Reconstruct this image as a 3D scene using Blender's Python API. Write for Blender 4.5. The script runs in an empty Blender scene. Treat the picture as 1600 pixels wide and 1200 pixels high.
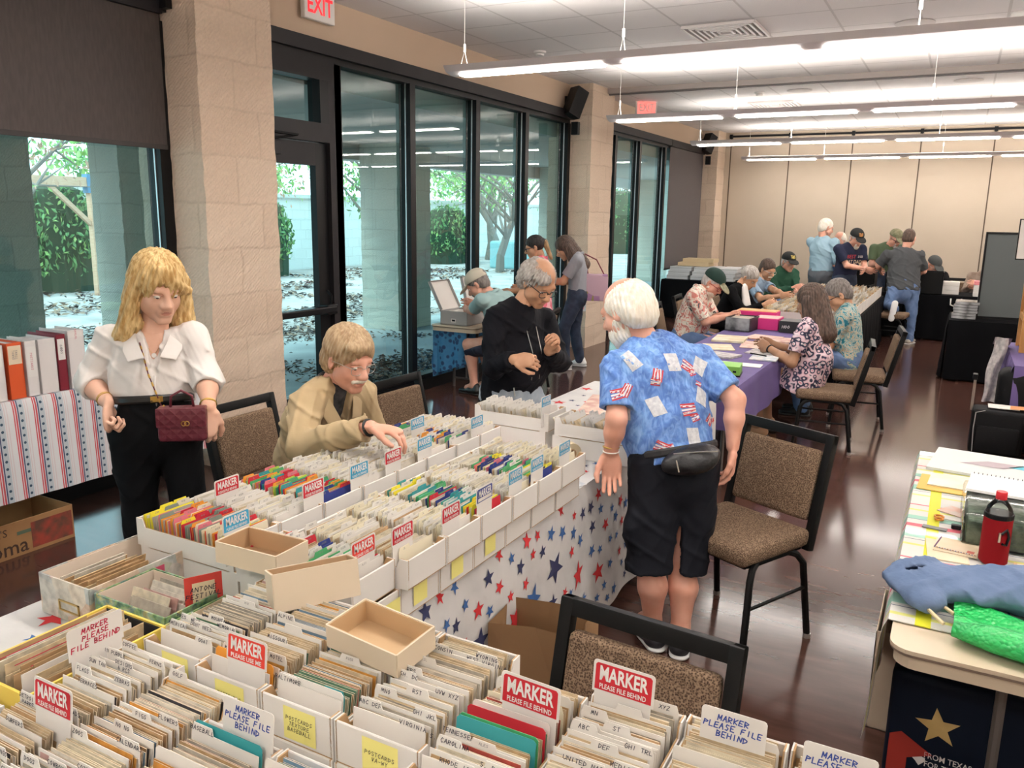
import bpy, bmesh, math, random
import numpy as np
from mathutils import Vector, Matrix, Euler
random.seed(7)
EXPO=1.15;SKY=1.9;SUNE=1.6;LAMP=18.5;UPL=9.0

S = bpy.context.scene
# ------------------------------------------------------------------ camera, world, exposure
CAM_H = 1.9
def cam_axes(yaw, pitch, roll):
    cy, sy, cp, sp = math.cos(yaw), math.sin(yaw), math.cos(pitch), math.sin(pitch)
    f = Vector((sy*cp, cy*cp, -sp)); r = Vector((cy, -sy, 0)); u = r.cross(f)
    c, s = math.cos(roll), math.sin(roll)
    return r*c+u*s, u*c-r*s, f
cr, cu, cf = cam_axes(-0.4948171, 0.2041339, 0.01574914)
cam = bpy.data.cameras.new('camera'); camo = bpy.data.objects.new('camera', cam)
S.collection.objects.link(camo); S.camera = camo
camo.matrix_world = Matrix(((cr.x, cu.x, -cf.x, 0), (cr.y, cu.y, -cf.y, 0), (cr.z, cu.z, -cf.z, CAM_H), (0, 0, 0, 1)))
cam.sensor_fit = 'HORIZONTAL'; cam.sensor_width = 36; cam.lens = 36*1274.43/1600; cam.clip_start = .05; cam.clip_end = 300
S.view_settings.view_transform = 'Standard'; S.view_settings.look = 'None'
S.view_settings.gamma = 1; S.view_settings.use_curve_mapping = False
S.view_settings.exposure = EXPO
w = bpy.data.worlds.new('sky'); S.world = w; w.use_nodes = True
nt = w.node_tree; bg = nt.nodes['Background']
bg.inputs[0].default_value = (.80, .90, 1, 1); bg.inputs[1].default_value = SKY
sun = bpy.data.lights.new('sun', 'SUN'); sun.energy = SUNE; sun.angle = .35; sun.color = (1, .95, .88)
so = bpy.data.objects.new('sun', sun); S.collection.objects.link(so); so.rotation_euler = (math.radians(38), 0, math.radians(-35))

# ------------------------------------------------------------------ helpers
C = S.collection
def tag(o, label=None, cat=None, group=None, kind=None):
    if label: o['label'] = label
    if cat: o['category'] = cat
    if group: o['group'] = group
    if kind: o['kind'] = kind
    return o
def thing(name, label, cat, loc=(0, 0, 0), rz=0, group=None):
    o = bpy.data.objects.new(name, None); C.objects.link(o); o.empty_display_size = .05
    o.location = loc; o.rotation_euler = (0, 0, rz)
    return tag(o, label, cat, group)
_M = {}
def mat(name, col=(.8, .8, .8), rough=.6, metal=0, emit=0, var=None, scale=20, bump=0, bscale=80, spec=.5, coat=0, alpha=1, sheen=0, det=3, stretch=None):
    if name in _M: return _M[name]
    m = bpy.data.materials.new(name); m.use_nodes = True; _M[name] = m
    n = m.node_tree.nodes; L = m.node_tree.links; b = n['Principled BSDF']
    b.inputs['Base Color'].default_value = (*col, 1); b.inputs['Roughness'].default_value = rough
    b.inputs['Metallic'].default_value = metal; b.inputs['Specular IOR Level'].default_value = spec
    if coat: b.inputs['Coat Weight'].default_value = coat; b.inputs['Coat Roughness'].default_value = .06
    if alpha < 1: b.inputs['Alpha'].default_value = alpha
    if sheen: b.inputs['Sheen Weight'].default_value = sheen
    if emit: b.inputs['Emission Color'].default_value = (*col, 1); b.inputs['Emission Strength'].default_value = emit
    if var or bump:
        tc = n.new('ShaderNodeTexCoord'); mp = n.new('ShaderNodeMapping'); L.new(tc.outputs['Object'], mp.inputs[0])
        if stretch: mp.inputs['Scale'].default_value = stretch
    if var:
        t = n.new('ShaderNodeTexNoise'); t.inputs['Scale'].default_value = scale; t.inputs['Detail'].default_value = det
        L.new(mp.outputs[0], t.inputs['Vector'])
        r = n.new('ShaderNodeValToRGB'); r.color_ramp.elements[0].position = .36; r.color_ramp.elements[1].position = .64
        r.color_ramp.elements[0].color = (*col, 1); r.color_ramp.elements[1].color = (*var, 1)
        L.new(t.outputs['Fac'], r.inputs[0]); L.new(r.outputs[0], b.inputs['Base Color'])
    if bump:
        t = n.new('ShaderNodeTexNoise'); t.inputs['Scale'].default_value = bscale; t.inputs['Detail'].default_value = 3
        L.new(mp.outputs[0], t.inputs['Vector'])
        bp = n.new('ShaderNodeBump'); bp.inputs['Strength'].default_value = bump; bp.inputs['Distance'].default_value = .01
        L.new(t.outputs['Fac'], bp.inputs['Height']); L.new(bp.outputs[0], b.inputs['Normal'])
    return m
class NG:
    """tiny node-graph helper"""
    def __init__(s, name, rough=.6, spec=.5, **k):
        s.m = mat(name, rough=rough, spec=spec, **k); s.n = s.m.node_tree.nodes; s.L = s.m.node_tree.links; s.b = s.n['Principled BSDF']
        s.tc = s.n.new('ShaderNodeTexCoord')
    def node(s, t, ins={}, **props):
        nd = s.n.new('ShaderNode'+t)
        for k, v in props.items(): setattr(nd, k, v)
        for k, v in ins.items():
            if hasattr(v, 'is_linked') or hasattr(v, 'links'): s.L.new(v, nd.inputs[k])
            else: nd.inputs[k].default_value = v
        return nd
    def map(s, scale=(1, 1, 1), rot=(0, 0, 0), loc=(0, 0, 0), src=None):
        return s.node('Mapping', {0: src or s.tc.outputs['Object'], 'Scale': scale, 'Rotation': rot, 'Location': loc}).outputs[0]
    def noise(s, scale, vec=None, det=3, dist=0):
        return s.node('TexNoise', {'Vector': vec or s.tc.outputs['Object'], 'Scale': scale, 'Detail': det, 'Distortion': dist}).outputs['Fac']
    def ramp(s, fac, stops, const=False):
        r = s.node('ValToRGB', {0: fac}); e = r.color_ramp.elements
        if const: r.color_ramp.interpolation = 'CONSTANT'
        while len(e) < len(stops): e.new(.5)
        for i, (p, c) in enumerate(stops): e[i].position = p; e[i].color = (*c, 1)
        return r.outputs[0]
    def mix(s, fac, a, b, mode='MIX'):
        nd = s.n.new('ShaderNodeMix'); nd.data_type = 'RGBA'; nd.blend_type = mode
        for k, v in ((0, fac), (6, a), (7, b)):
            if hasattr(v, 'links'): s.L.new(v, nd.inputs[k])
            else: nd.inputs[k].default_value = v if k == 0 else (*v, 1)
        return nd.outputs[2]
    def math(s, op, a, b=0., c=0.):
        nd = s.n.new('ShaderNodeMath'); nd.operation = op
        for k, v in enumerate((a, b, c)):
            if hasattr(v, 'links'): s.L.new(v, nd.inputs[k])
            else: nd.inputs[k].default_value = v
        return nd.outputs[0]
    def col(s, c): s.L.new(c, s.b.inputs['Base Color']); return s
    def bump(s, h, st=.3, d=.01):
        bp = s.node('Bump', {'Height': h, 'Strength': st, 'Distance': d}); s.L.new(bp.outputs[0], s.b.inputs['Normal']); return s

_TX = {}
def text_geo(body, size=1.0, bold=0):
    k = (body, size, bold)
    if k in _TX: return _TX[k]
    cu = bpy.data.curves.new('t', 'FONT'); cu.body = body; cu.size = size; cu.align_x = 'CENTER'; cu.align_y = 'CENTER'
    cu.offset = bold*size; cu.resolution_u = 2; cu.fill_mode = 'FRONT'
    o = bpy.data.objects.new('t', cu); me = o.to_mesh()
    v = np.array([tuple(x.co) for x in me.vertices]) if len(me.vertices) else np.zeros((0, 3)); f = [tuple(p.vertices) for p in me.polygons]
    o.to_mesh_clear(); bpy.data.objects.remove(o); bpy.data.curves.remove(cu)
    _TX[k] = (v, f); return _TX[k]
# stroke letters for hand writing, on a 0..1 x 0..1 cell
STK = {'A': [(0,0,.5,1,1,0),(.2,.4,.8,.4)], 'B': [(0,0,0,1,.8,.85,.7,.55,0,.5,.9,.4,.8,.05,0,0)], 'C': [(1,.9,.4,1,0,.5,.4,0,1,.1)], 'D': [(0,0,0,1,.9,.7,.9,.3,0,0)],
 'E': [(1,1,0,1,0,0,1,0),(0,.5,.8,.5)], 'F': [(1,1,0,1,0,0),(0,.5,.8,.5)], 'G': [(1,.9,.4,1,0,.5,.4,0,1,.1,1,.5,.6,.5)], 'H': [(0,0,0,1),(1,0,1,1),(0,.5,1,.5)],
 'I': [(.5,0,.5,1)], 'J': [(.8,1,.8,.2,.4,0,0,.2)], 'K': [(0,0,0,1),(1,1,0,.4,1,0)], 'L': [(0,1,0,0,1,0)], 'M': [(0,0,.1,1,.5,.3,.9,1,1,0)], 'N': [(0,0,0,1,1,0,1,1)],
 'O': [(.5,1,0,.5,.5,0,1,.5,.5,1)], 'P': [(0,0,0,1,.9,.8,.8,.5,0,.45)], 'R': [(0,0,0,1,.9,.8,.8,.5,0,.45,1,0)], 'S': [(1,.9,.3,1,.1,.7,.9,.35,.6,0,0,.1)], 'T': [(0,1,1,1),(.5,1,.5,0)],
 'U': [(0,1,0,.2,.5,0,1,.2,1,1)], 'V': [(0,1,.5,0,1,1)], 'W': [(0,1,.25,0,.5,.7,.75,0,1,1)], 'X': [(0,0,1,1),(0,1,1,0)], 'Y': [(0,1,.5,.5,1,1),(.5,.5,.5,0)], 'Z': [(0,1,1,1,0,0,1,0)],
 'Q': [(.5,1,0,.5,.5,0,1,.5,.5,1),(.6,.3,1,0)], '.': [(.4,0,.5,.1)], '-': [(.1,.5,.9,.5)], '&': [(1,0,.2,.9,.6,.9,.1,.2,.5,0,1,.4)], '=': [(.1,.6,.9,.6),(.1,.35,.9,.35)],
 '2': [(0,.8,.5,1,.9,.7,0,0,1,0)], '5': [(1,1,.1,1,.1,.55,.8,.5,.8,.1,0,0)], '1': [(.3,.8,.5,1,.5,0)], '0': [(.5,1,0,.5,.5,0,1,.5,.5,1)], '3': [(0,1,1,1,.4,.55,1,.3,.5,0,0,.1)]}
def hand_geo(body, h=.01, wd=.0009, seed=0):
    """returns list of quads (4 xy points) for hand lettering, centred"""
    rn = random.Random(hash(body) % 999+seed); q = []; lines = body.split('\n')
    for li, ln in enumerate(lines):
        x = -len(ln)*h*.46; y0 = -li*h*1.45+(len(lines)-1)*h*.72-h*.5
        for ch in ln:
            for st in STK.get(ch, []):
                pts = [(x+(st[i]*.62+rn.uniform(-.05, .05))*h+st[i+1]*h*.15, y0+(st[i+1]+rn.uniform(-.06, .06))*h) for i in range(0, len(st), 2)]
                for a, b in zip(pts, pts[1:]):
                    dx, dy = b[0]-a[0], b[1]-a[1]; l = math.hypot(dx, dy) or 1; nx, ny = -dy/l*wd, dx/l*wd; ex, ey = dx/l*wd*.6, dy/l*wd*.6
                    q.append([(a[0]-nx-ex, a[1]-ny-ey), (b[0]-nx+ex, b[1]-ny+ey), (b[0]+nx+ex, b[1]+ny+ey), (a[0]+nx-ex, a[1]+ny-ey)])
            x += h*.92
    return q
ID = Matrix.Identity(4)
def T(x=0, y=0, z=0, rz=0, rx=0, ry=0): return Matrix.Translation((x, y, z)) @ Euler((rx, ry, rz)).to_matrix().to_4x4()
class MB:
    def __init__(s): s.v = []; s.f = []; s.mi = []; s.mats = []
    def _m(s, m):
        if m not in s.mats: s.mats.append(m)
        return s.mats.index(m)
    def add(s, vs, fs, m, M=ID):
        o = len(s.v); i = s._m(m)
        s.v += [tuple(M @ Vector(p)) for p in vs]
        for f in fs: s.f.append(tuple(o+k for k in f)); s.mi.append(i)
        return s
    def box(s, x0, x1, y0, y1, z0, z1, m, M=ID, bev=0, seg=2):
        if bev:
            bm = bmesh.new(); bmesh.ops.create_cube(bm, size=1)
            for v in bm.verts: v.co = Vector((x0+(v.co.x+.5)*(x1-x0), y0+(v.co.y+.5)*(y1-y0), z0+(v.co.z+.5)*(z1-z0)))
            bmesh.ops.bevel(bm, geom=list(bm.edges), offset=bev, segments=seg, affect='EDGES', profile=.6)
            bm.verts.index_update(); s.add([tuple(v.co) for v in bm.verts], [tuple(v.index for v in f.verts) for f in bm.faces], m, M); bm.free(); return s
        return s.add([(x0,y0,z0),(x1,y0,z0),(x1,y1,z0),(x0,y1,z0),(x0,y0,z1),(x1,y0,z1),(x1,y1,z1),(x0,y1,z1)],
                     [(3,2,1,0),(4,5,6,7),(0,1,5,4),(1,2,6,5),(2,3,7,6),(3,0,4,7)], m, M)
    def prism(s, poly, z0, z1, m, M=ID):
        n = len(poly); return s.add([(x, y, z0) for x, y in poly]+[(x, y, z1) for x, y in poly],
            [tuple(range(n))[::-1], tuple(range(n, 2*n))]+[(i, (i+1) % n, n+(i+1) % n, n+i) for i in range(n)], m, M)
    def flat(s, poly, m, M=ID): return s.add([(x, y, 0) for x, y in poly], [tuple(range(len(poly)))], m, M)
    def tube(s, pts, r, m, n=8, M=ID, cap=True, sx=1):
        pts = [Vector(p) for p in pts]; vs = []; fs = []; up = None
        rr = r if isinstance(r, (list, tuple)) else [r]*len(pts)
        for i, p in enumerate(pts):
            t = (pts[min(i+1, len(pts)-1)]-pts[max(i-1, 0)]).normalized()
            if up is None: up = Vector((0, 0, 1)) if abs(t.z) < .9 else Vector((1, 0, 0))
            a = t.cross(up).normalized(); b = a.cross(t).normalized(); up = b
            for k in range(n):
                an = 2*math.pi*k/n+math.pi/n; vs.append(tuple(p+a*math.cos(an)*rr[i]*sx+b*math.sin(an)*rr[i]))
        for i in range(len(pts)-1):
            for k in range(n): fs.append((i*n+k, i*n+(k+1) % n, (i+1)*n+(k+1) % n, (i+1)*n+k))
        if cap: fs.append(tuple(range(n))[::-1]); fs.append(tuple((len(pts)-1)*n+k for k in range(n)))
        return s.add(vs, fs, m, M)
    def lathe(s, prof, m, n=20, M=ID):
        vs = [(r*math.cos(2*math.pi*k/n), r*math.sin(2*math.pi*k/n), z) for r, z in prof for k in range(n)]
        fs = [(i*n+k, i*n+(k+1) % n, (i+1)*n+(k+1) % n, (i+1)*n+k) for i in range(len(prof)-1) for k in range(n)]
        fs += [tuple(range(n))[::-1], tuple((len(prof)-1)*n+k for k in range(n))]
        return s.add(vs, fs, m, M)
    def grid(s, fn, nu, nv, m, M=ID):
        vs = [fn(i/nu, j/nv) for j in range(nv+1) for i in range(nu+1)]
        return s.add(vs, [(j*(nu+1)+i, j*(nu+1)+i+1, (j+1)*(nu+1)+i+1, (j+1)*(nu+1)+i) for j in range(nv) for i in range(nu)], m, M)
    def text(s, body, size, m, M=ID, bold=.0, wide=1.0):
        v, f = text_geo(body, 1.0, bold)
        return s.add([(p[0]*size*wide, p[1]*size, 0) for p in v], f, m, M)
    def hand(s, body, h, m, M=ID, wd=None, seed=0):
        for q in hand_geo(body, h, wd or h*.085, seed): s.add([(x, y, 0) for x, y in q], [(0, 1, 2, 3)], m, M)
        return s
    def mesh(s, name, smooth=False):
        me = bpy.data.meshes.new(name); me.from_pydata(s.v, [], s.f)
        for m in s.mats: me.materials.append(m)
        me.polygons.foreach_set('material_index', s.mi)
        if smooth:
            me.polygons.foreach_set('use_smooth', [True]*len(s.f))
            if smooth != 'all': me.set_sharp_from_angle(angle=math.radians(38))
        me.update(); return me
    def build(s, name, parent=None, smooth=False, loc=None, rz=0):
        o = bpy.data.objects.new(name, s.mesh(name, smooth)); C.objects.link(o); o.parent = parent
        if loc: o.location = loc
        if rz: o.rotation_euler = (0, 0, rz)
        return o
def struct(name, mb, parent=None, smooth=False):
    o = mb.build(name, parent, smooth)
    if not parent: o['kind'] = 'structure'
    return o
def copy_tree(o, parent=None):
    c = o.copy(); C.objects.link(c); c.parent = parent
    for ch in list(o.children): copy_tree(ch, c)
    return c
# ------------------------------------------------------------------ room
XW, CZ, YB = -5.06, 3.7, 18.25       # window wall plane, ceiling, back wall
XR, YF = 5.2, -3.5
black = mat('black_metal', (.006, .006, .007), .4, spec=.25); dark = mat('dark_bronze_metal', (.018, .016, .018), .5, spec=.25)
white = mat('white_plastic', (.78, .77, .75), .4); paint = mat('tan_wall_paint', (.60, .46, .34), .85, bump=.05, bscale=200)
# stone with chisel marks
def stone_mat(name, c1, c2, cm, bsc=1.0):
    g = NG(name, rough=.9, spec=.2)
    # use x+y as horizontal run so that both faces of a pillar are coursed
    sep = g.node('SeparateXYZ', {0: g.tc.outputs['Object']}); h = g.math('ADD', sep.outputs[0], sep.outputs[1])
    v = g.node('CombineXYZ', {0: h, 1: sep.outputs[2], 2: 0.}).outputs[0]
    wob = g.node('TexNoise', {'Vector': v, 'Scale': 6., 'Detail': 2.}).outputs['Color']
    v2 = g.node('VectorMath', {0: v, 1: g.node('VectorMath', {0: wob, 'Scale': .05}, operation='SCALE').outputs[0]}, operation='ADD').outputs[0]
    br = g.node('TexBrick', {'Vector': v2, 'Color1': (*c1, 1), 'Color2': (*c2, 1), 'Mortar': (*cm, 1), 'Scale': 1., 'Mortar Size': .016, 'Mortar Smooth': 1., 'Brick Width': .62, 'Row Height': .33, 'Bias': 0.}, offset=.37)
    n1 = g.noise(3., v, 4); n2 = g.noise(40., v, 4)
    wv = g.node('TexWave', {'Vector': g.map((1, 1, 1), (0, 0, .9), src=v), 'Scale': 14., 'Distortion': 5., 'Detail': 2., 'Detail Scale': 1.5}, wave_type='BANDS').outputs['Fac']
    c = g.mix(g.math('MULTIPLY', n1, .5), br.outputs['Color'], c2); c = g.mix(.35, c, g.ramp(n2, [(.3, tuple(x*.72 for x in c1)), (.7, c1)]))
    g.col(c)
    hgt = g.math('ADD', g.math('MULTIPLY', wv, .35), g.math('ADD', g.math('MULTIPLY', n2, .5), g.math('MULTIPLY', br.outputs['Fac'], -.45)))
    g.bump(hgt, .55, .012); return g.m
stone = stone_mat('limestone_blocks', (.66, .51, .39), (.78, .64, .51), (.58, .45, .34))
stone_out = stone_mat('outdoor_limestone', (.42, .41, .36), (.50, .48, .42), (.36, .34, .30))
stone_wall = stone_mat('garden_wall_stone', (.70, .72, .70), (.80, .82, .80), (.50, .52, .52))
# floor: stained polished concrete
g = NG('stained_concrete', rough=.12, spec=.42)
v = g.map((1, 1, 1)); n1 = g.noise(1.3, v, 5, .6); n2 = g.noise(4., g.map((.8, 4, 1)), 3, .2)
c = g.mix(g.math('MULTIPLY', n1, .8), g.ramp(n2, [(.3, (.045, .018, .013)), (.55, (.080, .034, .025)), (.75, (.115, .054, .039))]), (.065, .032, .026))
g.col(c); g.L.new(g.node('MapRange', {0: g.noise(1.1, v, 2), 3: .10, 4: .17}).outputs[0], g.b.inputs['Roughness'])
g.b.inputs['Coat Weight'].default_value = .0; g.b.inputs['Coat Roughness'].default_value = .14
floorm = g.m
struct('floor', MB().box(XW-.1, XR, YF, YB+.1, -.1, 0, floorm))
# ceiling with lay-in tiles
g = NG('ceiling_tile', rough=.9, spec=.1)
br = g.node('TexBrick', {'Vector': g.map((1, 1, 1), loc=(.54+.685*20-.0, -8.75+.7*40, 0)), 'Color1': (.82, .80, .80, 1), 'Color2': (.785, .765, .77, 1), 'Mortar': (.62, .60, .60, 1), 'Scale': 1., 'Mortar Size': .012, 'Mortar Smooth': .1, 'Brick Width': .685, 'Row Height': .70}, offset=0.)
sp = g.ramp(g.noise(160., None, 2), [(.42, (.80, .79, .78)), (.6, (1, 1, 1))])
g.col(g.mix(.35, br.outputs['Color'], sp, 'MULTIPLY')); g.bump(g.math('MULTIPLY', br.outputs['Fac'], 1.), .5, .01)
struct('ceiling', MB().box(XW-.1, XR, YF, YB+.1, CZ, CZ+.1, g.m))
wl = MB().box(XW-.18, XW, YF, YB+.1, 3.34, CZ, paint); struct('wall_left', wl)
# back: folding partition
pan = NG('partition_fabric', rough=.9, spec=.15)
pan.col(pan.mix(pan.noise(2., None, 2), (.50, .42, .33), (.55, .465, .37))).bump(pan.noise(300.), .1, .004)
wb = MB().box(XW, XR, YB, YB+.12, 0, CZ, pan.m)
xs = [-4.58, -3.36, -2.14, -.90, .34, 1.58, 2.82, 4.06]
for x in xs: wb.box(x-.011, x+.011, YB-.006, YB+.001, .02, 3.60, mat('seam_brown', (.10, .07, .05), .8))
wb.box(-4.62, XR, YB-.03, YB, 3.60, 3.64, black)
for x in xs: wb.box(x-.03, x+.03, YB-.05, YB, 3.57, 3.66, black)
struct('wall_back', wb)
struct('wall_right', MB().box(XR, XR+.1, YF, YB+.1, 0, CZ, mat('right_paint', (.68, .56, .44), .85)))
struct('wall_front', MB().box(XW-.1, XR+.1, YF-.1, YF, 0, CZ, mat('front_paint', (.68, .58, .47), .85)))
struct('trim_seam', MB().box(XW+.3, XR, 11.46, 11.60, 3.63, CZ, mat('seam_grey', (.36, .32, .30), .6)).box(XW+.3, XR, 11.51, 11.55, 3.61, 3.63, mat('track_dark', (.12, .11, .11), .5)))
# stone pillars (wobbly edges)
def pillar(name, x0, x1, y0, y1, z0, z1, m):
    nb = []; rn = random.Random(int(y0*10)); zs = np.linspace(z0, z1, 40); mb = MB(); vs = []; fs = []
    per = [(x0, y0), ((x0+x1)/2, y0), (x1, y0), (x1, (y0+y1)/2), (x1, y1), ((x0+x1)/2, y1), (x0, y1), (x0, (y0+y1)/2)]
    for z in zs:
        for (x, y) in per: vs.append((x+rn.uniform(-.006, .006), y+rn.uniform(-.006, .006), z))
    n = 8
    for i in range(len(zs)-1):
        for k in range(n): fs.append((i*n+k, i*n+(k+1) % n, (i+1)*n+(k+1) % n, (i+1)*n+k))
    mb.add(vs, fs+[tuple(range(n))[::-1], tuple((len(zs)-1)*n+k for k in range(n))], m)
    return struct(name, mb)
pillar('trim_1', XW-.3, -4.70, 4.13, 4.83, 0, CZ, stone)
pillar('trim_2', XW-.3, -4.70, 10.93, 11.74, 0, CZ, stone)
pillar('trim_3', XW-.3, -4.70, 17.66, YB, 0, CZ, stone)
# header cassette
struct('trim_4', MB().box(XW-.12, XW+.09, 4.83, 10.93, 3.225, 3.34, dark).box(XW-.12, XW+.09, 11.74, 17.66, 3.225, 3.34, dark).box(XW-.12, XW+.09, YF, 4.13, 3.225, 3.34, dark))
struct('baseboard_left', MB().box(XW-.10, XW+.05, YF, 4.13, 0, .12, black).box(XW-.10, XW+.05, 4.83, 10.93, 0, .12, black).box(XW-.10, XW+.05, 11.74, 17.66, 0, .12, black))
# glass
gm = bpy.data.materials.new('tinted_glass'); gm.use_nodes = True; n = gm.node_tree.nodes; L = gm.node_tree.links; n.clear()
out = n.new('ShaderNodeOutputMaterial'); tr = n.new('ShaderNodeBsdfTransparent'); tr.inputs[0].default_value = (.56, .90, .91, 1)
gl = n.new('ShaderNodeBsdfGlossy'); gl.inputs['Roughness'].default_value = .015; gl.inputs[0].default_value = (.9, .95, .93, 1)
fr = n.new('ShaderNodeFresnel'); fr.inputs[0].default_value = 1.75; mx = n.new('ShaderNodeMixShader')
L.new(fr.outputs[0], mx.inputs[0]); L.new(tr.outputs[0], mx.inputs[1]); L.new(gl.outputs[0], mx.inputs[2]); L.new(mx.outputs[0], out.inputs[0])
_M['tinted_glass'] = gm
silver = mat('aluminium_edge', (.62, .62, .62), .35, 1)
def frame(name, y0, y1, muls, z0=.12, z1=3.225, door=None):
    root = MB()
    root.box(XW-.10, XW+.03, y0, y1, z0-.02, z0+.05, black).box(XW-.10, XW+.03, y0, y1, z1-.05, z1, black)
    o = struct(name, root)
    edges = [y0]+muls+[y1]
    for y in [y0+.035]+muls+[y1-.035]:
        mb = MB().box(XW-.10, XW+.04, y-.045, y+.045, z0+.05, z1-.05, black).box(XW-.025, XW-.012, y-.052, y-.045, z0+.05, z1-.05, silver)
        mb.build('mullion', o)
    for a, b in zip(edges, edges[1:]):
        if door and a == edges[door]: continue
        MB().add([(XW-.05, a+.045, z0+.05), (XW-.05, b-.045, z0+.05), (XW-.05, b-.045, z1-.05), (XW-.05, a+.045, z1-.05)], [(0, 1, 2, 3)], gm).build('pane', o)
    return o
frame('window_1', YF, 4.12, [-1.0, 1.55])
frame('window_2', 5.92, 10.92, [7.10, 8.39, 9.61])
frame('window_3', 11.75, 17.64, [12.70, 13.84, 15.2, 16.4])
# door with transom, between pillar 1 and window 2
dr = struct('door_1', MB().box(XW-.10, XW+.04, 5.83, 5.99, 0, 3.225, dark).box(XW-.10, XW+.04, 4.83, 5.83, 2.50, 2.66, dark).box(XW-.10, XW+.04, 4.83, 5.83, 3.02, 3.225, dark).box(XW-.10, XW+.04, 5.72, 5.83, 2.66, 3.02, black))
MB().box(XW-.07, XW, 5.68, 5.82, .02, 2.49, black).box(XW-.07, XW, 4.84, 4.98, .02, 2.49, black).box(XW-.07, XW, 4.98, 5.68, 2.30, 2.49, dark).box(XW-.07, XW, 4.98, 5.68, .02, .28, black).build('door_leaf', dr)
MB().add([(XW-.05, 4.98, .28), (XW-.05, 5.68, .28), (XW-.05, 5.68, 2.3), (XW-.05, 4.98, 2.3)], [(0, 1, 2, 3)], gm).build('pane', dr)
MB().add([(XW-.05, 4.83, 2.66), (XW-.05, 5.72, 2.66), (XW-.05, 5.72, 3.02), (XW-.05, 4.83, 3.02)], [(0, 1, 2, 3)], gm).build('transom_pane', dr)
MB().box(XW+.03, XW+.12, 4.86, 5.78, 1.005, 1.065, black, bev=.012).box(XW-.01, XW+.11, 5.66, 5.80, .99, 1.08, black, bev=.01).tube([(XW+.08, 5.74, 1.06), (XW+.10, 5.72, 1.16), (XW+.04, 5.74, 1.2)], .012, black).build('push_bar', dr)
MB().box(XW+.0, XW+.07, 4.9, 5.2, 2.36, 2.47, dark, bev=.006).tube([(XW+.05, 5.1, 2.48), (XW+.16, 5.3, 2.52), (XW+.03, 5.0, 2.54)], .012, black).build('door_closer', dr)
# roller blinds
def blind(y0, y1, zb, label, col):
    t = thing('roller_blind', label, 'window blind', (XW+.055, (y0+y1)/2, zb)); h = 3.23-zb; w = (y1-y0)/2
    MB().box(-.003, .003, -w, w, .03, h, col).build('fabric', t)
    MB().box(-.01, .01, -w, w, 0, .032, mat('hem_bar', (.05, .042, .042), .6), bev=.004).build('hem_bar', t)
    MB().box(-.03, .04, -w, w, h-.02, h+.10, dark).build('headrail', t)
bf = mat('blind_mesh', (.072, .058, .056), .75, var=(.085, .070, .066), scale=60, stretch=(1, 1, .2))
bf2 = mat('blind_mesh_grey', (.12, .105, .105), .8, var=(.135, .12, .12), scale=60)
blind(.5, 4.09, 2.315, 'dark roller blind half lowered over the left window beside the stone pillar', bf)
blind(15.4, 17.64, .9, 'grey roller blind pulled down in the far window bay', bf2)
# ------------------------------------------------------------------ ceiling fittings
glow = mat('lamp_diffuser', (1, .95, .89), .5, emit=LAMP); upl = mat('lamp_uplight', (1, .93, .85), .5, emit=UPL)
fixm = mat('lamp_body', (.78, .72, .72), .5)
fx = []
def pendant(y, x0, x1, label, n, cables):
    z = 3.06; t = thing('pendant_light', label, 'ceiling light', (x0, y, z), 0)
    Lg = x1-x0; prof = [(-.15, .065), (.15, .065), (.11, .02), (.035, 0), (-.035, 0), (-.11, .02)]
    M = Matrix(((0, 0, 1, 0), (1, 0, 0, 0), (0, 1, 0, 0), (0, 0, 0, 1)))
    MB().prism(prof, 0, Lg, fixm, M).build('housing', t)
    seg = (Lg-.1)/n
    for k in range(n):
        a = .1+k*seg; MB().box(a, a+seg-.17, -.05, .05, -.012, .004, glow, bev=.01).build('diffuser', t)
    MB().box(.1, Lg-.1, -.09, .09, .066, .07, upl).build('uplight', t)
    for cx in cables:
        MB().tube([(cx, -.06, .065), (cx, 0, .2), (cx, .06, .065)], .0025, white, 5).tube([(cx, 0, .2), (cx, 0, CZ-z)], .0025, white, 5).lathe([(.012, .19), (.012, .25)], white, 8, T(cx, 0, 0)).build('hanger_cable', t)
LX = [(-4.0, 'nearest long pendant light below the ceiling, end hanging near the dark window header'), (-4.03, 'second long pendant light from the front, end beside the far stone pillar'),
      (-4.05, 'third long pendant light from the front, in front of the cream partition'), (-4.08, 'farthest and lowest-looking long pendant light against the cream partition')]
for (x0, lb), y in zip(LX, (6.25, 9.95, 13.6, 17.25)):
    pendant(y, x0, 4.9, lb, 6, [.12, 1.55, 3.6, 5.4, 7.5])
pendant(2.5, -4.0, 4.9, 'long pendant light hanging above the front tables', 6, [.12, 3.6, 7.5])
pendant(-1.2, -4.0, 4.9, 'long pendant light hanging behind the camera', 6, [.12, 3.6, 7.5])
vent = mat('vent_metal', (.62, .58, .57), .5); vdark = mat('vent_dark', (.08, .075, .075), .8)
def ceiling_vent(x, y, label):
    t = thing('ceiling_vent', label, 'ceiling vent', (x, y, CZ))
    MB().box(-.34, .34, -.34, .34, -.004, .0, vdark).build('plenum', t)
    mb = MB()
    for k in range(6):
        a = .34-k*.055
        for s in (-1, 1):
            mb.box(-a, a, s*a-.012, s*a+.012, -.03, -.004, vent); mb.box(s*a-.012, s*a+.012, -a, a, -.03, -.004, vent)
    mb.build('louvres', t)
ceiling_vent(-2.24, 8.44, 'square louvred air vent in the ceiling before the nearest pendant light')
ceiling_vent(-2.85, 13.9, 'square louvred air vent farther back in the ceiling')
ceiling_vent(1.2, 4.2, 'square louvred air vent above the front right table')
cs = mat('speaker_grille', (.60, .57, .56), .8)
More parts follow.
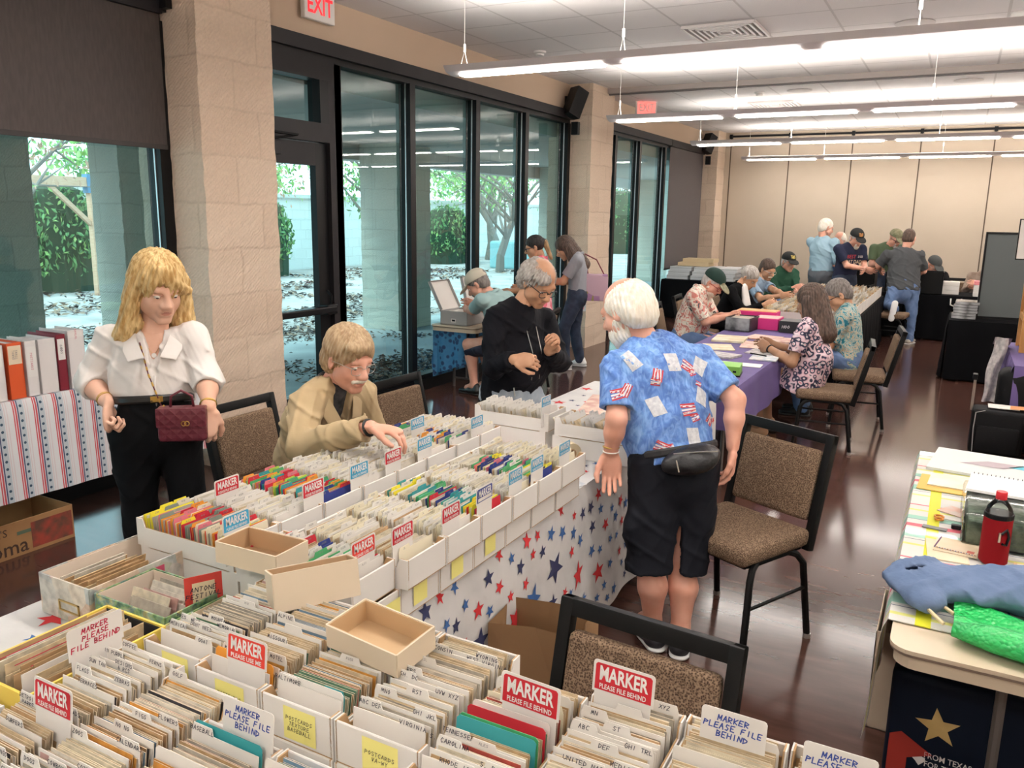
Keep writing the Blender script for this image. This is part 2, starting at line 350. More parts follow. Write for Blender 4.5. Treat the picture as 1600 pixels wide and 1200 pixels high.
for x, y, lb in ((-2.95, 9.16, 'round ceiling speaker grille left of the near air vent'), (-.6, 8.85, 'round ceiling speaker grille right of the near air vent'), (-2.26, 12.65, 'round ceiling speaker grille behind the ceiling seam, left one'), (-.15, 12.57, 'round ceiling speaker grille behind the ceiling seam, right one')):
    o = MB().lathe([(.17, 0), (.175, -.008), (.16, -.012), (.0, -.012)], cs, 28).build('ceiling_speaker', smooth=True, loc=(x, y, CZ)); tag(o, lb, 'ceiling speaker')
for x, y, lb in ((-4.38, 8.65, 'small white smoke detector on the ceiling near the window wall'), (-2.81, 12.62, 'small white smoke detector behind the ceiling seam')):
    o = MB().lathe([(.07, 0), (.07, -.02), (.05, -.03), (.045, -.05), (0, -.052)], white, 20).build('smoke_detector', smooth=True, loc=(x, y, CZ)); tag(o, lb, 'smoke detector')
t = thing('projector_mount', 'white ceiling mounted projector at the upper right edge', 'projector', (.42, 8.3, CZ))
MB().tube([(0, 0, 0), (0, 0, -.12)], .03, black, 10).lathe([(.09, -.002), (.09, -.02), (.03, -.03)], black, 18).build('pole', t)
MB().box(-.28, .28, -.2, .2, -.26, -.12, white, bev=.05, seg=3).build('housing', t, smooth=True)
red = mat('sign_red', (.75, .02, .03), .4, emit=.6)
def exit_sign(y, z, label, M0):
    t = thing('exit_sign', label, 'exit sign', (XW+.02, y, z), 0)
    M = Matrix(((0, 0, 1, .051), (1, 0, 0, 0), (0, 1, 0, 0), (0, 0, 0, 1)))
    MB().box(0, .05, -.19, .19, -.115, .115, white, bev=.012).build('case', t)
    MB().text('EXIT', .20, red, M, .02, .78).build('lettering', t)
exit_sign(5.72, 3.60, 'white exit sign with red letters on the wall above the glass door', 0)
t = thing('exit_sign', 'lit red exit sign on the far wall beyond the second stone pillar', 'exit sign', (XW+.42, 12.95, 3.60), math.radians(-62))
MB().box(-.02, .02, -.17, .17, -.12, .12, white, bev=.01).build('case', t)
rp = mat('sign_red_panel', (.9, .12, .10), .4, emit=.9)
MB().box(.02, .024, -.14, .14, -.09, .09, rp).build('panel', t)
MB().text('EXIT', .15, white, Matrix(((0, 0, 1, .0255), (1, 0, 0, 0), (0, 1, 0, 0), (0, 0, 0, 1))), .02, .75).build('lettering', t)
def wall_speaker(y, label):
    t = thing('wall_speaker', label, 'loudspeaker', (-4.86, y, 3.42))
    M = T(0, 0, 0, math.radians(-35), 0, 0) @ T(0, 0, 0, 0, math.radians(-22))
    MB().prism([(-.11, -.10), (.11, -.10), (.08, .10), (-.08, .10)], -.19, .19, black, M @ T(0, 0, 0)).build('cabinet', t)
    MB().tube([(-.16, .03, .02), (-.02, .05, .02)], .018, black).tube([(-.16, .03, -.06), (-.16, .03, .1)], .02, black).build('bracket', t)
    MB().box(-.05, .05, -.02, .05, -.42, -.25, black).build('junction_box', t)
wall_speaker(10.72, 'black loudspeaker high on the second stone pillar'); wall_speaker(17.5, 'black loudspeaker on the far pillar by the cream partition')
t = thing('wall_bracket', 'black metal bracket box at the top of the near pillar', 'bracket', (-4.93, 4.10, 3.28))
MB().box(-.07, .03, -.03, .02, -.04, .3, black).build('plate', t)
for dy, lb, cc in ((.0, 'white light switch plate low on the second stone pillar', 0), (.14, 'outlet plate with red sockets on the second stone pillar', 1)):
    t = thing('outlet_plate', lb, 'wall outlet', (-5.0+.12+dy, 10.915, .62))
    MB().box(-.055, .055, -.008, 0, -.075, .075, white, bev=.004).build('plate', t)
    for s in (-1, 1): MB().lathe([(.018, 0), (.018, .006), (0, .006)], red if cc else dark, 10, T(0, -.008, s*.028, 0, math.radians(90))).build('socket', t)
# ------------------------------------------------------------------ outdoors
paving = mat('patio_paving', (.26, .28, .29), .8, var=(.36, .385, .39), scale=1.2, bump=.1)
lawn = mat('bright_gravel', (.46, .43, .41), .95, var=(.30, .26, .24), scale=1.1, bump=.4, bscale=30, det=8)
struct('ground_patio', MB().box(-8.9, XW-.1, -8, 34, -.2, -.03, paving))
struct('ground_garden', MB().box(-60, -8.9, -30, 80, -.25, -.05, lawn))
porch = mat('porch_ceiling', (.30, .30, .28), .8)
struct('trim_porch_ceiling', MB().box(-9.2, XW-.18, -8, 34, 3.0, 3.3, porch).box(-9.25, -8.9, -8, 34, 2.75, 3.0, mat('porch_beam', (.34, .36, .35), .8)))
for i, y in enumerate((-.6, 4.05, 5.97, 11.0, 17.6, 24.2)): pillar('trim_out_%d' % (i+1), -8.6 if i == 2 else -8.85, -8.1, y, y+(.47 if i == 2 else .95), -.03, 3.0, stone_out)
struct('wall_garden', MB().box(-20.4, -20, -30, 60, -.1, 2.35, stone_wall).box(-20.5, -19.9, -30, 60, 2.35, 2.47, mat('coping', (.62, .62, .60), .8)))
leafm = [mat('leaf_green', (.07, .18, .07), .6, var=(.16, .34, .12), scale=3), mat('leaf_light', (.28, .45, .14), .6), mat('leaf_rust', (.42, .24, .16), .7)]
def foliage(mb, c, r, n, size, rn, mats, flat=1.0, shell=.55):
    for _ in range(n):
        d = Vector((rn.gauss(0, 1), rn.gauss(0, 1), rn.gauss(0, 1))).normalized()*(shell+(1-shell)*rn.random())
        p = Vector((c[0]+d.x*r[0], c[1]+d.y*r[1], c[2]+d.z*r[2])); a = Euler((rn.uniform(0, 6), rn.uniform(0, 6), rn.uniform(0, 6))).to_matrix().to_4x4(); s = size*rn.uniform(.6, 1.3)
        mb.add([(-s, 0, 0), (0, -s*.45, 0), (s, 0, s*.2), (0, s*.45, 0)], [(0, 1, 2, 3)], rn.choice(mats), Matrix.Translation(p) @ a)
rn = random.Random(3)
def ivy(x, y, w, h, label, n=1500):
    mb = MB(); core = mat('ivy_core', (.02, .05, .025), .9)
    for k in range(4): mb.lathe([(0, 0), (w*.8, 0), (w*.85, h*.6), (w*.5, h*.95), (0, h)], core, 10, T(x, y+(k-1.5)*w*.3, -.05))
    foliage(mb, (x, y, h*.48), (w*1.1, w*1.7, h*.56), n, .085, rn, [leafm[0]]*4+[leafm[1]], shell=.8)
    tag(mb.build('ivy_shrub'), label, 'shrub')
for a in ((-18.75, 15.0, .62, 2.2, 'tall ivy clump on the garden wall seen through the glass door'), (-18.7, 18.5, .68, 2.3, 'broad ivy clump on the garden wall right of the door frame'), (-18.8, 12.15, .6, 2.5, 'ivy clump beside the wooden frame post outside the left window'), (-18.9, 10.2, .42, 2.1, 'narrow ivy clump at the left edge of the outdoor view'),
          (-18.3, 28.2, .85, 2.2, 'low green shrub beyond the second outdoor pillar'), (-17, 44, 2.2, 3.4, 'leafy bamboo thicket seen through the far window')): ivy(*a)
for i, (y, h, r) in enumerate(((8.5, 5.2, 1.9), (17.0, 5.6, 2.1), (22.5, 5.0, 2.0), (38.0, 5.6, 2.6))):
    mb = MB(); foliage(mb, (-23.5, y, h*.62), (r, r*1.3, h*.36), 1500, .13, rn, [leafm[0], leafm[1], leafm[1]], shell=.3); mb.tube([(-23.5, y, 0), (-23.4, y, h*.7)], [.15, .08], mat('bark_far', (.22, .19, .16), .9), 8); tag(mb.build('garden_shrub'), ['tall leafy shrub beyond the garden wall, outside the left window', 'tall leafy shrub beyond the garden wall, outside the glass door', 'tall leafy shrub beyond the wall right of the door frame', 'tall leafy shrub beyond the wall in the far window bay'][i], 'shrub')
bark = mat('bark', (.20, .17, .15), .9, bump=.4)
def tree(x, y, h, cr_, label, mats, n=1600, lean=0, crown=2.2, rows=9, cz=.72):
    t = thing('garden_tree', label, 'tree', (x, y, -.05)); mb = MB()
    pts = [(lean*k/5+rn.uniform(-.08, .08), rn.uniform(-.1, .1), h*.62*k/5) for k in range(6)]
    mb.tube(pts, [.16, .14, .13, .11, .1, .08], bark, 8)
    for k in range(rows):
        a = rn.uniform(0, 6.28); b = pts[rn.randint(2, 5)]; l = crown*rn.uniform(.6, 1.1)
        q = [(b[0]+math.cos(a)*l*s, b[1]+math.sin(a)*l*s, b[2]+h*.38*s+rn.uniform(-.1, .1)) for s in (0, .35, .7, 1)]
        mb.tube(q, [.06, .045, .03, .012], bark, 6)
        for kk in range(3):
            a2 = a+rn.uniform(-1, 1); m0 = q[2]; mb.tube([m0, (m0[0]+math.cos(a2)*l*.5, m0[1]+math.sin(a2)*l*.5, m0[2]+rn.uniform(-.3, .7))], [.022, .008], bark, 5)
    mb.build('trunk', t, smooth=True)
    mb = MB(); foliage(mb, (lean, 0, h*cz), (crown*1.1, crown*1.1, h*.30), n, cr_, rn, mats, shell=.25); mb.build('foliage', t)
tree(-14.8, 8.1, 4.6, .06, 'bare-limbed tree with reddish leaves outside the left window', [leafm[2], leafm[2], leafm[1]], 1100)
tree(-15.5, 14.6, 4.4, .06, 'small tree with rust and yellow leaves outside the glass door', [leafm[2], leafm[1]], 900)
tree(-17.0, 22.2, 5.2, .10, 'green crowned tree left of the second outdoor pillar', [leafm[0], leafm[1]], 1500, cz=.62)
tree(-14.0, 24.8, 4.6, .07, 'twisted bare tree outside the middle window panes', [leafm[0], leafm[1]], 500, lean=.7, rows=16)
tree(-15.5, 27.8, 4.4, .07, 'leaning grey trunk tree outside the right window panes', [leafm[0], leafm[1]], 1200, lean=-1.0)
tree(-18.2, 31.5, 6.0, .12, 'big leafy tree by the garden wall at the far end', [leafm[0], leafm[1], leafm[1]], 2600, crown=2.4)
tree(-12.5, 37.5, 6.2, .12, 'leafy tree in front of the far bay windows', [leafm[0], leafm[1]], 3000, crown=3.0)
# timber swing frame
wood = mat('raw_timber', (.55, .33, .22), .7, var=(.62, .40, .28), scale=8, stretch=(1, 1, 8)); bluem = mat('blue_bracket', (.10, .22, .36), .5)
t = thing('timber_frame', 'wooden post and beam frame standing in the garden outside the left window', 'garden frame', (-17.3, 12.0, -.05)); t.scale = (1.03, 1.03, 1.03)
MB().box(-.07, .07, -.07, .07, 0, 2.62, wood).build('post', t)
MB().box(-.07, .07, -3.4, .05, 2.35, 2.55, wood).build('beam', t)
MB().tube([(0, -.05, 1.55), (0, -.95, 2.38)], .06, wood, 4).build('brace', t)
MB().box(-.09, .09, -.12, .12, 2.22, 2.62, bluem).build('bracket', t)
MB().box(-.07, .07, -3.4, -3.26, 0, 2.36, wood).build('post', t)
o = MB().box(-15.4, -13.8, 26.6, 31.5, -.05, .95, mat('teal_planter', (.25, .45, .48), .7), bev=.08).build('raised_planter'); tag(o, 'raised grey-blue stone planter outside the middle windows', 'planter')
# fallen leaves
mb = MB(); lm = [mat('dead_leaf', (.10, .065, .05), .8), mat('dead_leaf_pale', (.30, .20, .14), .8), mat('dead_leaf_dark', (.04, .03, .03), .8)]
def leaves(x0, x1, y0, y1, n, s=.045):
    for _ in range(n):
        x = rn.uniform(x0, x1); y = rn.uniform(y0, y1)
        if math.sin(x*2.1+y*.9)+math.sin(y*1.7-x*1.1)+rn.gauss(0, .5) < .1: continue
        a = Euler((rn.uniform(-.5, .5), rn.uniform(-.5, .5), rn.uniform(0, 6.3))).to_matrix().to_4x4(); q = s*rn.uniform(.5, 1.4)
        mb.add([(-q, 0, 0), (0, -q*.4, .01), (q, 0, 0), (0, q*.4, .01)], [(0, 1, 2, 3)], rn.choice(lm), Matrix.Translation((x, y, -.015)) @ a)
leaves(-7.6, -5.3, 4.2, 9.6, 6500); leaves(-9, -7.3, 5, 11, 1500); leaves(-13, -9, 6, 16, 5000, .07); leaves(-19, -13, 8, 26, 5000, .09)
tag(mb.build('fallen_leaves'), 'drifts of dead brown leaves lying on the patio outside the windows', 'leaves', kind='stuff')
# ------------------------------------------------------------------ tables, cloths
kraft = mat('kraft_board', (.46, .28, .13), .85, var=(.52, .33, .17), scale=9); wcard = mat('white_card', (.72, .69, .65), .75)
beige = mat('table_laminate', (.60, .50, .37), .45); edgeb = mat('table_edge', (.22, .16, .12), .5)
steel = mat('table_steel', (.20, .19, .18), .4, .6)
def folding_table(x0, x1, y0, y1, z, label, cat='table', top=None, single=False):
    t = thing('folding_table', label, cat, ((x0+x1)/2, (y0+y1)/2, 0)); a, b = (x1-x0)/2, (y1-y0)/2; r = .06
    poly = [(sx*(a-r)+r*math.cos(an), sy*(b-r)+r*math.sin(an)) for sx, sy, a0 in ((1, 1, 0), (-1, 1, 90), (-1, -1, 180), (1, -1, 270)) for an in [math.radians(a0+k*18) for k in range(6)]]
    MB().prism(poly, z-.012, z, top or beige).prism([(p[0]*.995, p[1]*.995) for p in poly], z-.022, z-.012, edgeb).prism([(p[0]*.97, p[1]*.985) for p in poly], z-.062, z-.022, top or beige).build('table_top', t)
    for s in (-1, 1):
        for q in ((0,) if single else (-1, 1)): q += -.42 if single else 0; MB().tube([(q*(a-.14), s*(b-.28), z-.06), (q*(a-.14), s*(b-.28), 0)], .016, steel).build('leg', t)
        MB().tube([(-(a-.14), s*(b-.28), .10), ((a-.14), s*(b-.28), .10)], .012, steel).tube([(0, s*(b-.30), z-.06), (0, s*(b-.3), .1)], .011, steel).build('crossbar', t)
    return t
def star(cx, cy, r, rot=0, n=5, q=.42): return [(cx+math.cos(rot+math.pi*k/n)*(r if k % 2 == 0 else r*q), cy+math.sin(rot+math.pi*k/n)*(r if k % 2 == 0 else r*q)) for k in range(2*n)]
def cloth(name, x0, x1, y0, y1, z, hem, m, label, cat, sides='RLFB', amp=.012, wl=.16, hole=None, deco=None, stripe=None):
    """draped cloth: thin top + rippled skirts on chosen sides (R=+x L=-x F=-y B=+y)"""
    mb = MB(); mb.box(x0, x1, y0, y1, z-.003, z, m); paths = []
    def side(P, Q, nx, ny):
        L = math.hypot(Q[0]-P[0], Q[1]-P[1]); nu = max(6, int(L/.025)); nv = 14
        def fn(u, v):
            s = u*L; rip = amp*(.15+v)*(math.sin(s/wl*6.28+P[0]*3)+.5*math.sin(s/wl*2.7+1.3))+.02*v
            zz = z-v*(z-hem)-.01*math.sin(s*2.3)*v
            rr = .012*(1-math.cos(min(1, v*12)*math.pi/2))
            return (P[0]+(Q[0]-P[0])*u+nx*(rip+rr), P[1]+(Q[1]-P[1])*u+ny*(rip+rr), zz)
        mb.grid(fn, nu, nv, m); paths.append((fn, L, nx, ny))
    if 'R' in sides: side((x1, y0), (x1, y1), 1, 0)
    if 'B' in sides: side((x1, y1), (x0, y1), 0, 1)
    if 'L' in sides: side((x0, y1), (x0, y0), -1, 0)
    if 'F' in sides: side((x0, y0), (x1, y0), 0, -1)
    if deco:
        rs = random.Random(5); H = z-hem
        for fn, L, nx, ny in paths:
            pts = []
            for _ in range(int(L*H*500)):
                s = rs.uniform(.03, L-.03); v = rs.uniform(.03, H-.03); r = rs.choice([.026, .03, .036, .055, .07])
                if v-r < 0 or v+r > H or s-r < 0 or s+r > L: continue
                if any(math.hypot(s-a, v-b) < r+c+.012 for a, b, c in pts): continue
                pts.append((s, v, r)); pg = star(s, v, r, rs.uniform(0, 6)); mm = rs.choice(deco)
                mb.add([(lambda p: (p[0]+nx*.003, p[1]+ny*.003, p[2]))(fn(a/L, b/H)) for a, b in pg]+[(lambda p: (p[0]+nx*.003, p[1]+ny*.003, p[2]))(fn(s/L, v/H))], [(k, (k+1) % 10, 10) for k in range(10)], mm)
        pts = []
        for _ in range(600):
            s = rs.uniform(x0+.05, x1-.05); v = rs.uniform(y0+.05, y1-.05); r = rs.choice([.02, .028, .05])
            if any(math.hypot(s-a, v-b) < r+c+.015 for a, b, c in pts): continue
            pts.append((s, v, r)); mb.flat(star(s, v, r, rs.uniform(0, 6)), rs.choice(deco), T(0, 0, z+.0015))
    o = mb.build(name, smooth='a'); return tag(o, label, cat)
starw = mat('star_cloth_white', (.66, .645, .63), .85, var=(.58, .57, .56), scale=6, bump=.25, bscale=12)
sred, sblue, snavy = mat('star_red', (.62, .03, .035), .8), mat('star_blue', (.045, .13, .35), .8), mat('star_navy', (.035, .04, .11), .8)
folding_table(-2.19, -1.345, 1.50, 5.32, .738, 'long folding table under the star cloth carrying the two rows of white card boxes')
cloth('tablecloth', -2.20, -1.335, 1.49, 5.33, .745, .06, starw, 'star printed cloth over the middle table beside the standing man in shorts', 'tablecloth', 'RLF', .012, .5, deco=[sred, sred, sblue, snavy, sblue])
folding_table(-2.30, .20, .42, 1.47, .738, 'front folding table under the star cloth holding the nearest rows of boxes')
cloth('tablecloth', -2.31, .21, .41, 1.48, .745, .10, starw, 'star patterned cloth on the front table, its corner showing left of the yellow box', 'tablecloth', 'LB', .01, .4, deco=[sred, sred, sblue, snavy])
# purple table
pur = mat('purple_cloth', (.105, .07, .21), .75, var=(.13, .09, .25), scale=2, bump=.1, bscale=9)
folding_table(-2.10, -1.29, 5.75, 9.5, .733, 'folding table under the long purple cloth with seated people on both sides')
cloth('tablecloth', -2.11, -1.275, 5.74, 9.51, .74, .42, pur, 'purple cloth on the long table where the woman in the patterned dress sits', 'tablecloth', 'RLFB', .008, .5)
blk = mat('black_cloth', (.003, .003, .004), .85, bump=.2, bscale=10, spec=.1)
folding_table(-2.0, -1.0, 9.6, 14.2, .733, 'folding table under black cloth carrying the far white card boxes')
cloth('tablecloth', -2.01, -.99, 9.59, 14.21, .74, .03, blk, 'black floor-length cloth on the table with the far rows of white boxes', 'tablecloth', 'RLFB', .012, .3)
folding_table(-5.0, -3.6, 15.3, 16.3, .733, 'folding table under black cloth by the far window with stacked white boxes')
cloth('tablecloth', -5.01, -3.55, 15.29, 16.31, .74, .03, blk, 'black cloth on the table with stacked white boxes by the grey blind', 'tablecloth', 'RLFB', .012, .3)
folding_table(-1.9, -.75, 15.0, 16.0, .733, 'folding table under black cloth where the men in caps stand at the black bins')
cloth('tablecloth', -1.91, -.74, 14.99, 16.01, .74, .03, blk, 'black cloth under the black bins where the standing men browse', 'tablecloth', 'RLFB', .012, .3)
folding_table(-.55, 1.6, 14.9, 15.8, .733, 'folding table under black cloth where the man in the grey cap sits')
cloth('tablecloth', -.56, 1.61, 14.89, 15.81, .74, .03, blk, 'black cloth on the far table of the seated man in the grey cap', 'tablecloth', 'RLFB', .012, .3)
folding_table(-.0, 1.5, 11.2, 12.2, .733, 'folding table under black cloth in front of the tall grey display board')
cloth('tablecloth', -.03, 1.51, 11.17, 12.21, .74, .03, blk, 'black floor-length cloth under the tall grey display board', 'tablecloth', 'RLFB', .022, .35)
folding_table(.55, 1.5, 7.9, 9.4, .733, 'folding table under the purple cloth at the right edge')
cloth('tablecloth', .50, 1.51, 7.85, 9.42, .74, .25, pur, 'purple cloth bunched at the corner of the right hand table behind the suitcase', 'tablecloth', 'RLFB', .02, .22)
# striped table at the left window
g = NG('patriotic_stripes', rough=.8)
sp = g.node('SeparateXYZ', {0: g.tc.outputs['Object']}); yy = g.math('ADD', sp.outputs[1], g.math('MULTIPLY', sp.outputs[0], 0.)); fr_ = g.math('FRACT', g.math('MULTIPLY', yy, 1/.115))
W_, R_, B_, P_ = (.66, .66, .68), (.55, .08, .10), (.05, .06, .14), (.62, .52, .54)
c = g.ramp(fr_, [(0, W_), (.06, R_), (.12, W_), (.16, R_), (.24, W_), (.27, B_), (.33, (.45, .50, .55)), (.60, W_), (.64, P_), (.68, W_), (.76, P_), (.80, W_)], True)
dz = g.math('FRACT', g.math('MULTIPLY', sp.outputs[2], 1/.042)); du = g.math('ABSOLUTE', g.math('SUBTRACT', fr_, .46)); dv = g.math('ABSOLUTE', g.math('SUBTRACT', dz, .5))
dot = g.math('LESS_THAN', g.math('ADD', g.math('MULTIPLY', g.math('MULTIPLY', du, du), 7.6), g.math('MULTIPLY', dv, dv)), .035)
g.col(g.mix(dot, c, (.03, .07, .12)))
folding_table(-5.0, -4.53, .6, 3.92, .843, 'narrow folding table under the striped cloth by the left window')
cloth('tablecloth', -5.01, -4.51, .58, 3.93, .85, .28, g.m, 'red white and blue striped cloth on the table with the binders by the left window', 'tablecloth', 'RFB', .004, .3)
# small window table
folding_table(-5.0, -4.42, 7.35, 8.7, .72, 'small beige folding table by the window with open white boxes')
g = NG('blue_star_fabric', rough=.8); vv = g.node('TexVoronoi', {'Vector': g.map((1, 1, 1)), 'Scale': 16.}).outputs['Distance']
g.col(g.ramp(vv, [(.0, (.02, .05, .13)), (.3, (.02, .06, .15)), (.45, (.05, .22, .42)), (1, (.04, .19, .40))]))
mb = MB(); mb.grid(lambda u, v: (-4.99+.02*math.sin(v*8), 7.40+u*1.2+.03*math.sin(v*5), .66-v*.52), 12, 10, g.m).grid(lambda u, v: (-4.99+u*.42, 7.40+.02*math.sin(u*14), .66-v*(.5-.15*u)), 10, 10, g.m)
tag(mb.build('blue_cloth', smooth='a'), 'bright blue patterned cloth hanging below the small window table', 'cloth')
# plaid table on the right
g = NG('plaid_cloth', rough=.7)
sp = g.node('SeparateXYZ', {0: g.tc.outputs['Object']}); fy = g.math('FRACT', g.math('MULTIPLY', sp.outputs[1], 1/.62)); fx_ = g.math('FRACT', g.math('MULTIPLY', g.math('ADD', sp.outputs[0], .30), 1/.42))
Wp, Gp, Yp, Pp, Np = (.60, .59, .55), (.28, .52, .42), (.62, .62, .18), (.60, .12, .16), (.10, .12, .18)
c = g.ramp(fy, [(0, Wp), (.10, Yp), (.13, Wp), (.20, Np), (.21, Wp), (.24, Gp), (.36, Wp), (.44, Pp), (.50, Wp), (.58, Np), (.588, Gp), (.66, Wp), (.76, Yp), (.79, Wp), (.88, Pp), (.90, Wp)], True)
isy = g.math('MULTIPLY', g.math('GREATER_THAN', fx_, .72), g.math('LESS_THAN', fx_, .82)); isn = g.math('MULTIPLY', g.math('GREATER_THAN', fx_, .30), g.math('LESS_THAN', fx_, .315))
c = g.mix(isy, c, (.62, .62, .02)); g.col(g.mix(isn, c, (.12, .16, .34))); g.b.inputs['Coat Weight'].default_value = .15; plaid = g.m
folding_table(-.055, .80, 2.34, 4.55, .738, 'beige folding table with rounded corner under the plaid cloth at the right', single=True)
cloth('tablecloth', -.068, .81, 2.50, 4.56, .745, .32, plaid, 'pastel plaid cloth with yellow bands on the right hand table', 'tablecloth', 'LB', .006, .4)
# ------------------------------------------------------------------ chairs
g = NG('chair_weave', rough=.95, spec=.1)
ck = g.node('TexVoronoi', {'Vector': g.map((1, 1, 1)), 'Scale': 210.}).outputs['Distance']; g.col(g.ramp(ck, [(.2, (.055, .035, .026)), (.5, (.19, .125, .082)), (.8, (.30, .21, .14))])).bump(ck, .5, .003); weave = g.m
frm = mat('chair_frame', (.004, .004, .004), .5, spec=.22); 
def make_chair():
    t = thing('banquet_chair', 'x', 'chair')
    MB().box(-.225, .225, -.24, .20, .41, .485, weave, bev=.03, seg=3).build('seat', t, smooth='a')
    B = T(0, .20, .44, 0, math.radians(-13))
    def arc(u, v): return None
    mb = MB(); mb.box(-.195, .195, -.035, .012, 0.07, .375, weave, B, bev=.022, seg=3).build('backrest', t, smooth='a')
    mb = MB()
    for s in (-1, 1): mb.box(s*.218-.018, s*.218+.018, -.02, .02, -.05, .45, frm, B, bev=.006)
    mb.box(-.236, .236, -.018, .018, .405, .45, frm, B, bev=.006); mb.build('back_frame', t, smooth='a')
    for s in (-1, 1):
        lg_ = MB().tube([(s*.20, -.13, .405), (s*.215, -.17, .39), (s*.23, -.20, .35), (s*.245, -.235, .02)], .0145, frm, 8).build('leg', t, smooth='a'); MB().lathe([(.017, 0), (.017, .02)], mat('chair_glide', (.35, .33, .3), .4, .5), 8, T(s*.246, -.236, 0)).build('glide', lg_)
        lg_ = MB().tube([(s*.20, .08, .405), (s*.215, .12, .39), (s*.23, .15, .35), (s*.245, .20, .02)], .0145, frm, 8).build('leg', t, smooth='a'); MB().lathe([(.017, 0), (.017, .02)], mat('chair_glide'), 8, T(s*.246, .201, 0)).build('glide', lg_)
        MB().tube([(s*.237, -.213, .24), (s*.237, .175, .24)], .008, frm, 6).tube([(s*.2, -.13, .405), (s*.2, .08, .405)], .0145, frm, 8).build('stretcher', t, smooth='a')
    MB().box(-.2, .2, -.2, .17, .395, .41, frm).build('seat_frame', t)
    return t
CH = None
def chair(x, y, deg, label, s=1.05, group=None):
    global CH
    if CH is None: CH = make_chair(); o = CH
    else: o = copy_tree(CH)
    o.location = (x, y, 0); o.rotation_euler = (0, 0, math.radians(deg)); o.scale = (s, s, s); o['label'] = label
    return o
chair(-.765, 3.64, -25.5, 'brown banquet chair standing behind the man in blue shirt and shorts', 1.08)
chair(-.605, 1.515, -4.3, 'nearest brown banquet chair, its back rising behind the front row of boxes', 1.04)
chair(-2.98, 3.03, 90, 'brown banquet chair the seated man in the tan jacket sits on', 1.04)
chair(-2.66, 3.97, 88, 'empty brown banquet chair right of the man in the tan jacket', 1.04)
chair(-.86, 7.28, -84, 'brown banquet chair of the woman in the patterned dress', 1.04)
chair(-.70, 8.25, -82, 'brown banquet chair of the man in the teal leaf shirt', 1.06)
chair(-.86, 14.0, 84, 'brown banquet chair the man in the grey t-shirt kneels on', 1.04)
chair(-2.75, 9.2, 96, 'dark banquet chair of the man in the floral shirt')
chair(-2.85, 10.35, 96, 'dark banquet chair of the grey haired woman in the black cardigan')
chair(-2.62, 11.2, 90, 'dark banquet chair of the dark haired man in the pale blue shirt')
chair(-2.75, 13.5, 60, 'dark banquet chair of the man in the green jacket')
chair(-4.02, 7.75, -75, 'chair of the man in the tan cap by the window')
chair(-.05, 16.35, 0, 'chair of the man in the dark grey cap at the far table')
chair(.95, 16.35, 0, 'chair of the person in the plaid shirt at the far table')
# ------------------------------------------------------------------ boxes of cards
yel = mat('note_yellow', (.85, .78, .25), .8); ink = mat('pen_ink', (.03, .03, .05), .8); inkb = mat('blue_pen', (.04, .08, .35), .8); inkr = mat('red_pen', (.6, .03, .08), .8)
inks = mat('pale_ink', (.28, .27, .27), .9)
def card_box(x0, x1, y0, y1, z0, label, group, axis='y', H=.09, dip=.028, note=None, full=True):
    """axis y: long side along y, ends face -y/+y.  axis x: long side along x."""
    L = (y1-y0) if axis == 'y' else (x1-x0); Wd = (x1-x0) if axis == 'y' else (y1-y0); Wd -= .006
    key = ('box', round(L, 2), round(Wd, 2), H, dip)
    t = thing('card_box', label, 'cardboard box', ((x0+x1)/2, (y0+y1)/2, z0), 0 if axis == 'y' else math.pi/2, group)
    if key not in _TX:
        a, b = Wd/2, L/2; mb = MB()
        for s in (-1, 1):
            prof = [(-b, 0), (b, 0), (b, H), (b-.028, H), (b-.04, H-dip), (-b+.04, H-dip), (-b+.028, H), (-b, H)]
            M = Matrix(((0, 0, 1, 0), (1, 0, 0, 0), (0, 1, 0, 0), (0, 0, 0, 1)))
            mb.prism(prof, s*a-.0015-.0, s*a+.0015, wcard, M); mb.prism(prof, s*(a-.0035)-.0015, s*(a-.0035)+.0015, kraft, M)
            mb.box(-a, a, s*b-(.006 if s > 0 else 0), s*b+(.006 if s < 0 else 0), 0, H, wcard, bev=.002, seg=1)
            mb.box(-a+.006, a-.006, s*(b-.0095)-.002, s*(b-.0095)+.002, .004, H*.72, kraft)
        mb.box(-a, a, -b, b, 0, .003, kraft); _TX[key] = mb.mesh('card_box')
    o = bpy.data.objects.new('carton', _TX[key]); C.objects.link(o); o.parent = t
    if note:
        n = MB(); end = -L/2-.0012; M = Matrix(((1, 0, 0, .01), (0, 0, 1, end), (0, 1, 0, H*.5), (0, 0, 0, 1)))
        n.add([(-.042, -.036, 0), (.042, -.036, 0), (.042, .036, 0), (-.042, .036, 0)], [(0, 1, 2, 3)], yel, M)
        M2 = Matrix(((1, 0, 0, .01), (0, 0, 1, end-.0008), (0, 1, 0, H*.5), (0, 0, 0, 1)))
        n.hand(note, .0085, ink, M2, .0005); nn = n.build('sticky_note', o); nn['label'] = 'yellow sticky note with handwriting'
    return t
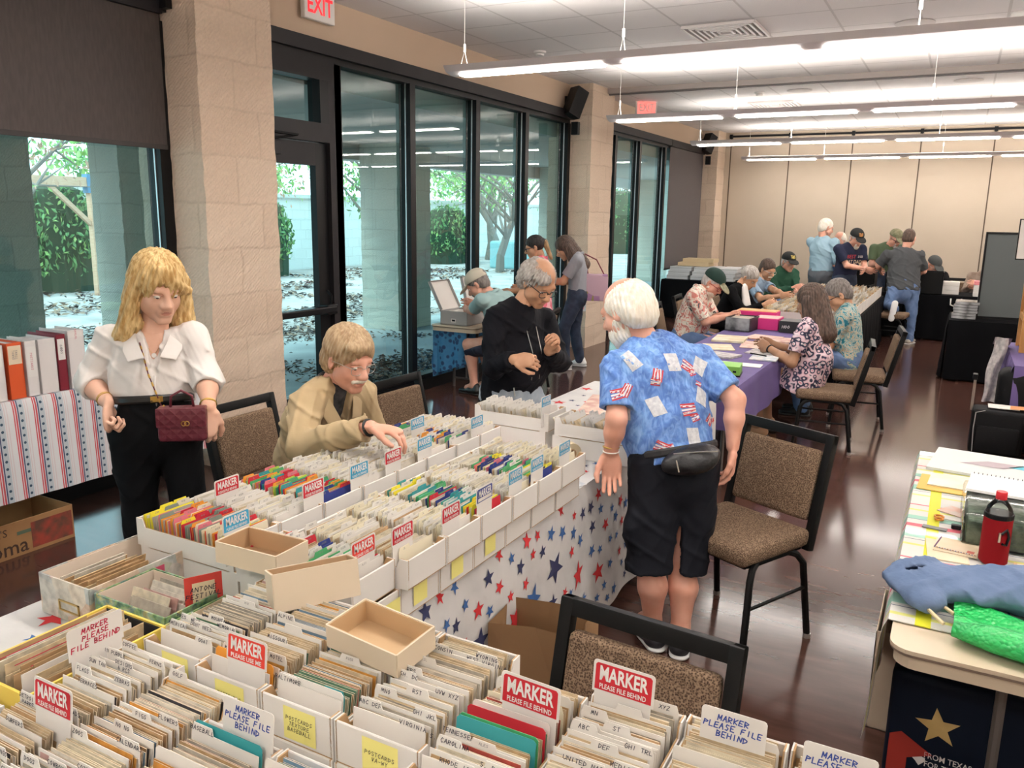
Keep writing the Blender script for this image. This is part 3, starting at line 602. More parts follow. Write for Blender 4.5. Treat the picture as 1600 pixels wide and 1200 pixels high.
# --- card and divider meshes (local: x across, z up, thin in y, base at z=0)
CC = {'cream': (.68, .53, .33), 'tan': (.56, .36, .18), 'grey': (.44, .40, .33), 'white': (.72, .67, .57), 'blue': (.18, .30, .42), 'red': (.50, .08, .06), 'green': (.12, .26, .16), 'dark': (.05, .045, .05), 'buff': (.72, .64, .48), 'pink': (.62, .38, .34), 'orange': (.72, .33, .06)}
cmt = {k: mat('card_'+k, v, .7, var=tuple(q*.72 for q in v), scale=35) for k, v in CC.items()}
edge = mat('card_edge', (.70, .60, .44), .8)
CM = {}
def card_mesh(c, w=.15, h=.092):
    k = (c, w, h)
    if k not in CM:
        mb = MB(); mb.box(-w/2, w/2, -.0006, .0006, 0, h, edge); mb.add([(-w/2, -.0009, 0), (w/2, -.0009, 0), (w/2, -.0009, h), (-w/2, -.0009, h)], [(0, 1, 2, 3)], cmt[c])
        mb.add([(-w/2, .0009, h), (w/2, .0009, h), (w/2, .0009, 0), (-w/2, .0009, 0)], [(0, 1, 2, 3)], cmt[c]); CM[k] = mb.mesh('postcard')
    return CM[k]
tabc = {'w': mat('tab_white', (.76, .73, .68), .75), 'cream': mat('tab_cream', (.78, .72, .55), .75), 'yellow': mat('tab_yellow', (.85, .75, .04), .6), 'red': mat('tab_red', (.60, .02, .04), .6), 'green': mat('tab_green', (.08, .42, .16), .6), 'teal': mat('tab_teal', (.04, .34, .36), .6),
        'grey': mat('tab_grey', (.25, .30, .25), .7), 'orange': mat('tab_orange', (.85, .35, .04), .6), 'navy': mat('tab_navy', (.03, .05, .25), .6), 'pink': mat('tab_pink', (.75, .20, .25), .6), 'lime': mat('tab_lime', (.45, .65, .08), .6)}
def divider_mesh(text, tab, c='w', w=.165, h=.098, th=.014, hs=.0085, im=None):
    """tab: -1 left, 0 middle, 1 right, 2 full"""
    k = (text, tab, c, w, h, hs)
    if k in CM: return CM[k]
    a = w/2; tw = w/3
    if tab == 2: pr = [(-a, 0), (a, 0), (a, h+th-.006), (a-.006, h+th), (-a+.006, h+th), (-a, h+th-.006)]; cx = 0
    else:
        l = -a+(tab+1)*tw; r = l+tw; cx = (l+r)/2; pr = [(-a, 0), (a, 0), (a, h)]+([(r, h)] if r < a-.01 else [])+[(r-.005, h+th), (l+.005, h+th)]+([(l, h)] if l > -a+.01 else [])+[(-a, h)]
    M = Matrix(((1, 0, 0, 0), (0, 0, -1, 0), (0, 1, 0, 0), (0, 0, 0, 1))); mb = MB().prism(pr, -.0006, .0006, tabc[c], M)
    if text:
        nl = text.count('\n')+1; hgt = hs*1.45*nl; M2 = Matrix(((1, 0, 0, cx), (0, 0, -1, -.0012), (0, 1, 0, h+th-hgt/2-.003), (0, 0, 0, 1))); M2 = Matrix(((1, 0, 0, cx), (0, 0, 1, -.0012), (0, 1, 0, h+th-hgt/2-.003), (0, 0, 0, 1)))
        mb.hand(text, hs, im or ink, M2, hs*.075)
    CM[k] = mb.mesh('divider_card'); return CM[k]
stuffmb = MB(); NCARD = [0]
def place(me, name, p, rz, rx, label, cat, group):
    o = bpy.data.objects.new(name, me); C.objects.link(o); o.location = p; o.rotation_euler = (rx, 0, rz); return tag(o, label, cat, group)
def put(me, p, rz, rx, as_obj, label, group, name='postcard', cat='postcard'):
    if as_obj: return place(me, name, p, rz, rx, label, cat, group)
    M = Matrix.Translation(p) @ Euler((rx, 0, rz)).to_matrix().to_4x4()
    for m in me.materials: stuffmb._m(m)
    off = len(stuffmb.v); stuffmb.v += [tuple(M @ v.co) for v in me.vertices]
    for f in me.polygons: stuffmb.f.append(tuple(off+i for i in f.vertices)); stuffmb.mi.append(stuffmb.mats.index(me.materials[f.material_index]))
def fill(x0, x1, y0, y1, z, axis, name, pal, divs, pitch=.0046, own=0, seed=0, tabs=('w',), dens=.10, scrib=True, rx0=-.16, dw=None, end=.02, ownd=0):
    """cards face -y (axis y) or +x (axis x). divs: list of (fraction, text, tab, color)"""
    rs = random.Random(seed); L = (y1-y0) if axis == 'y' else (x1-x0); Wd = (x1-x0) if axis == 'y' else (y1-y0)
    rz = 0 if axis == 'y' else math.pi/2; s = end+.012; dl = sorted(divs); di = 0; run = 0; nown = 0; cur = rs.choice(pal); w = min(.168, Wd-.024); lean = rx0; h = .090
    grp = 'postcards standing in '+name; lab = 'postcard standing on edge in '+name; nd = 0
    while s < L-end-.006:
        f = s/L; pos = (lambda q: ((x0+x1)/2, y0+q, z+.004) if axis == 'y' else (x1-q, (y0+y1)/2, z+.004))(s)
        if di < len(dl) and f >= dl[di][0]:
            _, tx, tb, cc = dl[di]; di += 1
            put(divider_mesh(tx, tb, cc, w+.002), pos, rz, lean*.6, True, 'divider tab lettered %s in a front table carton' % tx.replace('\n', ' ').title() if tx else 'plain divider card in '+name, None if tx else 'plain dividers in '+name, 'divider_card', 'divider card'); s += pitch*.9; continue
        if rs.random() < dens:
            tc_ = rs.choice(tabs); tb = rs.choice((-1, 0, 1)); me = divider_mesh(rs.choice(('', 'ALE', 'NEO', 'CIT', 'ROS')) if not scrib else rs.choice(('MIR', 'ALES', 'CON', 'RVER', 'SL')), tb, tc_, w+.002, .096, .012, .0055, inks)
            isd = nd < ownd; nd += 1
            put(me, (pos[0], pos[1], pos[2]), rz, lean*.5+rs.uniform(-.05, .05), isd, 'pencilled tab divider card in '+name, 'pencilled dividers in '+name, 'divider_card', 'divider card'); s += pitch*.8; continue
        if run <= 0: run = rs.randint(2, 9); cur = rs.choice(pal); lean = rx0+rs.uniform(-.07, .07); h = .088+rs.uniform(-.004, .004)
        run -= 1; ow = nown < own and NCARD[0] < 300
        if ow: nown += 1; NCARD[0] += 1
        c = cur if rs.random() < .6 else rs.choice(pal); me = card_mesh(c, round(w-.012, 3), rs.choice((.086, .089, .092)))
        p = (pos[0]+(rs.uniform(-.004, .004) if axis == 'y' else 0), pos[1]+(rs.uniform(-.004, .004) if axis == 'x' else 0), pos[2])
        put(me, p, rz, lean+rs.uniform(-.02, .02), ow, lab, grp); s += pitch*rs.uniform(.75, 1.15)
LO, UP = .748, .848
warm = ['cream', 'cream', 'tan', 'buff', 'white', 'cream', 'grey', 'buff']
mixed = ['grey', 'blue', 'cream', 'white', 'tan', 'dark', 'pink', 'buff', 'green', 'cream', 'cream', 'orange', 'tan', 'red']
X1 = [-1.545, -1.355, -1.163, -.967, -.763, -.566, -.373, -.176, .03]
Y1 = [(1.105, 1.475), (1.085, 1.475), (1.085, 1.475), (1.085, 1.475), (1.03, 1.40), (1.06, 1.44), (1.07, 1.45), (1.07, 1.46)]
NM = ['the box behind the yellow box', 'the box with the red use-me marker', 'the box of tall old postcards', 'the Wisconsin and Virginia box', 'the Texas and Tennessee box', 'the XYZ and United Nations box', 'the box with the blue handwritten marker at front right', 'the front right corner box']
NT = ['POSTCARDS\nPLEASE', 'POSTCARDS\nVIEWS', 'POSTCARDS\nTEXTURE\nBASEBALL', 'POSTCARDS\nVA-WY', None, None, None, None]
DV = [[(.08, 'GOAT', 1, 'w'), (.14, 'AMERICAN', -1, 'w'), (.19, 'DONT NEED', 0, 'w'), (.24, 'PRES. WEST', -1, 'w'), (.28, 'MEMORIAL', 1, 'w'), (.33, 'LA. MOUNTAIN', 0, 'w'), (.60, '', 0, 'w'), (.8, '', 1, 'w')],
      [(.05, 'PARK', 0, 'w'), (.10, '', 2, 'orange'), (.14, 'MATES', -1, 'w'), (.20, 'MOTEL', 1, 'w'), (.36, 'MISSOURI', 0, 'w'), (.5, '', 0, 'w'), (.58, 'ALPINE', -1, 'w')],
      [(.04, 'BALTIMORE', -1, 'w'), (.07, '', 2, 'w'), (.10, '', 1, 'teal'), (.5, 'HAWAII', 0, 'w'), (.93, 'IDAHO\nCARDS', 1, 'w')],
      [(.05, 'VIRGINIA', 1, 'w'), (.13, 'ABC DEF', -1, 'w'), (.17, 'GHI JKL', 1, 'w'), (.24, 'MNO', -1, 'w'), (.31, 'RST', 0, 'w'), (.38, 'UVW XYZ', 1, 'w'), (.43, 'WASH. DC', -1, 'w'), (.47, 'RPS', -1, 'w'), (.74, 'WISCONSIN', -1, 'w'), (.79, 'WYOMING\nWEST VIRGINIA', 1, 'w')],
      [(.05, 'RHODE ISLAND', 0, 'w'), (.14, 'S. DAKOTA', 1, 'w'), (.20, 'S. CAROLINA', -1, 'w'), (.30, 'TENNESSEE', -1, 'w'), (.38, '', 2, 'teal'), (.42, '', 2, 'green'), (.50, '', 2, 'red'), (.55, '', 2, 'w'), (.61, 'TEXAS', 1, 'cream'), (.72, '', 1, 'cream'), (.80, '', 2, 'w'), (.84, 'UTAH', -1, 'w')],
      [(.10, '', 0, 'w'), (.30, 'UNITED NATIONS\nBLDG.', 0, 'w'), (.36, 'MEDICINE', 1, 'w'), (.47, 'DEF', 0, 'w'), (.52, 'GHI TRL', 1, 'w'), (.56, 'ABC', -1, 'w'), (.63, 'ST', 0, 'w'), (.70, 'MN', -1, 'w'), (.80, '', 0, 'w'), (.92, 'XYZ', 1, 'w')],
      [(.3, '', 0, 'w'), (.6, '', 2, 'w')], [(.5, '', 0, 'w')]]
OWN = [16, 20, 26, 26, 30, 30, 22, 4]
for i in range(8):
    y0, y1 = Y1[i]
    card_box(X1[i], X1[i+1], y0-.004, y1-.01, LO, 'empty looking white carton under '+NM[i], 'lower cartons on the front table', H=.10, dip=.004)
    card_box(X1[i], X1[i+1], y0, y1, UP, 'white carton, '+NM[i], 'upper cartons on the front table', note=NT[i])
    fill(X1[i], X1[i+1], y0, y1, UP, 'y', NM[i], warm if i in (3, 5, 6, 7) else mixed, DV[i], own=OWN[i], seed=i, dens=.02)
R2 = [(-1.75, -1.556, .42, .80, 'the box at the lower left corner'), (-1.556, -1.37, .64, 1.075, 'the Florida box below the yellow box'), (-1.37, -1.18, .62, 1.045, 'the Golf and Flowers box'), (-1.18, -.985, .60, .97, 'the Baseball box'), (-.985, -.79, .60, .975, 'the box at the bottom edge')]
DV2 = [[(.5, '', 0, 'w'), (.9, '', 2, 'w')],
       [(.12, 'BATHINGS', 1, 'w'), (.2, 'BOTANICS', -1, 'w'), (.26, 'SURFERS', 0, 'w'), (.40, 'DETROIT\nPARKS', -1, 'w'), (.43, 'RAILROADS', 1, 'w'), (.60, 'TERRACES', 0, 'w'), (.66, 'FLAGS', -1, 'w'), (.69, 'ZEBRAS', 1, 'w'), (.74, 'SUN TAN', -1, 'w'), (.80, 'DESIGNS\n& RCS', 0, 'w'), (.84, 'IN PURPLE', -1, 'w'), (.88, 'FERNS', 1, 'w'), (.93, 'COFFEE', -1, 'w'), (.96, 'FLORIDA', 1, 'w')],
       [(.12, 'CHURCH', -1, 'w'), (.16, 'CARTOONS', 1, 'w'), (.20, 'DOGS', -1, 'w'), (.24, 'COWBOYS', 0, 'w'), (.28, 'COTTAGE', 1, 'w'), (.40, 'ZOOS', -1, 'w'), (.45, 'CALENDARS', 1, 'w'), (.53, 'NO NO', 0, 'w'), (.62, 'FIGS', 0, 'w'), (.66, 'FLOWERS', 1, 'w'), (.92, 'GOLF', -1, 'w')],
       [(.25, 'BEACHES', 0, 'w'), (.40, 'BANKS', -1, 'w'), (.62, '', 2, 'w'), (.83, 'BASEBALL', -1, 'w'), (.86, '', 2, 'teal')], [(.8, '', 2, 'w'), (.3, '', 0, 'w')]]
for i, (x0, x1, y0, y1, nm) in enumerate(R2):
    card_box(x0, x1, y0, y1, LO, 'white carton under '+nm, 'lower cartons on the front table', H=.10, dip=.004)
    card_box(x0, x1, y0, y1, UP, 'white carton, '+nm, 'upper cartons on the front table')
    fill(x0, x1, y0, y1, UP, 'y', nm, mixed if i != 1 else warm+['blue', 'dark'], DV2[i], own=[10, 44, 40, 30, 2][i], seed=20+i, dens=.0)
# middle table, two rows running away
YB_ = [1.594, 1.79, 1.995, 2.205, 2.41, 2.61, 2.83, 3.03, 3.22]
YA_ = [1.56, 1.757, 1.962, 2.167, 2.382, 2.582, 2.79, 3.02]
ordn = ['nearest', 'second', 'third', 'fourth', 'fifth', 'sixth', 'seventh', 'farthest']
wp = ['white', 'white', 'buff', 'cream', 'white']
for i in range(8):
    y0, y1 = YB_[i], YB_[i+1]; nm = 'the %s box of the left row' % ordn[i]
    card_box(-2.20, -1.775, y0, y1, LO, 'white carton under '+nm, 'lower cartons of the left row', 'x', H=.10, dip=.004)
    card_box(-2.215, -1.79, y0, y1, UP, 'white carton, '+nm, 'upper cartons of the left row', 'x')
    tb = {0: ('grey', 'grey', 'yellow', 'red', 'cream', 'orange', 'pink'), 2: ('teal', 'orange', 'navy', 'green', 'lime', 'red', 'pink'), 6: ('w', 'orange', 'navy', 'green', 'w')}.get(i, ('w', 'w', 'w', 'cream'))
    fill(-2.215, -1.79, y0, y1, UP, 'x', nm, wp if i else ['white', 'grey', 'cream'], [], seed=40+i, tabs=tb, dens=.62 if i in (0, 2) else .42, rx0=-.12, pitch=.0062, ownd=12)
for i in range(7):
    y0, y1 = YA_[i], YA_[i+1]; nm = 'the %s box of the right row' % ordn[i]; sh = -.04 if i == 0 else 0
    card_box(-1.73, -1.30, y0, y1, LO, 'white carton under '+nm, 'lower cartons of the right row', 'x', H=.10, dip=.004)
    card_box(-1.70+sh, -1.275+sh, y0, y1, UP, 'white carton, '+nm, 'upper cartons of the right row', 'x')
    tb = {0: ('w', 'w', 'red', 'green', 'navy'), 3: ('yellow', 'green', 'teal', 'navy', 'red', 'w', 'w', 'w'), 5: ('w', 'green', 'yellow', 'pink', 'navy', 'w'), 6: ('cream', 'cream', 'w')}.get(i, ('w', 'w', 'cream'))
    fill(-1.70+sh, -1.275+sh, y0, y1, UP, 'x', nm, ['cream', 'buff', 'white', 'white', 'tan'] if i < 3 else wp, [], seed=60+i, tabs=tb, dens=.18 if i in (1,) else .45, rx0=-.12, pitch=.0062, ownd=12)
    if i in (0, 1, 2, 3):   # notes on the lower carton ends
        t = [c_ for c_ in S.objects if c_.get('label') == 'white carton under '+nm][0]
        M = Matrix(((1, 0, 0, -.005 if i else .06), (0, 0, 1, -.2165), (0, 1, 0, .05), (0, 0, 0, 1)))
        n_ = MB().add([(-.035, -.030, 0), (.035, -.030, 0), (.035, .030, 0), (-.035, .030, 0)], [(0, 1, 2, 3)], yel, M)
        M = M @ T(0, 0, .0008); n_.hand('VIEWS\nPEOPLE\nALL', .010, ink, M, .0007)
        nn = n_.build('sticky_note', t); nn['label'] = 'yellow sticky note with handwriting'; nn.matrix_parent_inverse = Matrix.Identity(4); nn.rotation_euler = (0, 0, 0)
        # the visible end faces +x, the carton's local -y side faces +x after its quarter turn
cb = card_box(-2.14, -1.71, 3.53, 3.735, LO, 'lower pinkish carton of the far pair behind the middle boxes', 'far cartons on the middle table', 'x', H=.10, dip=.004)
card_box(-2.125, -1.695, 3.53, 3.735, UP, 'upper pinkish carton with a cyan marker near the roll of tape', 'far cartons on the middle table', 'x')
fill(-2.125, -1.695, 3.53, 3.735, UP, 'x', 'the far pinkish carton', wp+['grey'], [], seed=80, dens=.5, rx0=-.3, pitch=.009, ownd=10)
card_box(-1.66, -1.235, 3.50, 3.70, LO, 'lower white carton behind the roll of tape', 'far cartons on the middle table', 'x', H=.10, dip=.004)
card_box(-1.65, -1.225, 3.50, 3.70, UP, 'upper white carton behind the roll of tape', 'far cartons on the middle table', 'x')
fill(-1.65, -1.225, 3.50, 3.70, UP, 'x', 'the carton behind the roll of tape', wp+['grey', 'tan'], [], seed=81, dens=.3, rx0=-.6, pitch=.012, ownd=8)
tag(stuffmb.build('postcards'), 'densely packed postcards and dividers filling the remaining cartons', 'postcards', kind='stuff')
# --- marker signs
def marker(x, y, z, face, col, sub, label, w=.105, h=.055, rx=0., deg=0, hand=None, below=.10):
    """face 'y' looks to -y, 'x' looks to +x"""
    t = thing('marker_sign', label, 'sign', (x, y, z), (0 if face == 'y' else math.pi/2)+math.radians(deg)); t.rotation_euler[0] = rx; a = w/2
    M = Matrix(((1, 0, 0, 0), (0, 0, -1, 0), (0, 1, 0, 0), (0, 0, 0, 1)))
    pr = [(-a, -h/2), (a, -h/2), (a, h/2-.006), (a-.002, h/2-.002), (a-.006, h/2), (-a+.006, h/2), (-a+.002, h/2-.002), (-a, h/2-.006)]
    c = mat('marker_'+col, {'red': (.60, .015, .03), 'brightred': (.78, .05, .03), 'cyan': (.05, .38, .62), 'navy': (.03, .05, .25), 'white': (.74, .70, .66)}[col], .45)
    crd = MB().prism(pr, -.0007, .0007, wcard, M).box(-a*.92, a*.92, -.0007, .0007, -h/2-below, -h/2, wcard).build('card', t)
    F = Matrix(((1, 0, 0, 0), (0, 0, 1, -.0013), (0, 1, 0, 0), (0, 0, 0, 1))); F2 = Matrix(((1, 0, 0, 0), (0, 0, 1, -.0021), (0, 1, 0, 0), (0, 0, 0, 1)))
    mb = MB()
    if hand: hz_ = w/max(len(l) for l in hand.split('\n'))*.98; mb.hand(hand, hz_, {'navy': inkb, 'red': inkr}[sub], F @ T(0, h*.08, 0), hz_*.10); mb.build('handwriting', crd); return t
    q = a*.92; k = h*.42; mb.add([(-q, -k, 0), (q, -k, 0), (q, k-.004, 0), (q-.004, k, 0), (-q+.004, k, 0), (-q, k-.004, 0)], [(0, 1, 2, 3, 4, 5)], c, F)
    tx = text_geo('MARKER', 1, .03)[0]; s_ = 1.72*q/(tx[:, 0].max()-tx[:, 0].min()); mb.text('MARKER', 1, mat('print_white', (.8, .78, .76), .5), F2 @ T(0, h*.10, 0) @ Matrix.Diagonal((s_, h*.62, 1, 1)), .03)
    if sub:
        tx = text_geo(sub, 1, .02)[0]; s_ = 1.65*q/(tx[:, 0].max()-tx[:, 0].min()); mb.text(sub, 1, mat('print_white'), F2 @ T(0, -h*.29, 0) @ Matrix.Diagonal((s_, h*.22, 1, 1)), .02)
    else: mb.add([(-q*.9, -k*.85, 0), (q*.9, -k*.85, 0), (q*.9, -k*.35, 0), (-q*.9, -k*.35, 0)], [(0, 1, 2, 3)], wcard, F2)
    mb.build('printed_label', crd); return t
PF, PU = 'PLEASE FILE BEHIND', 'PLEASE USE ME'
for (x, y, col, sub, lb) in ((-2.048, 1.839, 'red', PF, 'red marker sign at the window side of the left row, nearest the woman'), (-1.776, 1.624, 'cyan', PF, 'cyan marker sign above the empty cream box lid, front of the left row'), (-1.784, 1.965, 'red', PF, 'red marker sign on the left row between two cyan ones'),
        (-1.78, 2.199, 'cyan', PF, 'cyan marker sign beside the multicoloured dividers of the left row'), (-1.78, 2.40, 'red', PF, 'red marker sign farthest back in the left row'), (-1.78, 2.609, 'cyan', PF, 'cyan marker sign in the left row right of the farthest red one'),
        (-1.99, 2.86, 'cyan', PF, 'cyan marker sign by the seated man\'s fingers'), (-1.78, 3.017, 'cyan', PF, 'cyan marker sign at the far end of the left row'),
        (-1.33, 1.66, 'brightred', PU, 'bright red please use me marker at the near end of the right row'), (-1.30, 1.80, 'red', PF, 'red marker sign on the right row behind the bright red one'), (-1.27, 2.01, 'red', PF, 'red marker sign on the right row below the navy one'),
        (-1.27, 2.215, 'navy', None, 'navy marker sign with a blank white band on the right row'), (-1.27, 2.43, 'cyan', PF, 'cyan marker sign just behind the navy one on the right row'), (-1.27, 2.60, 'cyan', PF, 'cyan marker sign beside the red tab on the right row'),
        (-1.27, 2.84, 'cyan', PF, 'cyan marker sign nearest the calculator at the right row\'s end'), (-1.70, 3.55, 'cyan', PF, 'cyan marker sign on the far pinkish carton')):
    marker(x-.022, y, 1.0, 'x', col, sub, lb, rx=0, w=.105)
marker(-1.40, .805, 1.0, 'y', 'red', PF, 'red marker sign at the lower left in the Florida box', w=.115, h=.062, rx=-.1)
marker(-1.225, 1.115, .995, 'y', 'brightred', PU, 'bright red please use me sign in the box near the green floral box', w=.115, h=.062, rx=-.1)
marker(-.63, 1.26, 1.0, 'y', 'red', PF, 'red marker sign in the Texas box', w=.13, h=.066, rx=-.1, deg=-3)
marker(-.49, 1.39, 1.0, 'y', 'red', PF, 'red marker sign against the nearest chair back in the XYZ box', w=.13, h=.066, rx=-.1, deg=-2)
marker(-1.555, 1.0, .995, 'x', 'white', 'red', 'white card handwritten in red in the yellow box', w=.13, h=.07, hand='MARKER\nPLEASE\nFILE BEHIND', rx=0)
marker(-1.045, .945, .985, 'y', 'white', 'navy', 'white card handwritten in blue in the Baseball box', w=.125, h=.075, hand='MARKER\nPLEASE FILE\nBEHIND', rx=-.1)
marker(-.272, 1.385, .97, 'y', 'white', 'navy', 'white card handwritten in blue at the front right by the chair', w=.12, h=.075, hand='MARKER\nPLEASE FILE\nBEHIND', rx=-.1)
marker(-.085, 1.36, .975, 'y', 'white', 'navy', 'white card handwritten in blue at the bottom right corner', w=.12, h=.075, hand='MARKER\nPLEASE FILE\nBEHIND', rx=-.1)
# --- cream lids
cream = mat('cream_board', (.66, .55, .41), .75); creami = mat('cream_inside', (.48, .31, .17), .8)
def lid(loc, w, d, h, rot, label, inner=creami):
    t = thing('box_lid', label, 'box lid', loc); t.rotation_euler = rot; mb = MB(); a, b = w/2, d/2
    for s in (-1, 1): mb.box(-a, a, s*b-.002, s*b+.002, 0, h, cream); mb.box(s*a-.002, s*a+.002, -b, b, 0, h, cream); mb.box(-a+.003, a-.003, s*(b-.004)-.001, s*(b-.004)+.001, .002, h-.001, inner); mb.box(s*(a-.004)-.001, s*(a-.004)+.001, -b+.003, b-.003, .002, h-.001, inner)
    mb.box(-a, a, -b, b, 0, .002, cream).box(-a+.003, a-.003, -b+.003, b-.003, .002, .004, inner).build('tray', t); return t
lid((-1.60, 1.53, .953), .215, .125, .06, (0, 0, math.radians(2)), 'empty cream cardboard tray with brown inside below the cyan marker')
lid((-1.345, 1.455, .93), .215, .075, .095, (math.radians(-13), 0, math.radians(58)), 'cream cardboard tray tipped on its side in front of the red use-me marker')
lid((-1.035, 1.325, .955), .205, .125, .055, (math.radians(5), math.radians(2), math.radians(-5)), 'empty cream cardboard tray lying on the tall old postcards', mat('cream_inside2', (.56, .38, .21), .8))
# yellow box
ym = mat('yellow_board', (.78, .58, .10), .6); dk = mat('black_inside', (.012, .012, .014), .8)
t = thing('yellow_box', 'open yellow file box of old letters at the left of the front table', 'box', (-1.665, 1.01, .748)); mb = MB()
for s in (-1, 1):
    mb.box(-.105, .105, s*.165-.003, s*.165+.003, 0, .185, ym).box(s*.105-.003, s*.105+.003, -.165, .165, 0, .185, ym).box(-.10, .10, s*.16-.002, s*.16+.002, .004, .18, dk)
    mb.box(s*.100-.002, s*.100+.002, -.16, .16, .004, .18, kraft)
mb.box(-.105, .105, -.165, .165, 0, .003, ym).build('carton', t)
rs = random.Random(9)
for k in range(22):
    a = -.088+k*.0078; hh = .165+rs.uniform(0, .04); me = MB(); l = rs.uniform(.2, .3); oy = rs.uniform(-.01, .01) if l > .27 else rs.uniform(-.02, .02)
    m_ = rs.choice([cmt['cream'], cmt['buff'], cmt['tan'], cmt['white'], wcard, kraft])
    me.box(-.0008, .0008, -l/2+oy, l/2+oy, 0, hh, m_)
    if k % 3 == 0: me.box(.0009, .0012, -l/2+oy+.02, l/2+oy-.02, hh-.012, hh-.010, inkr).hand('LETTERS', .010, ink, Matrix(((0, 0, 1, .0016), (1, 0, 0, 0), (0, 1, 0, hh-.026), (0, 0, 0, 1))), .0006)
    o = me.build('envelope', loc=(-1.665+a, 1.01, .752)); o.rotation_euler = (0, rs.uniform(-.05, .12), 0); tag(o, 'old envelope filed upright in the yellow box', 'envelope', 'envelopes in the yellow box')
# patterned photo box
g = NG('collage_paper', rough=.5); v_ = g.node('TexVoronoi', {'Vector': g.map((1, 1, 1)), 'Scale': 14.}); g.col(g.mix(.45, g.ramp(v_.outputs['Color'], [(.1, (.62, .42, .36)), (.35, (.25, .35, .38)), (.5, (.66, .56, .42)), (.65, (.50, .28, .14)), (.8, (.70, .60, .50)), (.9, (.15, .25, .14))]), g.ramp(g.noise(30.), [(.3, (.25, .18, .15)), (.6, (.75, .68, .6))]))); collage = g.m
liner = mat('box_liner', (.66, .56, .46), .8)
def deco_box(x0, x1, y0, y1, z0, h, m, label, inner=liner):
    t = thing('photo_box', label, 'box', ((x0+x1)/2, (y0+y1)/2, z0)); a, b = (x1-x0)/2, (y1-y0)/2; mb = MB()
    for s in (-1, 1): mb.box(-a, a, s*b-.0025, s*b+.0025, 0, h, m).box(s*a-.0025, s*a+.0025, -b, b, 0, h, m).box(-a+.003, a-.003, s*(b-.004)-.001, s*(b-.004)+.001, .003, h-.003, inner).box(s*(a-.004)-.001, s*(a-.004)+.001, -b+.003, b-.003, .003, h-.003, inner)
    mb.box(-a, a, -b, b, 0, .003, inner).build('carton', t); return t, a, b
t, a, b = deco_box(-2.235, -2.01, 1.285, 1.62, .748, .122, collage, 'open box covered in vintage letter collage paper at the table corner')
br = mat('brass', (.55, .38, .15), .35, .8)
MB().box(-.045, .045, -.004, 0, .030, .034, br).box(-.045, .045, -.004, 0, .058, .062, br).box(-.045, -.041, -.004, 0, .03, .062, br).box(.041, .045, -.004, 0, .03, .062, br).build('label_holder', t).location = (.02, -b-.0025, 0)
pk = mat('stamp_pink', (.62, .08, .16), .6)
MB().box(0, .0006, .03, .075, .07, .105, pk).box(0, .0006, -.11, -.06, .05, .08, pk).build('stamp_print', t).location = (a+.0026, 0, 0)
for k in range(12):
    aa = -.085+k*.013; l = rs.uniform(.15, .22); o = MB().box(-.001, .001, -l/2, l/2, 0, rs.uniform(.09, .112), rs.choice([cmt['tan'], cmt['cream'], cmt['tan'], cmt['white']])).build('envelope', loc=(-2.12+aa, 1.42+rs.uniform(-.02, .02), .752)); o.rotation_euler = (0, .25, 0); tag(o, 'kraft envelope filed in the vintage collage box', 'envelope', 'envelopes in the collage box')
g = NG('monet_green', rough=.5); nn_ = g.noise(16., g.map((1, 1, 1)), 5, 1.5); n2_ = g.noise(40., None, 3); g.col(g.mix(.35, g.ramp(nn_, [(.3, (.02, .07, .05)), (.45, (.06, .20, .10)), (.52, (.20, .32, .06)), (.58, (.10, .22, .25)), (.68, (.55, .42, .10))]), g.ramp(n2_, [(.4, (.05, .10, .06)), (.6, (.5, .6, .35))]))); monet = g.m
t, a, b = deco_box(-2.0, -1.715, 1.295, 1.485, .748, .11, monet, 'green painterly floral photo box full of small packets')
t2, a2, b2 = deco_box(-1.70, -1.56, 1.18, 1.48, .748, .10, monet, 'second green painterly box behind the first row of cartons', cream)
tag(MB().box(-.04, .04, -.13, .13, 0, .08, mat('cream_block', (.72, .66, .48), .7)).build('cream_packet', loc=(-1.63, 1.33, .752)), 'pale cream packet inside the second green box', 'packet')
for k in range(14):
    l = rs.uniform(.12, .16); o = MB().box(-l/2, l/2, -.001, .001, 0, rs.uniform(.085, .115), rs.choice([cmt['grey'], cmt['buff'], cmt['pink'], cmt['cream'], cmt['white']])).build('plastic_packet', loc=(-1.86+rs.uniform(-.02, .02), 1.32+k*.0105, .753)); o.rotation_euler = (-.35, 0, 0); tag(o, 'clear sleeved packet leaning in the green floral box', 'packet', 'packets in the green floral box')
t = thing('art_card', 'red framed festival card standing in the green box', 'card', (-1.73, 1.435, .80), math.radians(62))
M = Matrix(((1, 0, 0, 0), (0, 0, -1, 0), (0, 1, 0, 0), (0, 0, 0, 1)))
MB().box(-.05, .05, -.001, .001, 0, .12, mat('card_red_frame', (.60, .05, .04), .5)).build('card', t)
MB().box(-.03, .03, -.0018, -.001, .025, .10, mat('card_pale', (.70, .60, .42), .6)).hand('ANTONE\nFESTIVAL\nROAD', .013, ink, Matrix(((1, 0, 0, 0), (0, 0, 1, -.0024), (0, 1, 0, .062), (0, 0, 0, 1))), .001).build('lettering', t)
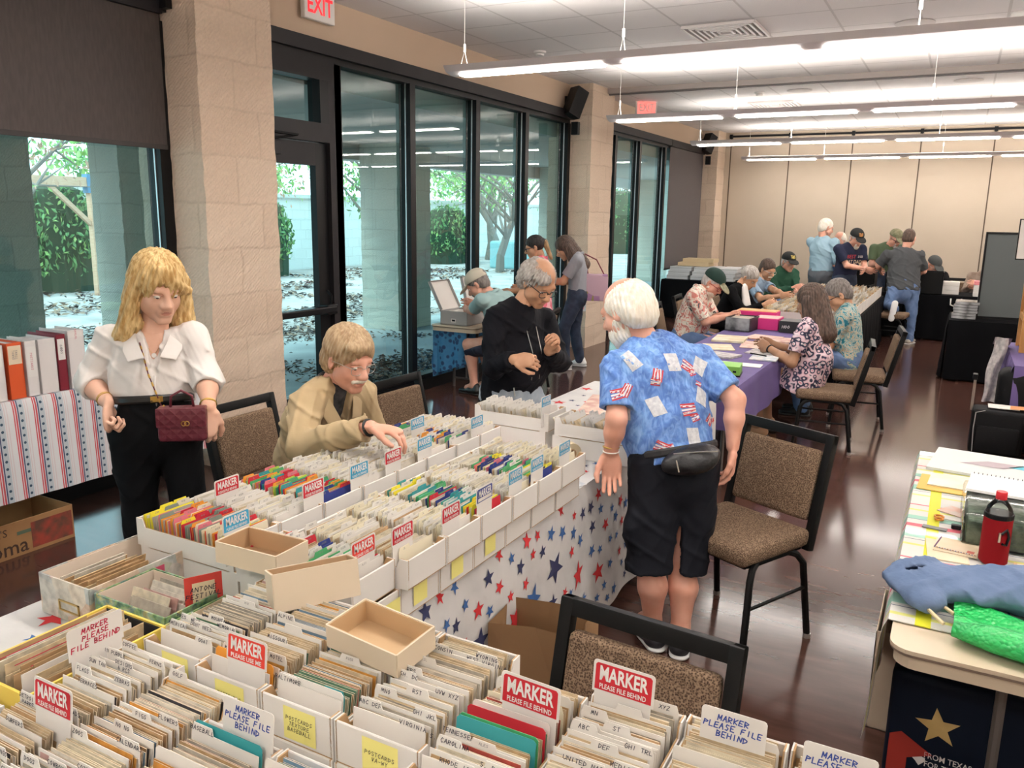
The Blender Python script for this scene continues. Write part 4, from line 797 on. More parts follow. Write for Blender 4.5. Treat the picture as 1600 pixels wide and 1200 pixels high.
# ------------------------------------------------------------------ people (signed distance bodies meshed with surface nets)
V = lambda *a: np.array(a, float)
def nrm(v): return v/(np.linalg.norm(v)+1e-9)
def sd(p, q):
    t = q[0]
    if t == 'c' or t == 's':
        a, b, ra, rb = q[1:5]
        if t == 's':
            n, fl = nrm(q[5]), q[6]; k = 1/fl-1
            P = p+np.outer((p-a)@n, n).reshape(p.shape)*k; B = b-a; B = B+n*(B@n)*k
        else: P = p; B = b-a
        d = P-a; l = B@B+1e-12; h = np.clip((d@B)/l, 0, 1); return np.sqrt(((d-h[..., None]*B)**2).sum(-1))-(ra+(rb-ra)*h)
    if t == 'e':
        c, R, r = q[1:4]; d = (p-c)@R.T if R is not None else p-c
        k0 = np.sqrt(((d/r)**2).sum(-1)); k1 = np.sqrt(((d/(r*r))**2).sum(-1))+1e-9; return k0*(k0-1)/k1
    if t == 't':
        c, ax, Rr, r = q[1:5]; d = p-c; z = d@ax; rho = np.sqrt(np.maximum((d**2).sum(-1)-z*z, 0)); return np.sqrt((rho-Rr)**2+(z/q[5])**2)-r
def smin(a, b, k): h = np.clip(.5+.5*(b-a)/k, 0, 1); return b+(a-b)*h-k*h*(1-h)
def group(p, prims, k=.03, cuts=(), minus=(), mk=.006, noise=None):
    d = None
    for q in prims: e = sd(p, q).astype(np.float32); d = e if d is None else smin(d, e, k)
    for q in minus: d = -smin(-d, sd(p, q).astype(np.float32), mk)
    if noise: d = d+noise(p)
    for o, n in cuts: d = np.maximum(d, (p-o)@nrm(n))
    return d
def bounds(prims, pad=.02):
    lo = np.full(3, 9e9); hi = -lo
    for q in prims:
        if q[0] in 'cs':
            for c, r in ((q[1], q[3]), (q[2], q[4])): lo = np.minimum(lo, c-r); hi = np.maximum(hi, c+r)
        elif q[0] == 'e': r = max(q[3]); lo = np.minimum(lo, q[1]-r); hi = np.maximum(hi, q[1]+r)
        else: r = q[3]+q[4]*max(1, q[5]); lo = np.minimum(lo, q[1]-r); hi = np.maximum(hi, q[1]+r)
    return lo-pad, hi+pad
def snet(f, lo, hi, h):
    n = np.ceil((hi-lo)/h).astype(int)+1; ax = [lo[i]+h*np.arange(n[i]) for i in range(3)]
    P = np.stack(np.meshgrid(*ax, indexing='ij'), -1).astype(np.float32); F = f(P); F[F == 0] = 1e-6; s = F < 0
    nx, ny, nz = [k-1 for k in F.shape]; acc = np.zeros((nx, ny, nz, 3), np.float32); cnt = np.zeros((nx, ny, nz), np.float32)
    for a in range(3):
        b, c = [k for k in range(3) if k != a]
        sl0 = [slice(None)]*3; sl1 = [slice(None)]*3; sl0[a] = slice(0, -1); sl1[a] = slice(1, None)
        F0, F1 = F[tuple(sl0)], F[tuple(sl1)]; m = (s[tuple(sl0)] != s[tuple(sl1)]); t = np.where(m, F0/(F0-F1+1e-12), 0)
        Q = P[tuple(sl0)].copy(); Q[..., a] += t*h; Q *= m[..., None]
        for db in (0, 1):
            for dc in (0, 1):
                sl = [slice(None)]*3; sl[b] = slice(db, db+F.shape[b]-1); sl[c] = slice(dc, dc+F.shape[c]-1)
                acc += Q[tuple(sl)]; cnt += m[tuple(sl)]
    act = cnt > 0; idx = -np.ones(act.shape, int); idx[act] = np.arange(act.sum()); v = acc[act]/cnt[act][:, None]; faces = []
    for a in range(3):
        b, c = (a+1) % 3, (a+2) % 3
        sl0 = [slice(1, -1)]*3; sl0[a] = slice(0, -1); sl1 = [slice(1, -1)]*3; sl1[a] = slice(1, None)
        s0, s1 = s[tuple(sl0)], s[tuple(sl1)]; m = s0 != s1; I = np.argwhere(m); fl = s0[m]
        if not len(I): continue
        o = np.ones(3, int); o[a] = 0; I = I+o; q = []
        for db, dc in ((-1, -1), (0, -1), (0, 0), (-1, 0)):
            J = I.copy(); J[:, b] += db; J[:, c] += dc; q.append(idx[J[:, 0], J[:, 1], J[:, 2]])
        q = np.stack(q, 1); q[~fl] = q[~fl][:, ::-1]; faces.append(q)
    return v.astype(float), (np.concatenate(faces) if faces else np.zeros((0, 4), int))
class Body:
    """collects surface pieces into one mesh object"""
    def __init__(s, root): s.v = []; s.f = []; s.mi = []; s.mats = []; s.n = 0; s.o = np.array(root)
    def add(s, v, f, m, region=None):
        if m not in s.mats: s.mats.append(m)
        base = s.mats.index(m); mi = np.full(len(f), base)
        if region is not None and len(f):
            c = v[f].mean(1)
            for test, mm in region:
                if mm not in s.mats: s.mats.append(mm)
                mi[test(c)] = s.mats.index(mm)
        s.v.append(v-s.o); s.f.append(f+s.n); s.mi.append(mi); s.n += len(v); return s
    def sdf(s, fn, prims, h, m, region=None, pad=.03):
        lo, hi = bounds(prims, pad); v, f = snet(fn, lo, hi, h); return s.add(v, f, m, region)
    def build(s, name, parent):
        me = bpy.data.meshes.new(name); v = np.concatenate(s.v); f = np.concatenate(s.f)
        me.from_pydata(v.tolist(), [], f.tolist())
        for m in s.mats: me.materials.append(m)
        me.polygons.foreach_set('material_index', np.concatenate(s.mi)); me.polygons.foreach_set('use_smooth', [True]*len(f)); me.update()
        o = bpy.data.objects.new(name, me); C.objects.link(o); o.parent = parent; return o
def folds(amp, sc=1., seed=0., ax=None):
    def fn(p):
        x, y, z = p[..., 0]*sc+seed, p[..., 1]*sc, p[..., 2]*sc
        a = np.sin(15*x+12*z+2.6*np.sin(9*z+6*y)); b = np.sin(17*y-14*z+2.4*np.sin(11*x+4*z)); c = np.sin(34*z+9*np.sin(5*x+6*y)+12*x)
        return (amp*(-.9*np.exp(-(a/.35)**2)-.8*np.exp(-(b/.35)**2)+.35*a+.3*b-.35*np.exp(-(c/.3)**2))).astype(np.float32)
    return fn
skin_ = {'fair': mat('skin_fair', (.70, .40, .28), .5, var=(.74, .45, .33), scale=14, spec=.35), 'pink': mat('skin_pink', (.68, .33, .23), .5, var=(.74, .40, .30), scale=12, spec=.35),
         'tan': mat('skin_tan', (.50, .26, .15), .5, var=(.56, .31, .19), scale=14, spec=.35), 'brown': mat('skin_brown', (.36, .19, .11), .5, var=(.42, .23, .14), scale=14, spec=.35)}
lipm = mat('lips', (.56, .24, .18), .45); eyew = mat('eye_white', (.60, .55, .50), .3); iris = mat('eye_iris', (.05, .04, .04), .2)
def hairmat(name, c1, c2, sc=60): return mat(name, c1, .5, var=c2, scale=sc, stretch=(1, 1, .25), bump=.6, bscale=120, spec=.4)
HM = {'blond': hairmat('hair_blond', (.46, .27, .09), (.76, .56, .27), 60), 'sandy': hairmat('hair_sandy', (.34, .22, .12), (.52, .38, .23)), 'grey': hairmat('hair_grey', (.30, .26, .23), (.50, .46, .42)), 'white': hairmat('hair_white', (.74, .66, .54), (.86, .82, .74)),
      'brown': hairmat('hair_brown', (.05, .03, .022), (.12, .075, .055)), 'black': hairmat('hair_black', (.012, .01, .01), (.04, .032, .03)), 'dgrey': hairmat('hair_dark_grey', (.12, .10, .09), (.26, .23, .21)), 'wgrey': hairmat('hair_silver', (.42, .38, .36), (.66, .62, .60)), 'dyed': hairmat('hair_blonde_tail', (.30, .17, .08), (.55, .36, .18))}
def frame_of(fd, up=(0, 0, 1)):
    fd = nrm(np.array(fd, float)); r = nrm(np.cross(fd, up)); u = np.cross(r, fd); return np.stack([r, fd, u])
E3 = np.eye(3)
def head_prims(fat=1.):
    a = [('e', V(0, -.016, .034), E3, V(.077, .098, .090)), ('e', V(0, .024, -.030), E3, V(.066*fat, .070, .090)), ('e', V(0, .034, -.086), E3, V(.050*fat, .046, .036)), ('c', V(-.012, .074, -.106), V(.012, .074, -.106), .017, .017),
         ('c', V(-.040*fat, .050, -.036), V(-.050*fat, .022, -.060), .026, .026), ('c', V(.040*fat, .050, -.036), V(.050*fat, .022, -.060), .026, .026), ('c', V(-.036, .080, .024), V(.036, .080, .024), .012, .012),
         ('c', V(0, .086, .014), V(0, .114, -.030), .008, .0135), ('c', V(-.013, .100, -.036), V(.013, .100, -.036), .009, .009), ('c', V(-.018, .087, -.063), V(.018, .087, -.063), .0065, .0065), ('c', V(-.015, .086, -.072), V(.015, .086, -.072), .007, .007)]
    ears = [('e', V(s*.080, -.008, -.008), frame_of((s*.35, 1, 0)), V(.010, .020, .033)) for s in (-1, 1)]
    minus = [('e', V(s*.033, .098, .002), E3, V(.019, .020, .012)) for s in (-1, 1)]+[('c', V(-.020, .097, -.0675), V(.020, .097, -.0675), .0014, .0014)]
    return a, ears, minus
def build_head(B, c, Fr, hs, sk, h, fat=1., open_eyes=True):
    a, ears, minus = head_prims(fat)
    def fn(p):
        d = group(p, a, .020, minus=minus, mk=.007); e = group(p, ears, .005, minus=[('e', V(s*.092, .002, -.006), E3, V(.010, .010, .018)) for s in (-1, 1)], mk=.004); return smin(d, e, .008)
    lo, hi = bounds(a+ears, .015); v, f = snet(fn, lo, hi, h/hs)
    reg = [(lambda q: ((np.abs(q[:, 0]) < .020) & (q[:, 1] > .087) & (np.abs(q[:, 2]+.0675) < .0075-.006*(np.abs(q[:, 0])/.02)**2)), lipm)]
    if len(f):
        cc = v[f].mean(1); mask = reg[0][0](cc)
    w = (v*hs)@Fr+c; B.add(w, f, sk, [(lambda q, m=mask: m, lipm)])
    if h < .012:
        for s in (-1, 1):
            for ctr, r, m in ((V(s*.033, .0795, .001), .0125, eyew), (V(s*.034, .0865, -.002), .0068, iris)):
                q = [('e', ctr, E3, V(r, r, r*.75))]; lo, hi = bounds(q, .006); v, f = snet(lambda p: group(p, q, .01), lo, hi, max(.0022, h*.5)); B.add((v*hs)@Fr+c, f, m)
            q = [('c', V(s*.020, .088, .0085), V(s*.047, .080, .0065), .0045, .0045)]; lo, hi = bounds(q, .006); v, f = snet(lambda p: group(p, q, .01), lo, hi, max(.0026, h*.6)); B.add((v*hs)@Fr+c, f, sk)
def hair_piece(root, parent, c, Fr, hs, style, m, h, name='hair', seed=0):
    B = Body(root); n = lambda amp: (lambda p: (amp*(np.sin(np.arctan2(p[..., 0], p[..., 1]+.01)*34+p[..., 2]*30+seed)+.6*np.sin(p[..., 0]*300+p[..., 2]*90))).astype(np.float32))
    cr_ = ('e', V(0, -.018, .036), E3, V(.085, .106, .100)); cuts = []; k = .02; amp = .0018; minus = []
    face = ('e', V(0, .115, -.035), E3, V(.066, .085, .098))
    if style == 'short': pr = [cr_, ('e', V(0, -.050, -.02), E3, V(.080, .068, .075))]; minus = [face]; cuts = [(V(0, -.06, -.095), V(0, .4, -1)), (V(0, .028, 0), V(0, 1, -1.15))]
    elif style == 'crop': pr = [('e', V(0, -.018, .036), E3, V(.0815, .102, .0945)), ('e', V(0, -.045, -.02), E3, V(.078, .066, .07))]; minus = [face]; cuts = [(V(0, -.06, -.07), V(0, .3, -1)), (V(0, .028, 0), V(0, 1, -1.1))]; amp = .0006
    elif style == 'mop': pr = [('e', V(0, -.014, .042), E3, V(.092, .112, .100)), ('e', V(0, -.055, -.02), E3, V(.086, .068, .080)), ('e', V(.02, .07, .085), E3, V(.06, .035, .028))]; minus = [('e', V(0, .118, -.030), E3, V(.068, .080, .092))]; cuts = [(V(0, -.06, -.10), V(0, .4, -1)), (V(0, .040, -.01), V(0, 1, -1.0))]; amp = .003
    elif style == 'thin': pr = [('e', V(0, -.030, .026), E3, V(.098, .104, .088)), ('e', V(0, -.065, -.02), E3, V(.090, .064, .085)), ('e', V(.05, .05, .07), E3, V(.05, .05, .03))]; minus = [('e', V(0, .118, -.038), E3, V(.066, .080, .092)), ('e', V(-.01, .03, .150), E3, V(.040, .055, .044))]; cuts = [(V(0, -.06, -.10), V(0, .4, -1)), (V(0, .048, 0), V(0, 1, -.9))]; amp = .0045
    elif style == 'fringe': pr = [('e', V(0, -.028, .020), E3, V(.092, .104, .098)), ('e', V(0, -.060, -.025), E3, V(.088, .066, .080))]; minus = [face, ('e', V(0, .015, .142), E3, V(.076, .100, .080))]; cuts = [(V(0, -.06, -.09), V(0, .3, -1)), (V(0, .034, 0), V(0, 1, -.9))]; amp = .0022
    elif style == 'bob': pr = [('e', V(0, -.018, .042), E3, V(.100, .118, .108)), ('c', V(-.085, -.005, .02), V(-.118, .012, -.19), .036, .040), ('c', V(.085, -.005, .02), V(.120, .012, -.18), .034, .036), ('c', V(-.04, -.085, 0), V(-.07, -.085, -.20), .05, .055), ('c', V(.04, -.085, 0), V(.06, -.085, -.20), .05, .05), ('c', V(.02, .07, .10), V(-.085, .075, .015), .022, .016), ('c', V(-.09, .01, -.14), V(-.13, .0, -.215), .04, .03), ('c', V(.09, .01, -.14), V(.135, .0, -.20), .036, .026)]; minus = [('e', V(.022, .125, .0), E3, V(.042, .06, .062))]; amp = .0032
    elif style == 'long': pr = [('e', V(0, -.020, .040), E3, V(.092, .112, .100)), ('c', V(-.075, -.005, .01), V(-.085, .02, -.24), .030, .030), ('c', V(.075, -.005, .01), V(.085, .02, -.24), .030, .030), ('c', V(0, -.075, 0), V(0, -.085, -.27), .065, .075), ('c', V(-.06, -.04, 0), V(-.06, -.05, -.26), .045, .045), ('c', V(.06, -.04, 0), V(.06, -.05, -.26), .045, .045)]
    elif style == 'tail': pr = [('e', V(0, -.018, .038), E3, V(.086, .108, .098)), ('e', V(0, -.115, .03), E3, V(.03, .035, .035))]; minus = [face]; cuts = [(V(0, .028, 0), V(0, 1, -1.1)), (V(0, -.06, -.08), V(0, .3, -1))]
    elif style == 'tailonly': pr = [('c', V(0, -.125, .02), V(0, -.145, -.17), .034, .018)]
    elif style == 'beard': pr = [('e', V(0, .030, -.085), E3, V(.072, .066, .055)), ('c', V(-.060, .01, -.04), V(.0, .05, -.12), .022, .03), ('c', V(.060, .01, -.04), V(.0, .05, -.12), .022, .03)]; minus = [('e', V(0, .085, -.040), E3, V(.040, .06, .042))]; cuts = [(V(0, 0, -.022), V(0, .3, 1)), (V(0, -.02, 0), V(0, -1, 0))]; amp = .003
    elif style == 'goatee': pr = [('e', V(0, .070, -.105), E3, V(.034, .034, .034)), ('c', V(-.024, .088, -.058), V(.024, .088, -.058), .011, .011), ('c', V(-.027, .084, -.06), V(-.027, .074, -.10), .009, .011), ('c', V(.027, .084, -.06), V(.027, .074, -.10), .009, .011)]; k = .01; amp = .001
    elif style == 'moustache': pr = [('c', V(0, .101, -.050), V(-.030, .086, -.062), .0125, .008), ('c', V(0, .101, -.050), V(.030, .086, -.062), .0125, .008)]; k = .005; amp = .0006
    elif style == 'brows': pr = [('c', V(s*.018, .089, .026), V(s*.048, .078, .027), .0055, .003) for s in (-1, 1)]; k = .001; amp = .0003
    fn = lambda p: group(p, pr, k, cuts, minus, .01, n(amp)); lo, hi = bounds(pr, .012); v, f = snet(fn, lo, hi, h/hs); B.add((v*hs)@Fr+c, f, m); return B.build(name, parent)
def cap_piece(root, parent, c, Fr, hs, m, h, brim=None, emblem=None, back=None, hole=False):
    B = Body(root); dome = [('e', V(0, -.014, .052), E3, V(.092, .112, .092))]; minus = [('e', V(0, -.014, .046), E3, V(.083, .103, .086))]
    fn = lambda p: smin(group(p, dome, .01, [(V(0, 0, .040), V(0, .12, -1))], minus, .003), group(p, [('e', V(0, .112, .040), frame_of((0, 1, -.28)), V(.076, .082, .011))], .01, [(V(0, .078, 0), V(0, -1, 0))]), .008)
    v, f = snet(fn, V(-.11, -.14, -.02), V(.11, .22, .16), h/hs)
    cc = v[f].mean(1) if len(f) else v; rg = []
    if brim: rg.append((lambda q, mk=(cc[:, 1] > .088) & (cc[:, 2] < .075): mk, brim))
    if emblem: rg.append((lambda q, mk=(cc[:, 1] > .055) & (np.abs(cc[:, 0]) < .032) & (cc[:, 2] > .075) & (cc[:, 2] < .115) & (np.sin(cc[:, 0]*420)+np.sin(cc[:, 2]*500+cc[:, 0]*90) > -.2): mk, emblem))
    if back: rg.append((lambda q, mk=(cc[:, 1] < -.045): mk, back))
    if hole: rg.append((lambda q, mk=((cc[:, 0]/.032)**2+((cc[:, 2]-.062)/.022)**2 < 1) & (cc[:, 1] < -.06): mk, HM['dgrey']))
    B.add((v*hs)@Fr+c, f, m, rg); return B.build('cap', parent)
def glasses(root, parent, c, Fr, hs, m, thick=.0016, sq=1.):
    mb = MB(); W = lambda x, y, z: tuple((V(x, y, z)*hs)@Fr+c-np.array(root))
    for s in (-1, 1):
        ring = [W(s*.034+.025*math.cos(a)*(1+.12*abs(math.sin(2*a))*sq), .103-.25*abs(.025*math.cos(a))*(1 if math.cos(a)*s > 0 else 0), -.004+.019*math.sin(a)*(1+.12*abs(math.sin(2*a))*sq)) for a in [2*math.pi*k/20 for k in range(21)]]
        mb.tube(ring, thick*hs, m, 6, cap=False); mb.tube([W(s*.060, .094, .006), W(s*.080, .04, .006), W(s*.084, -.012, -.002)], thick*hs, m, 6)
    mb.tube([W(-.009, .106, .002), W(0, .109, .005), W(.009, .106, .002)], thick*hs, m, 6)
    return mb.build('eyeglasses', parent, smooth='all')
def hand_prims(w, d, pn, tsgn, curl, s=1., spread=1.):
    d = nrm(d); pn = nrm(pn-d*(pn@d)); sd_ = np.cross(d, pn); P = []
    P.append(('s', w-d*.012*s, w+d*.050*s, .026*s, .038*s, pn, .42)); P.append(('s', w+d*.045*s, w+d*.082*s, .038*s, .040*s, pn, .36)); F = []
    L = [(.040, .026, .020), (.045, .030, .022), (.042, .028, .021), (.033, .020, .018)]; R = [.0092, .0095, .009, .0078]
    for i in range(4):
        off = (1.5-i)*.0195*s*tsgn; a = w+d*(.088-.004*abs(i-1))*s+sd_*off; dd = d+sd_*tsgn*(1.5-i)*.06*spread; dd = nrm(dd); nn = pn; ang = (curl[i] if isinstance(curl, (list, tuple)) else curl)*(1+.08*i)
        for j in range(3):
            th = ang*(.7 if j == 0 else 1.0 if j == 1 else .7); dd2 = dd*math.cos(th)+nn*math.sin(th); nn = nn*math.cos(th)-dd*math.sin(th); dd = nrm(dd2)
            b = a+dd*L[i][j]*s; F.append(('c', a, b, R[i]*s*(1-.06*j), R[i]*s*(.94-.09*j))); a = b
    a = w+d*.022*s+sd_*tsgn*.030*s; b = w+d*.058*s+sd_*tsgn*.052*s+pn*.014*s; c = b+nrm(d*.8+sd_*tsgn*.25+pn*.45)*.032*s; e = c+nrm(d*.85+pn*.45-sd_*tsgn*.1)*.026*s
    Tm = [('c', a, b, .016*s, .0125*s), ('c', b, c, .0122*s, .0105*s), ('c', c, e, .0105*s, .0085*s)]
    return P, F, Tm
def ik(a, w, l1, l2, hint):
    d = w-a; D = np.linalg.norm(d)
    if D > (l1+l2)*.999: k = D/((l1+l2)*.999); l1 *= k; l2 *= k
    x = (l1*l1-l2*l2+D*D)/(2*D); y = math.sqrt(max(l1*l1-x*x, 0)); u = nrm(d); hp = nrm(hint-u*(hint@u)); return a+u*x+hp*y
def person(label, P, J, sc=1.05, sk='fair', hz=.006, shirt=None, sleeve='short', pants=None, legs='long', hair=(), cap=None, gl=None, shoe=None, girth=1., belly=0., hdir=(0, -1, -.3), hup=(0, 0, 1), curl=(.35, .35), palm=None, fold=.004, hem=None, sil=.74, collar=None, head_s=1.05, fat=1., hide=(), flat=.64, extra=None, sitting=False, skirt=None, shm2=None, hdd=None, tuck=.0, gname=None, vneck=None, chest=None, ptop=.085):
    """J: world joints: pel, neck, head, shL, shR, elL, elR, wrL, wrR, hipL.., knL, knR, anL, anR, f (facing)"""
    J = {k: np.array(v, float) for k, v in J.items()}; f = nrm(J['f']*V(1, 1, 0)); side = V(f[1], -f[0], 0)   # side = person's right
    pel, neck = J['pel'], J['neck']; sp = nrm(neck-pel); Lt = np.linalg.norm(neck-pel)
    for q, s in (('R', 1), ('L', -1)):
        if 'sh'+q not in J: J['sh'+q] = neck-sp*.055*sc+side*s*.185*sc*girth**.5
        if 'el'+q not in J: J['el'+q] = ik(J['sh'+q], J['wr'+q], .285*sc, .255*sc, J.get('hint'+q, V(0, 0, -1)+side*s*.5-f*.3))
        if 'hip'+q not in J: J['hip'+q] = pel+side*s*.088*sc-V(0, 0, .02)
        if 'kn'+q not in J: J['kn'+q] = ik(J['hip'+q], J['an'+q], .43*sc, .42*sc, f+side*s*.12)
    g = tuple(float(x) for x in (J['pel'][0], J['pel'][1], 0)); root = thing(gname or 'person', label, 'person', g)
    fs = np.cross(side, sp); fs = nrm(fs if fs@f > 0 else -fs)   # front normal of the leaning trunk
    Fr = frame_of(hdir, hup); hc = J['head']; skm = skin_[sk]; B = Body(g); hh = hz*.62
    build_head(B, hc, Fr, head_s, skm, hh, fat)
    nb = hc+(V(0, -.030, -.075)*head_s)@Fr
    npr = [('c', neck-sp*.05, nb, .062*sc, .054*sc), ('c', J['shL']*.5+neck*.5-sp*.03, J['shR']*.5+neck*.5-sp*.03, .05*sc, .05*sc)]
    B.sdf(lambda p: group(p, npr, .03), npr, hz, skm)
    core = [('s', pel, neck-sp*.08, .10*sc, .10*sc, fs, .6)]+[('c', J['hip'+q], J['kn'+q], .062*sc, .050*sc) for q in 'LR']+[('c', neck-sp*.08, J['sh'+q], .05*sc, .04*sc) for q in 'LR']
    B.sdf(lambda p: group(p, core, .03), core, max(hz, .012), skm)
    if chest: B.sdf(lambda p: group(p, chest, .02), chest, hz, skm)
    for q, ts in (('R', -1), ('L', 1)):
        if 'arm'+q in hide: continue
        a, e, w = J['sh'+q], J['el'+q], J['wr'+q]; fd = nrm(w-e); hd = nrm(np.array(hdd[q], float)) if hdd and q in hdd else fd
        pn = np.array(palm[q], float) if palm and q in palm else -side*(1 if q == 'R' else -1)
        Pm, Fi, Th = hand_prims(w+fd*.005, hd, pn, ts, curl[0] if q == 'L' else curl[1], sc*1.02)
        ap = [('c', a, e, .047*sc*girth**.5, .040*sc), ('c', e, e+(w-e)*.4, .041*sc, .039*sc), ('c', e+(w-e)*.4, w, .039*sc, .0265*sc)]; st = ap[1:] if sleeve == 'long' else ap
        if sleeve == 'long': st = [('c', a, e, .040*sc, .034*sc), ('c', e, w, .034*sc, .0265*sc)]
        allp = st+Pm+Fi+Th
        def fn(p, st=st, Pm=Pm, Fi=Fi, Th=Th):
            d = group(p, st, .025); d = smin(d, group(p, Pm, .02), .016); th = group(p, Th, .008); d = smin(d, th, .012)
            for i in range(4): d = smin(d, group(p, Fi[3*i:3*i+3], .004), .005)
            return d
        B.sdf(fn, allp, min(hz*.72, .009) if hz < .012 else hz*.6, skm, pad=.015)
    if legs in ('shorts', 'skirt'):
        for q in 'LR':
            kn, an = J['kn'+q], J['an'+q]; hp = J['hip'+q]; back = -f*.018; ft = nrm(J.get('toe'+q, f)*V(1, 1, 0))
            lp = [('c', kn+(hp-kn)*.5, kn, .075*sc, .056*sc), ('c', kn, kn+(an-kn)*.32+back, .052*sc, .058*sc), ('c', kn+(an-kn)*.32+back, an, .058*sc, .036*sc), ('c', an, an+ft*.10-V(0, 0, .035), .036*sc, .03*sc)]
            B.sdf(lambda p: group(p, lp, .03), lp, hz, skm)
    B.build('body', root)
    # garment: trunk
    if shirt:
        S_ = Body(g); rb = girth; w0, w1, w2 = .165*sc*rb, .150*sc*rb, .172*sc*rb**.7
        tp = [('s', pel-sp*.04, pel+sp*Lt*.30, w0, w1, fs, flat), ('s', pel+sp*Lt*.30, neck-sp*.16*sc, w1, w2, fs, flat*.97), ('s', neck-sp*.16*sc, neck-sp*.09*sc, w2, .145*sc, fs, flat*.86), ('c', J['shL'], neck-sp*.05, .058*sc, .058*sc), ('c', J['shR'], neck-sp*.05, .058*sc, .058*sc)]
        if belly: tp.append(('e', pel+sp*Lt*.34+fs*.05, np.stack([side, fs, sp]), V(.155*sc*rb, .12*sc*(1+belly), .19*sc)))
        hm = hem if hem is not None else -.06
        no = folds(fold, 1., len(label)*1.3)
        fnT = lambda p: group(p, tp, .045, noise=no, cuts=[(pel+sp*hm, -sp)], minus=[('c', neck-sp*.01, nb, .060*sc, .064*sc)]+(vneck or []), mk=.008)
        sg = []; ends = []
        for q in 'LR':
            a, e, w = J['sh'+q], J['el'+q], J['wr'+q]
            if sleeve == 'short': b = a+(e-a)*sil; pr = [('c', a, b+(e-a)*.1, .063*sc*rb**.5, .064*sc)]; cut = [(b, e-a)]
            else: b = e+(w-e)*(sil if sleeve == 'roll' else .93); pr = [('c', a, e, .062*sc*rb**.5, .056*sc), ('c', e, b+(w-e)*.1, .056*sc, .044*sc if sleeve != 'roll' else .05*sc)]; cut = [(b, w-e)]
            if 'arm'+q in hide and 'sleeve'+q in hide: continue
            inner = [('c', b-(nrm(cut[0][1])*.05), b+nrm(cut[0][1])*.05, .050*sc if sleeve != 'long' else .036*sc, .052*sc if sleeve != 'long' else .036*sc)]
            sg.append((pr, cut, inner))
        def fnS(p):
            d = fnT(p)
            for pr, cut, inner in sg: d = smin(d, group(p, pr, .03, cut, inner, .004, noise=no), .028)
            return d
        allp = tp+[x for s_ in sg for x in s_[0]]; S_.sdf(fnS, allp, hz, shirt)
        if collar is not False:
            cax = nrm(nb-neck+sp*.25); cp = [('t', neck+sp*.012, cax, .066*sc, .011*sc, 1.6)]; fnc = lambda p: group(p, cp, .01, cuts=[(neck+fs*.055, fs)] if collar == 'open' else [])
            S_.sdf(fnc, cp, min(hz, .008), collar if isinstance(collar, bpy.types.Material) else shirt)
        so_ = S_.build('shirt', root); P['shirt'] = (so_, J, side, fs, sp, Lt, g, S_)
    if pants:
        Pn = Body(g); tk = .90 if (hem is None or hem < .05) and legs != 'shorts' else 1.; pr = [('s', pel+sp*.07, pel-V(0, 0, .04), .150*sc*girth*tk, .158*sc*girth, fs if not sitting else f, .72)]; no = folds(fold*.9, .8, 2.); r1, r2, r3 = (.098, .070, .058) if legs != 'shorts' else (.106, .100, .1)
        lg = []; cuts = []
        for q in 'LR':
            h0, k0, a0 = J['hip'+q], J['kn'+q], J['an'+q]
            if legs == 'shorts': e = k0+(a0-k0)*.06; lg.append(([('c', h0, e, r1*sc, r2*sc)], [(e-V(0, 0, .0), k0-h0)], [('c', e-nrm(k0-h0)*.06, e+nrm(k0-h0)*.05, .085*sc, .088*sc)]))
            elif legs == 'long': lg.append(([('c', h0, k0, r1*sc*girth**.5, r2*sc), ('c', k0, a0+V(0, 0, -.03), r2*sc, r3*sc)], [(a0-V(0, 0, .055), V(0, 0, -1))] if not sitting or a0[2] < .3 else [(a0, a0-k0)], []))
        def fnP(p):
            d = group(p, pr, .03)
            for x, c_, mi_ in lg: d = smin(d, group(p, x, .03, c_, mi_, .004), .03)
            if legs == 'shorts': mk_ = (J['knL']+J['knR'])/2; d = -smin(-d, sd(p, ('s', pel-V(0, 0, .27*sc), mk_-V(0, 0, .10), .10, .19, side, .075)).astype(np.float32), .02)
            d = d+no(p); return np.maximum(d, (p-(pel+sp*ptop))@sp)
        if legs == 'shorts': pr = pr+[('e', J['hipL']*.38+J['knL']*.62-side*.085, E3, V(.045, .07, .095)), ('e', J['hipR']*.38+J['knR']*.62+side*.085, E3, V(.045, .07, .095))]
        if legs == 'skirt' and skirt:
            top, bot, rt, rb2 = skirt; pr = [('s', np.array(top, float), np.array(bot, float), rt, rb2, f, .8)]
            fnP = lambda p: group(p, pr, .03, [(np.array(bot, float), np.array(bot, float)-np.array(top, float))], noise=no)
        allp = pr+[x for l_ in lg for x in l_[0]]; Pn.sdf(fnP, allp, hz, pants); Pn.build('trousers' if legs == 'long' else legs if legs == 'shorts' else 'dress_skirt', root)
    if shoe:
        for q in 'LR':
            an = J['an'+q]; ft = nrm(J.get('toe'+q, f)*V(1, 1, 0)); tz = J.get('toez'+q, V(0, 0, 0))[2]; d = nrm(ft+V(0, 0, tz)); Sh = Body(g); ctr = an-V(0, 0, .05*sc) if tz == 0 else an-np.cross(np.cross(d, V(0, 0, 1)), d)*0+d*.0
            if tz == 0: ctr[2] = .045
            up = nrm(np.cross(np.cross(d, V(0, 0, 1)), d)); sdv = np.cross(d, up)
            pr = [('s', ctr-d*.045, ctr+d*.05, .042*sc, .046*sc, up, .9), ('s', ctr+d*.05-up*.008, ctr+d*.17-up*.016, .046*sc, .036*sc, up, .62), ('c', ctr-d*.03, ctr-d*.03+up*.045, .040*sc, .038*sc)]
            sl = [('s', ctr-d*.05-up*.034, ctr+d*.165-up*.036, .044*sc, .042*sc, up, .28)]
            Sh.sdf(lambda p: group(p, pr, .02, [(ctr-up*.034, -up)]), pr, hz, shoe[0]); Sh.sdf(lambda p: group(p, sl, .01), sl, hz, shoe[1]); Sh.build('shoe', root)
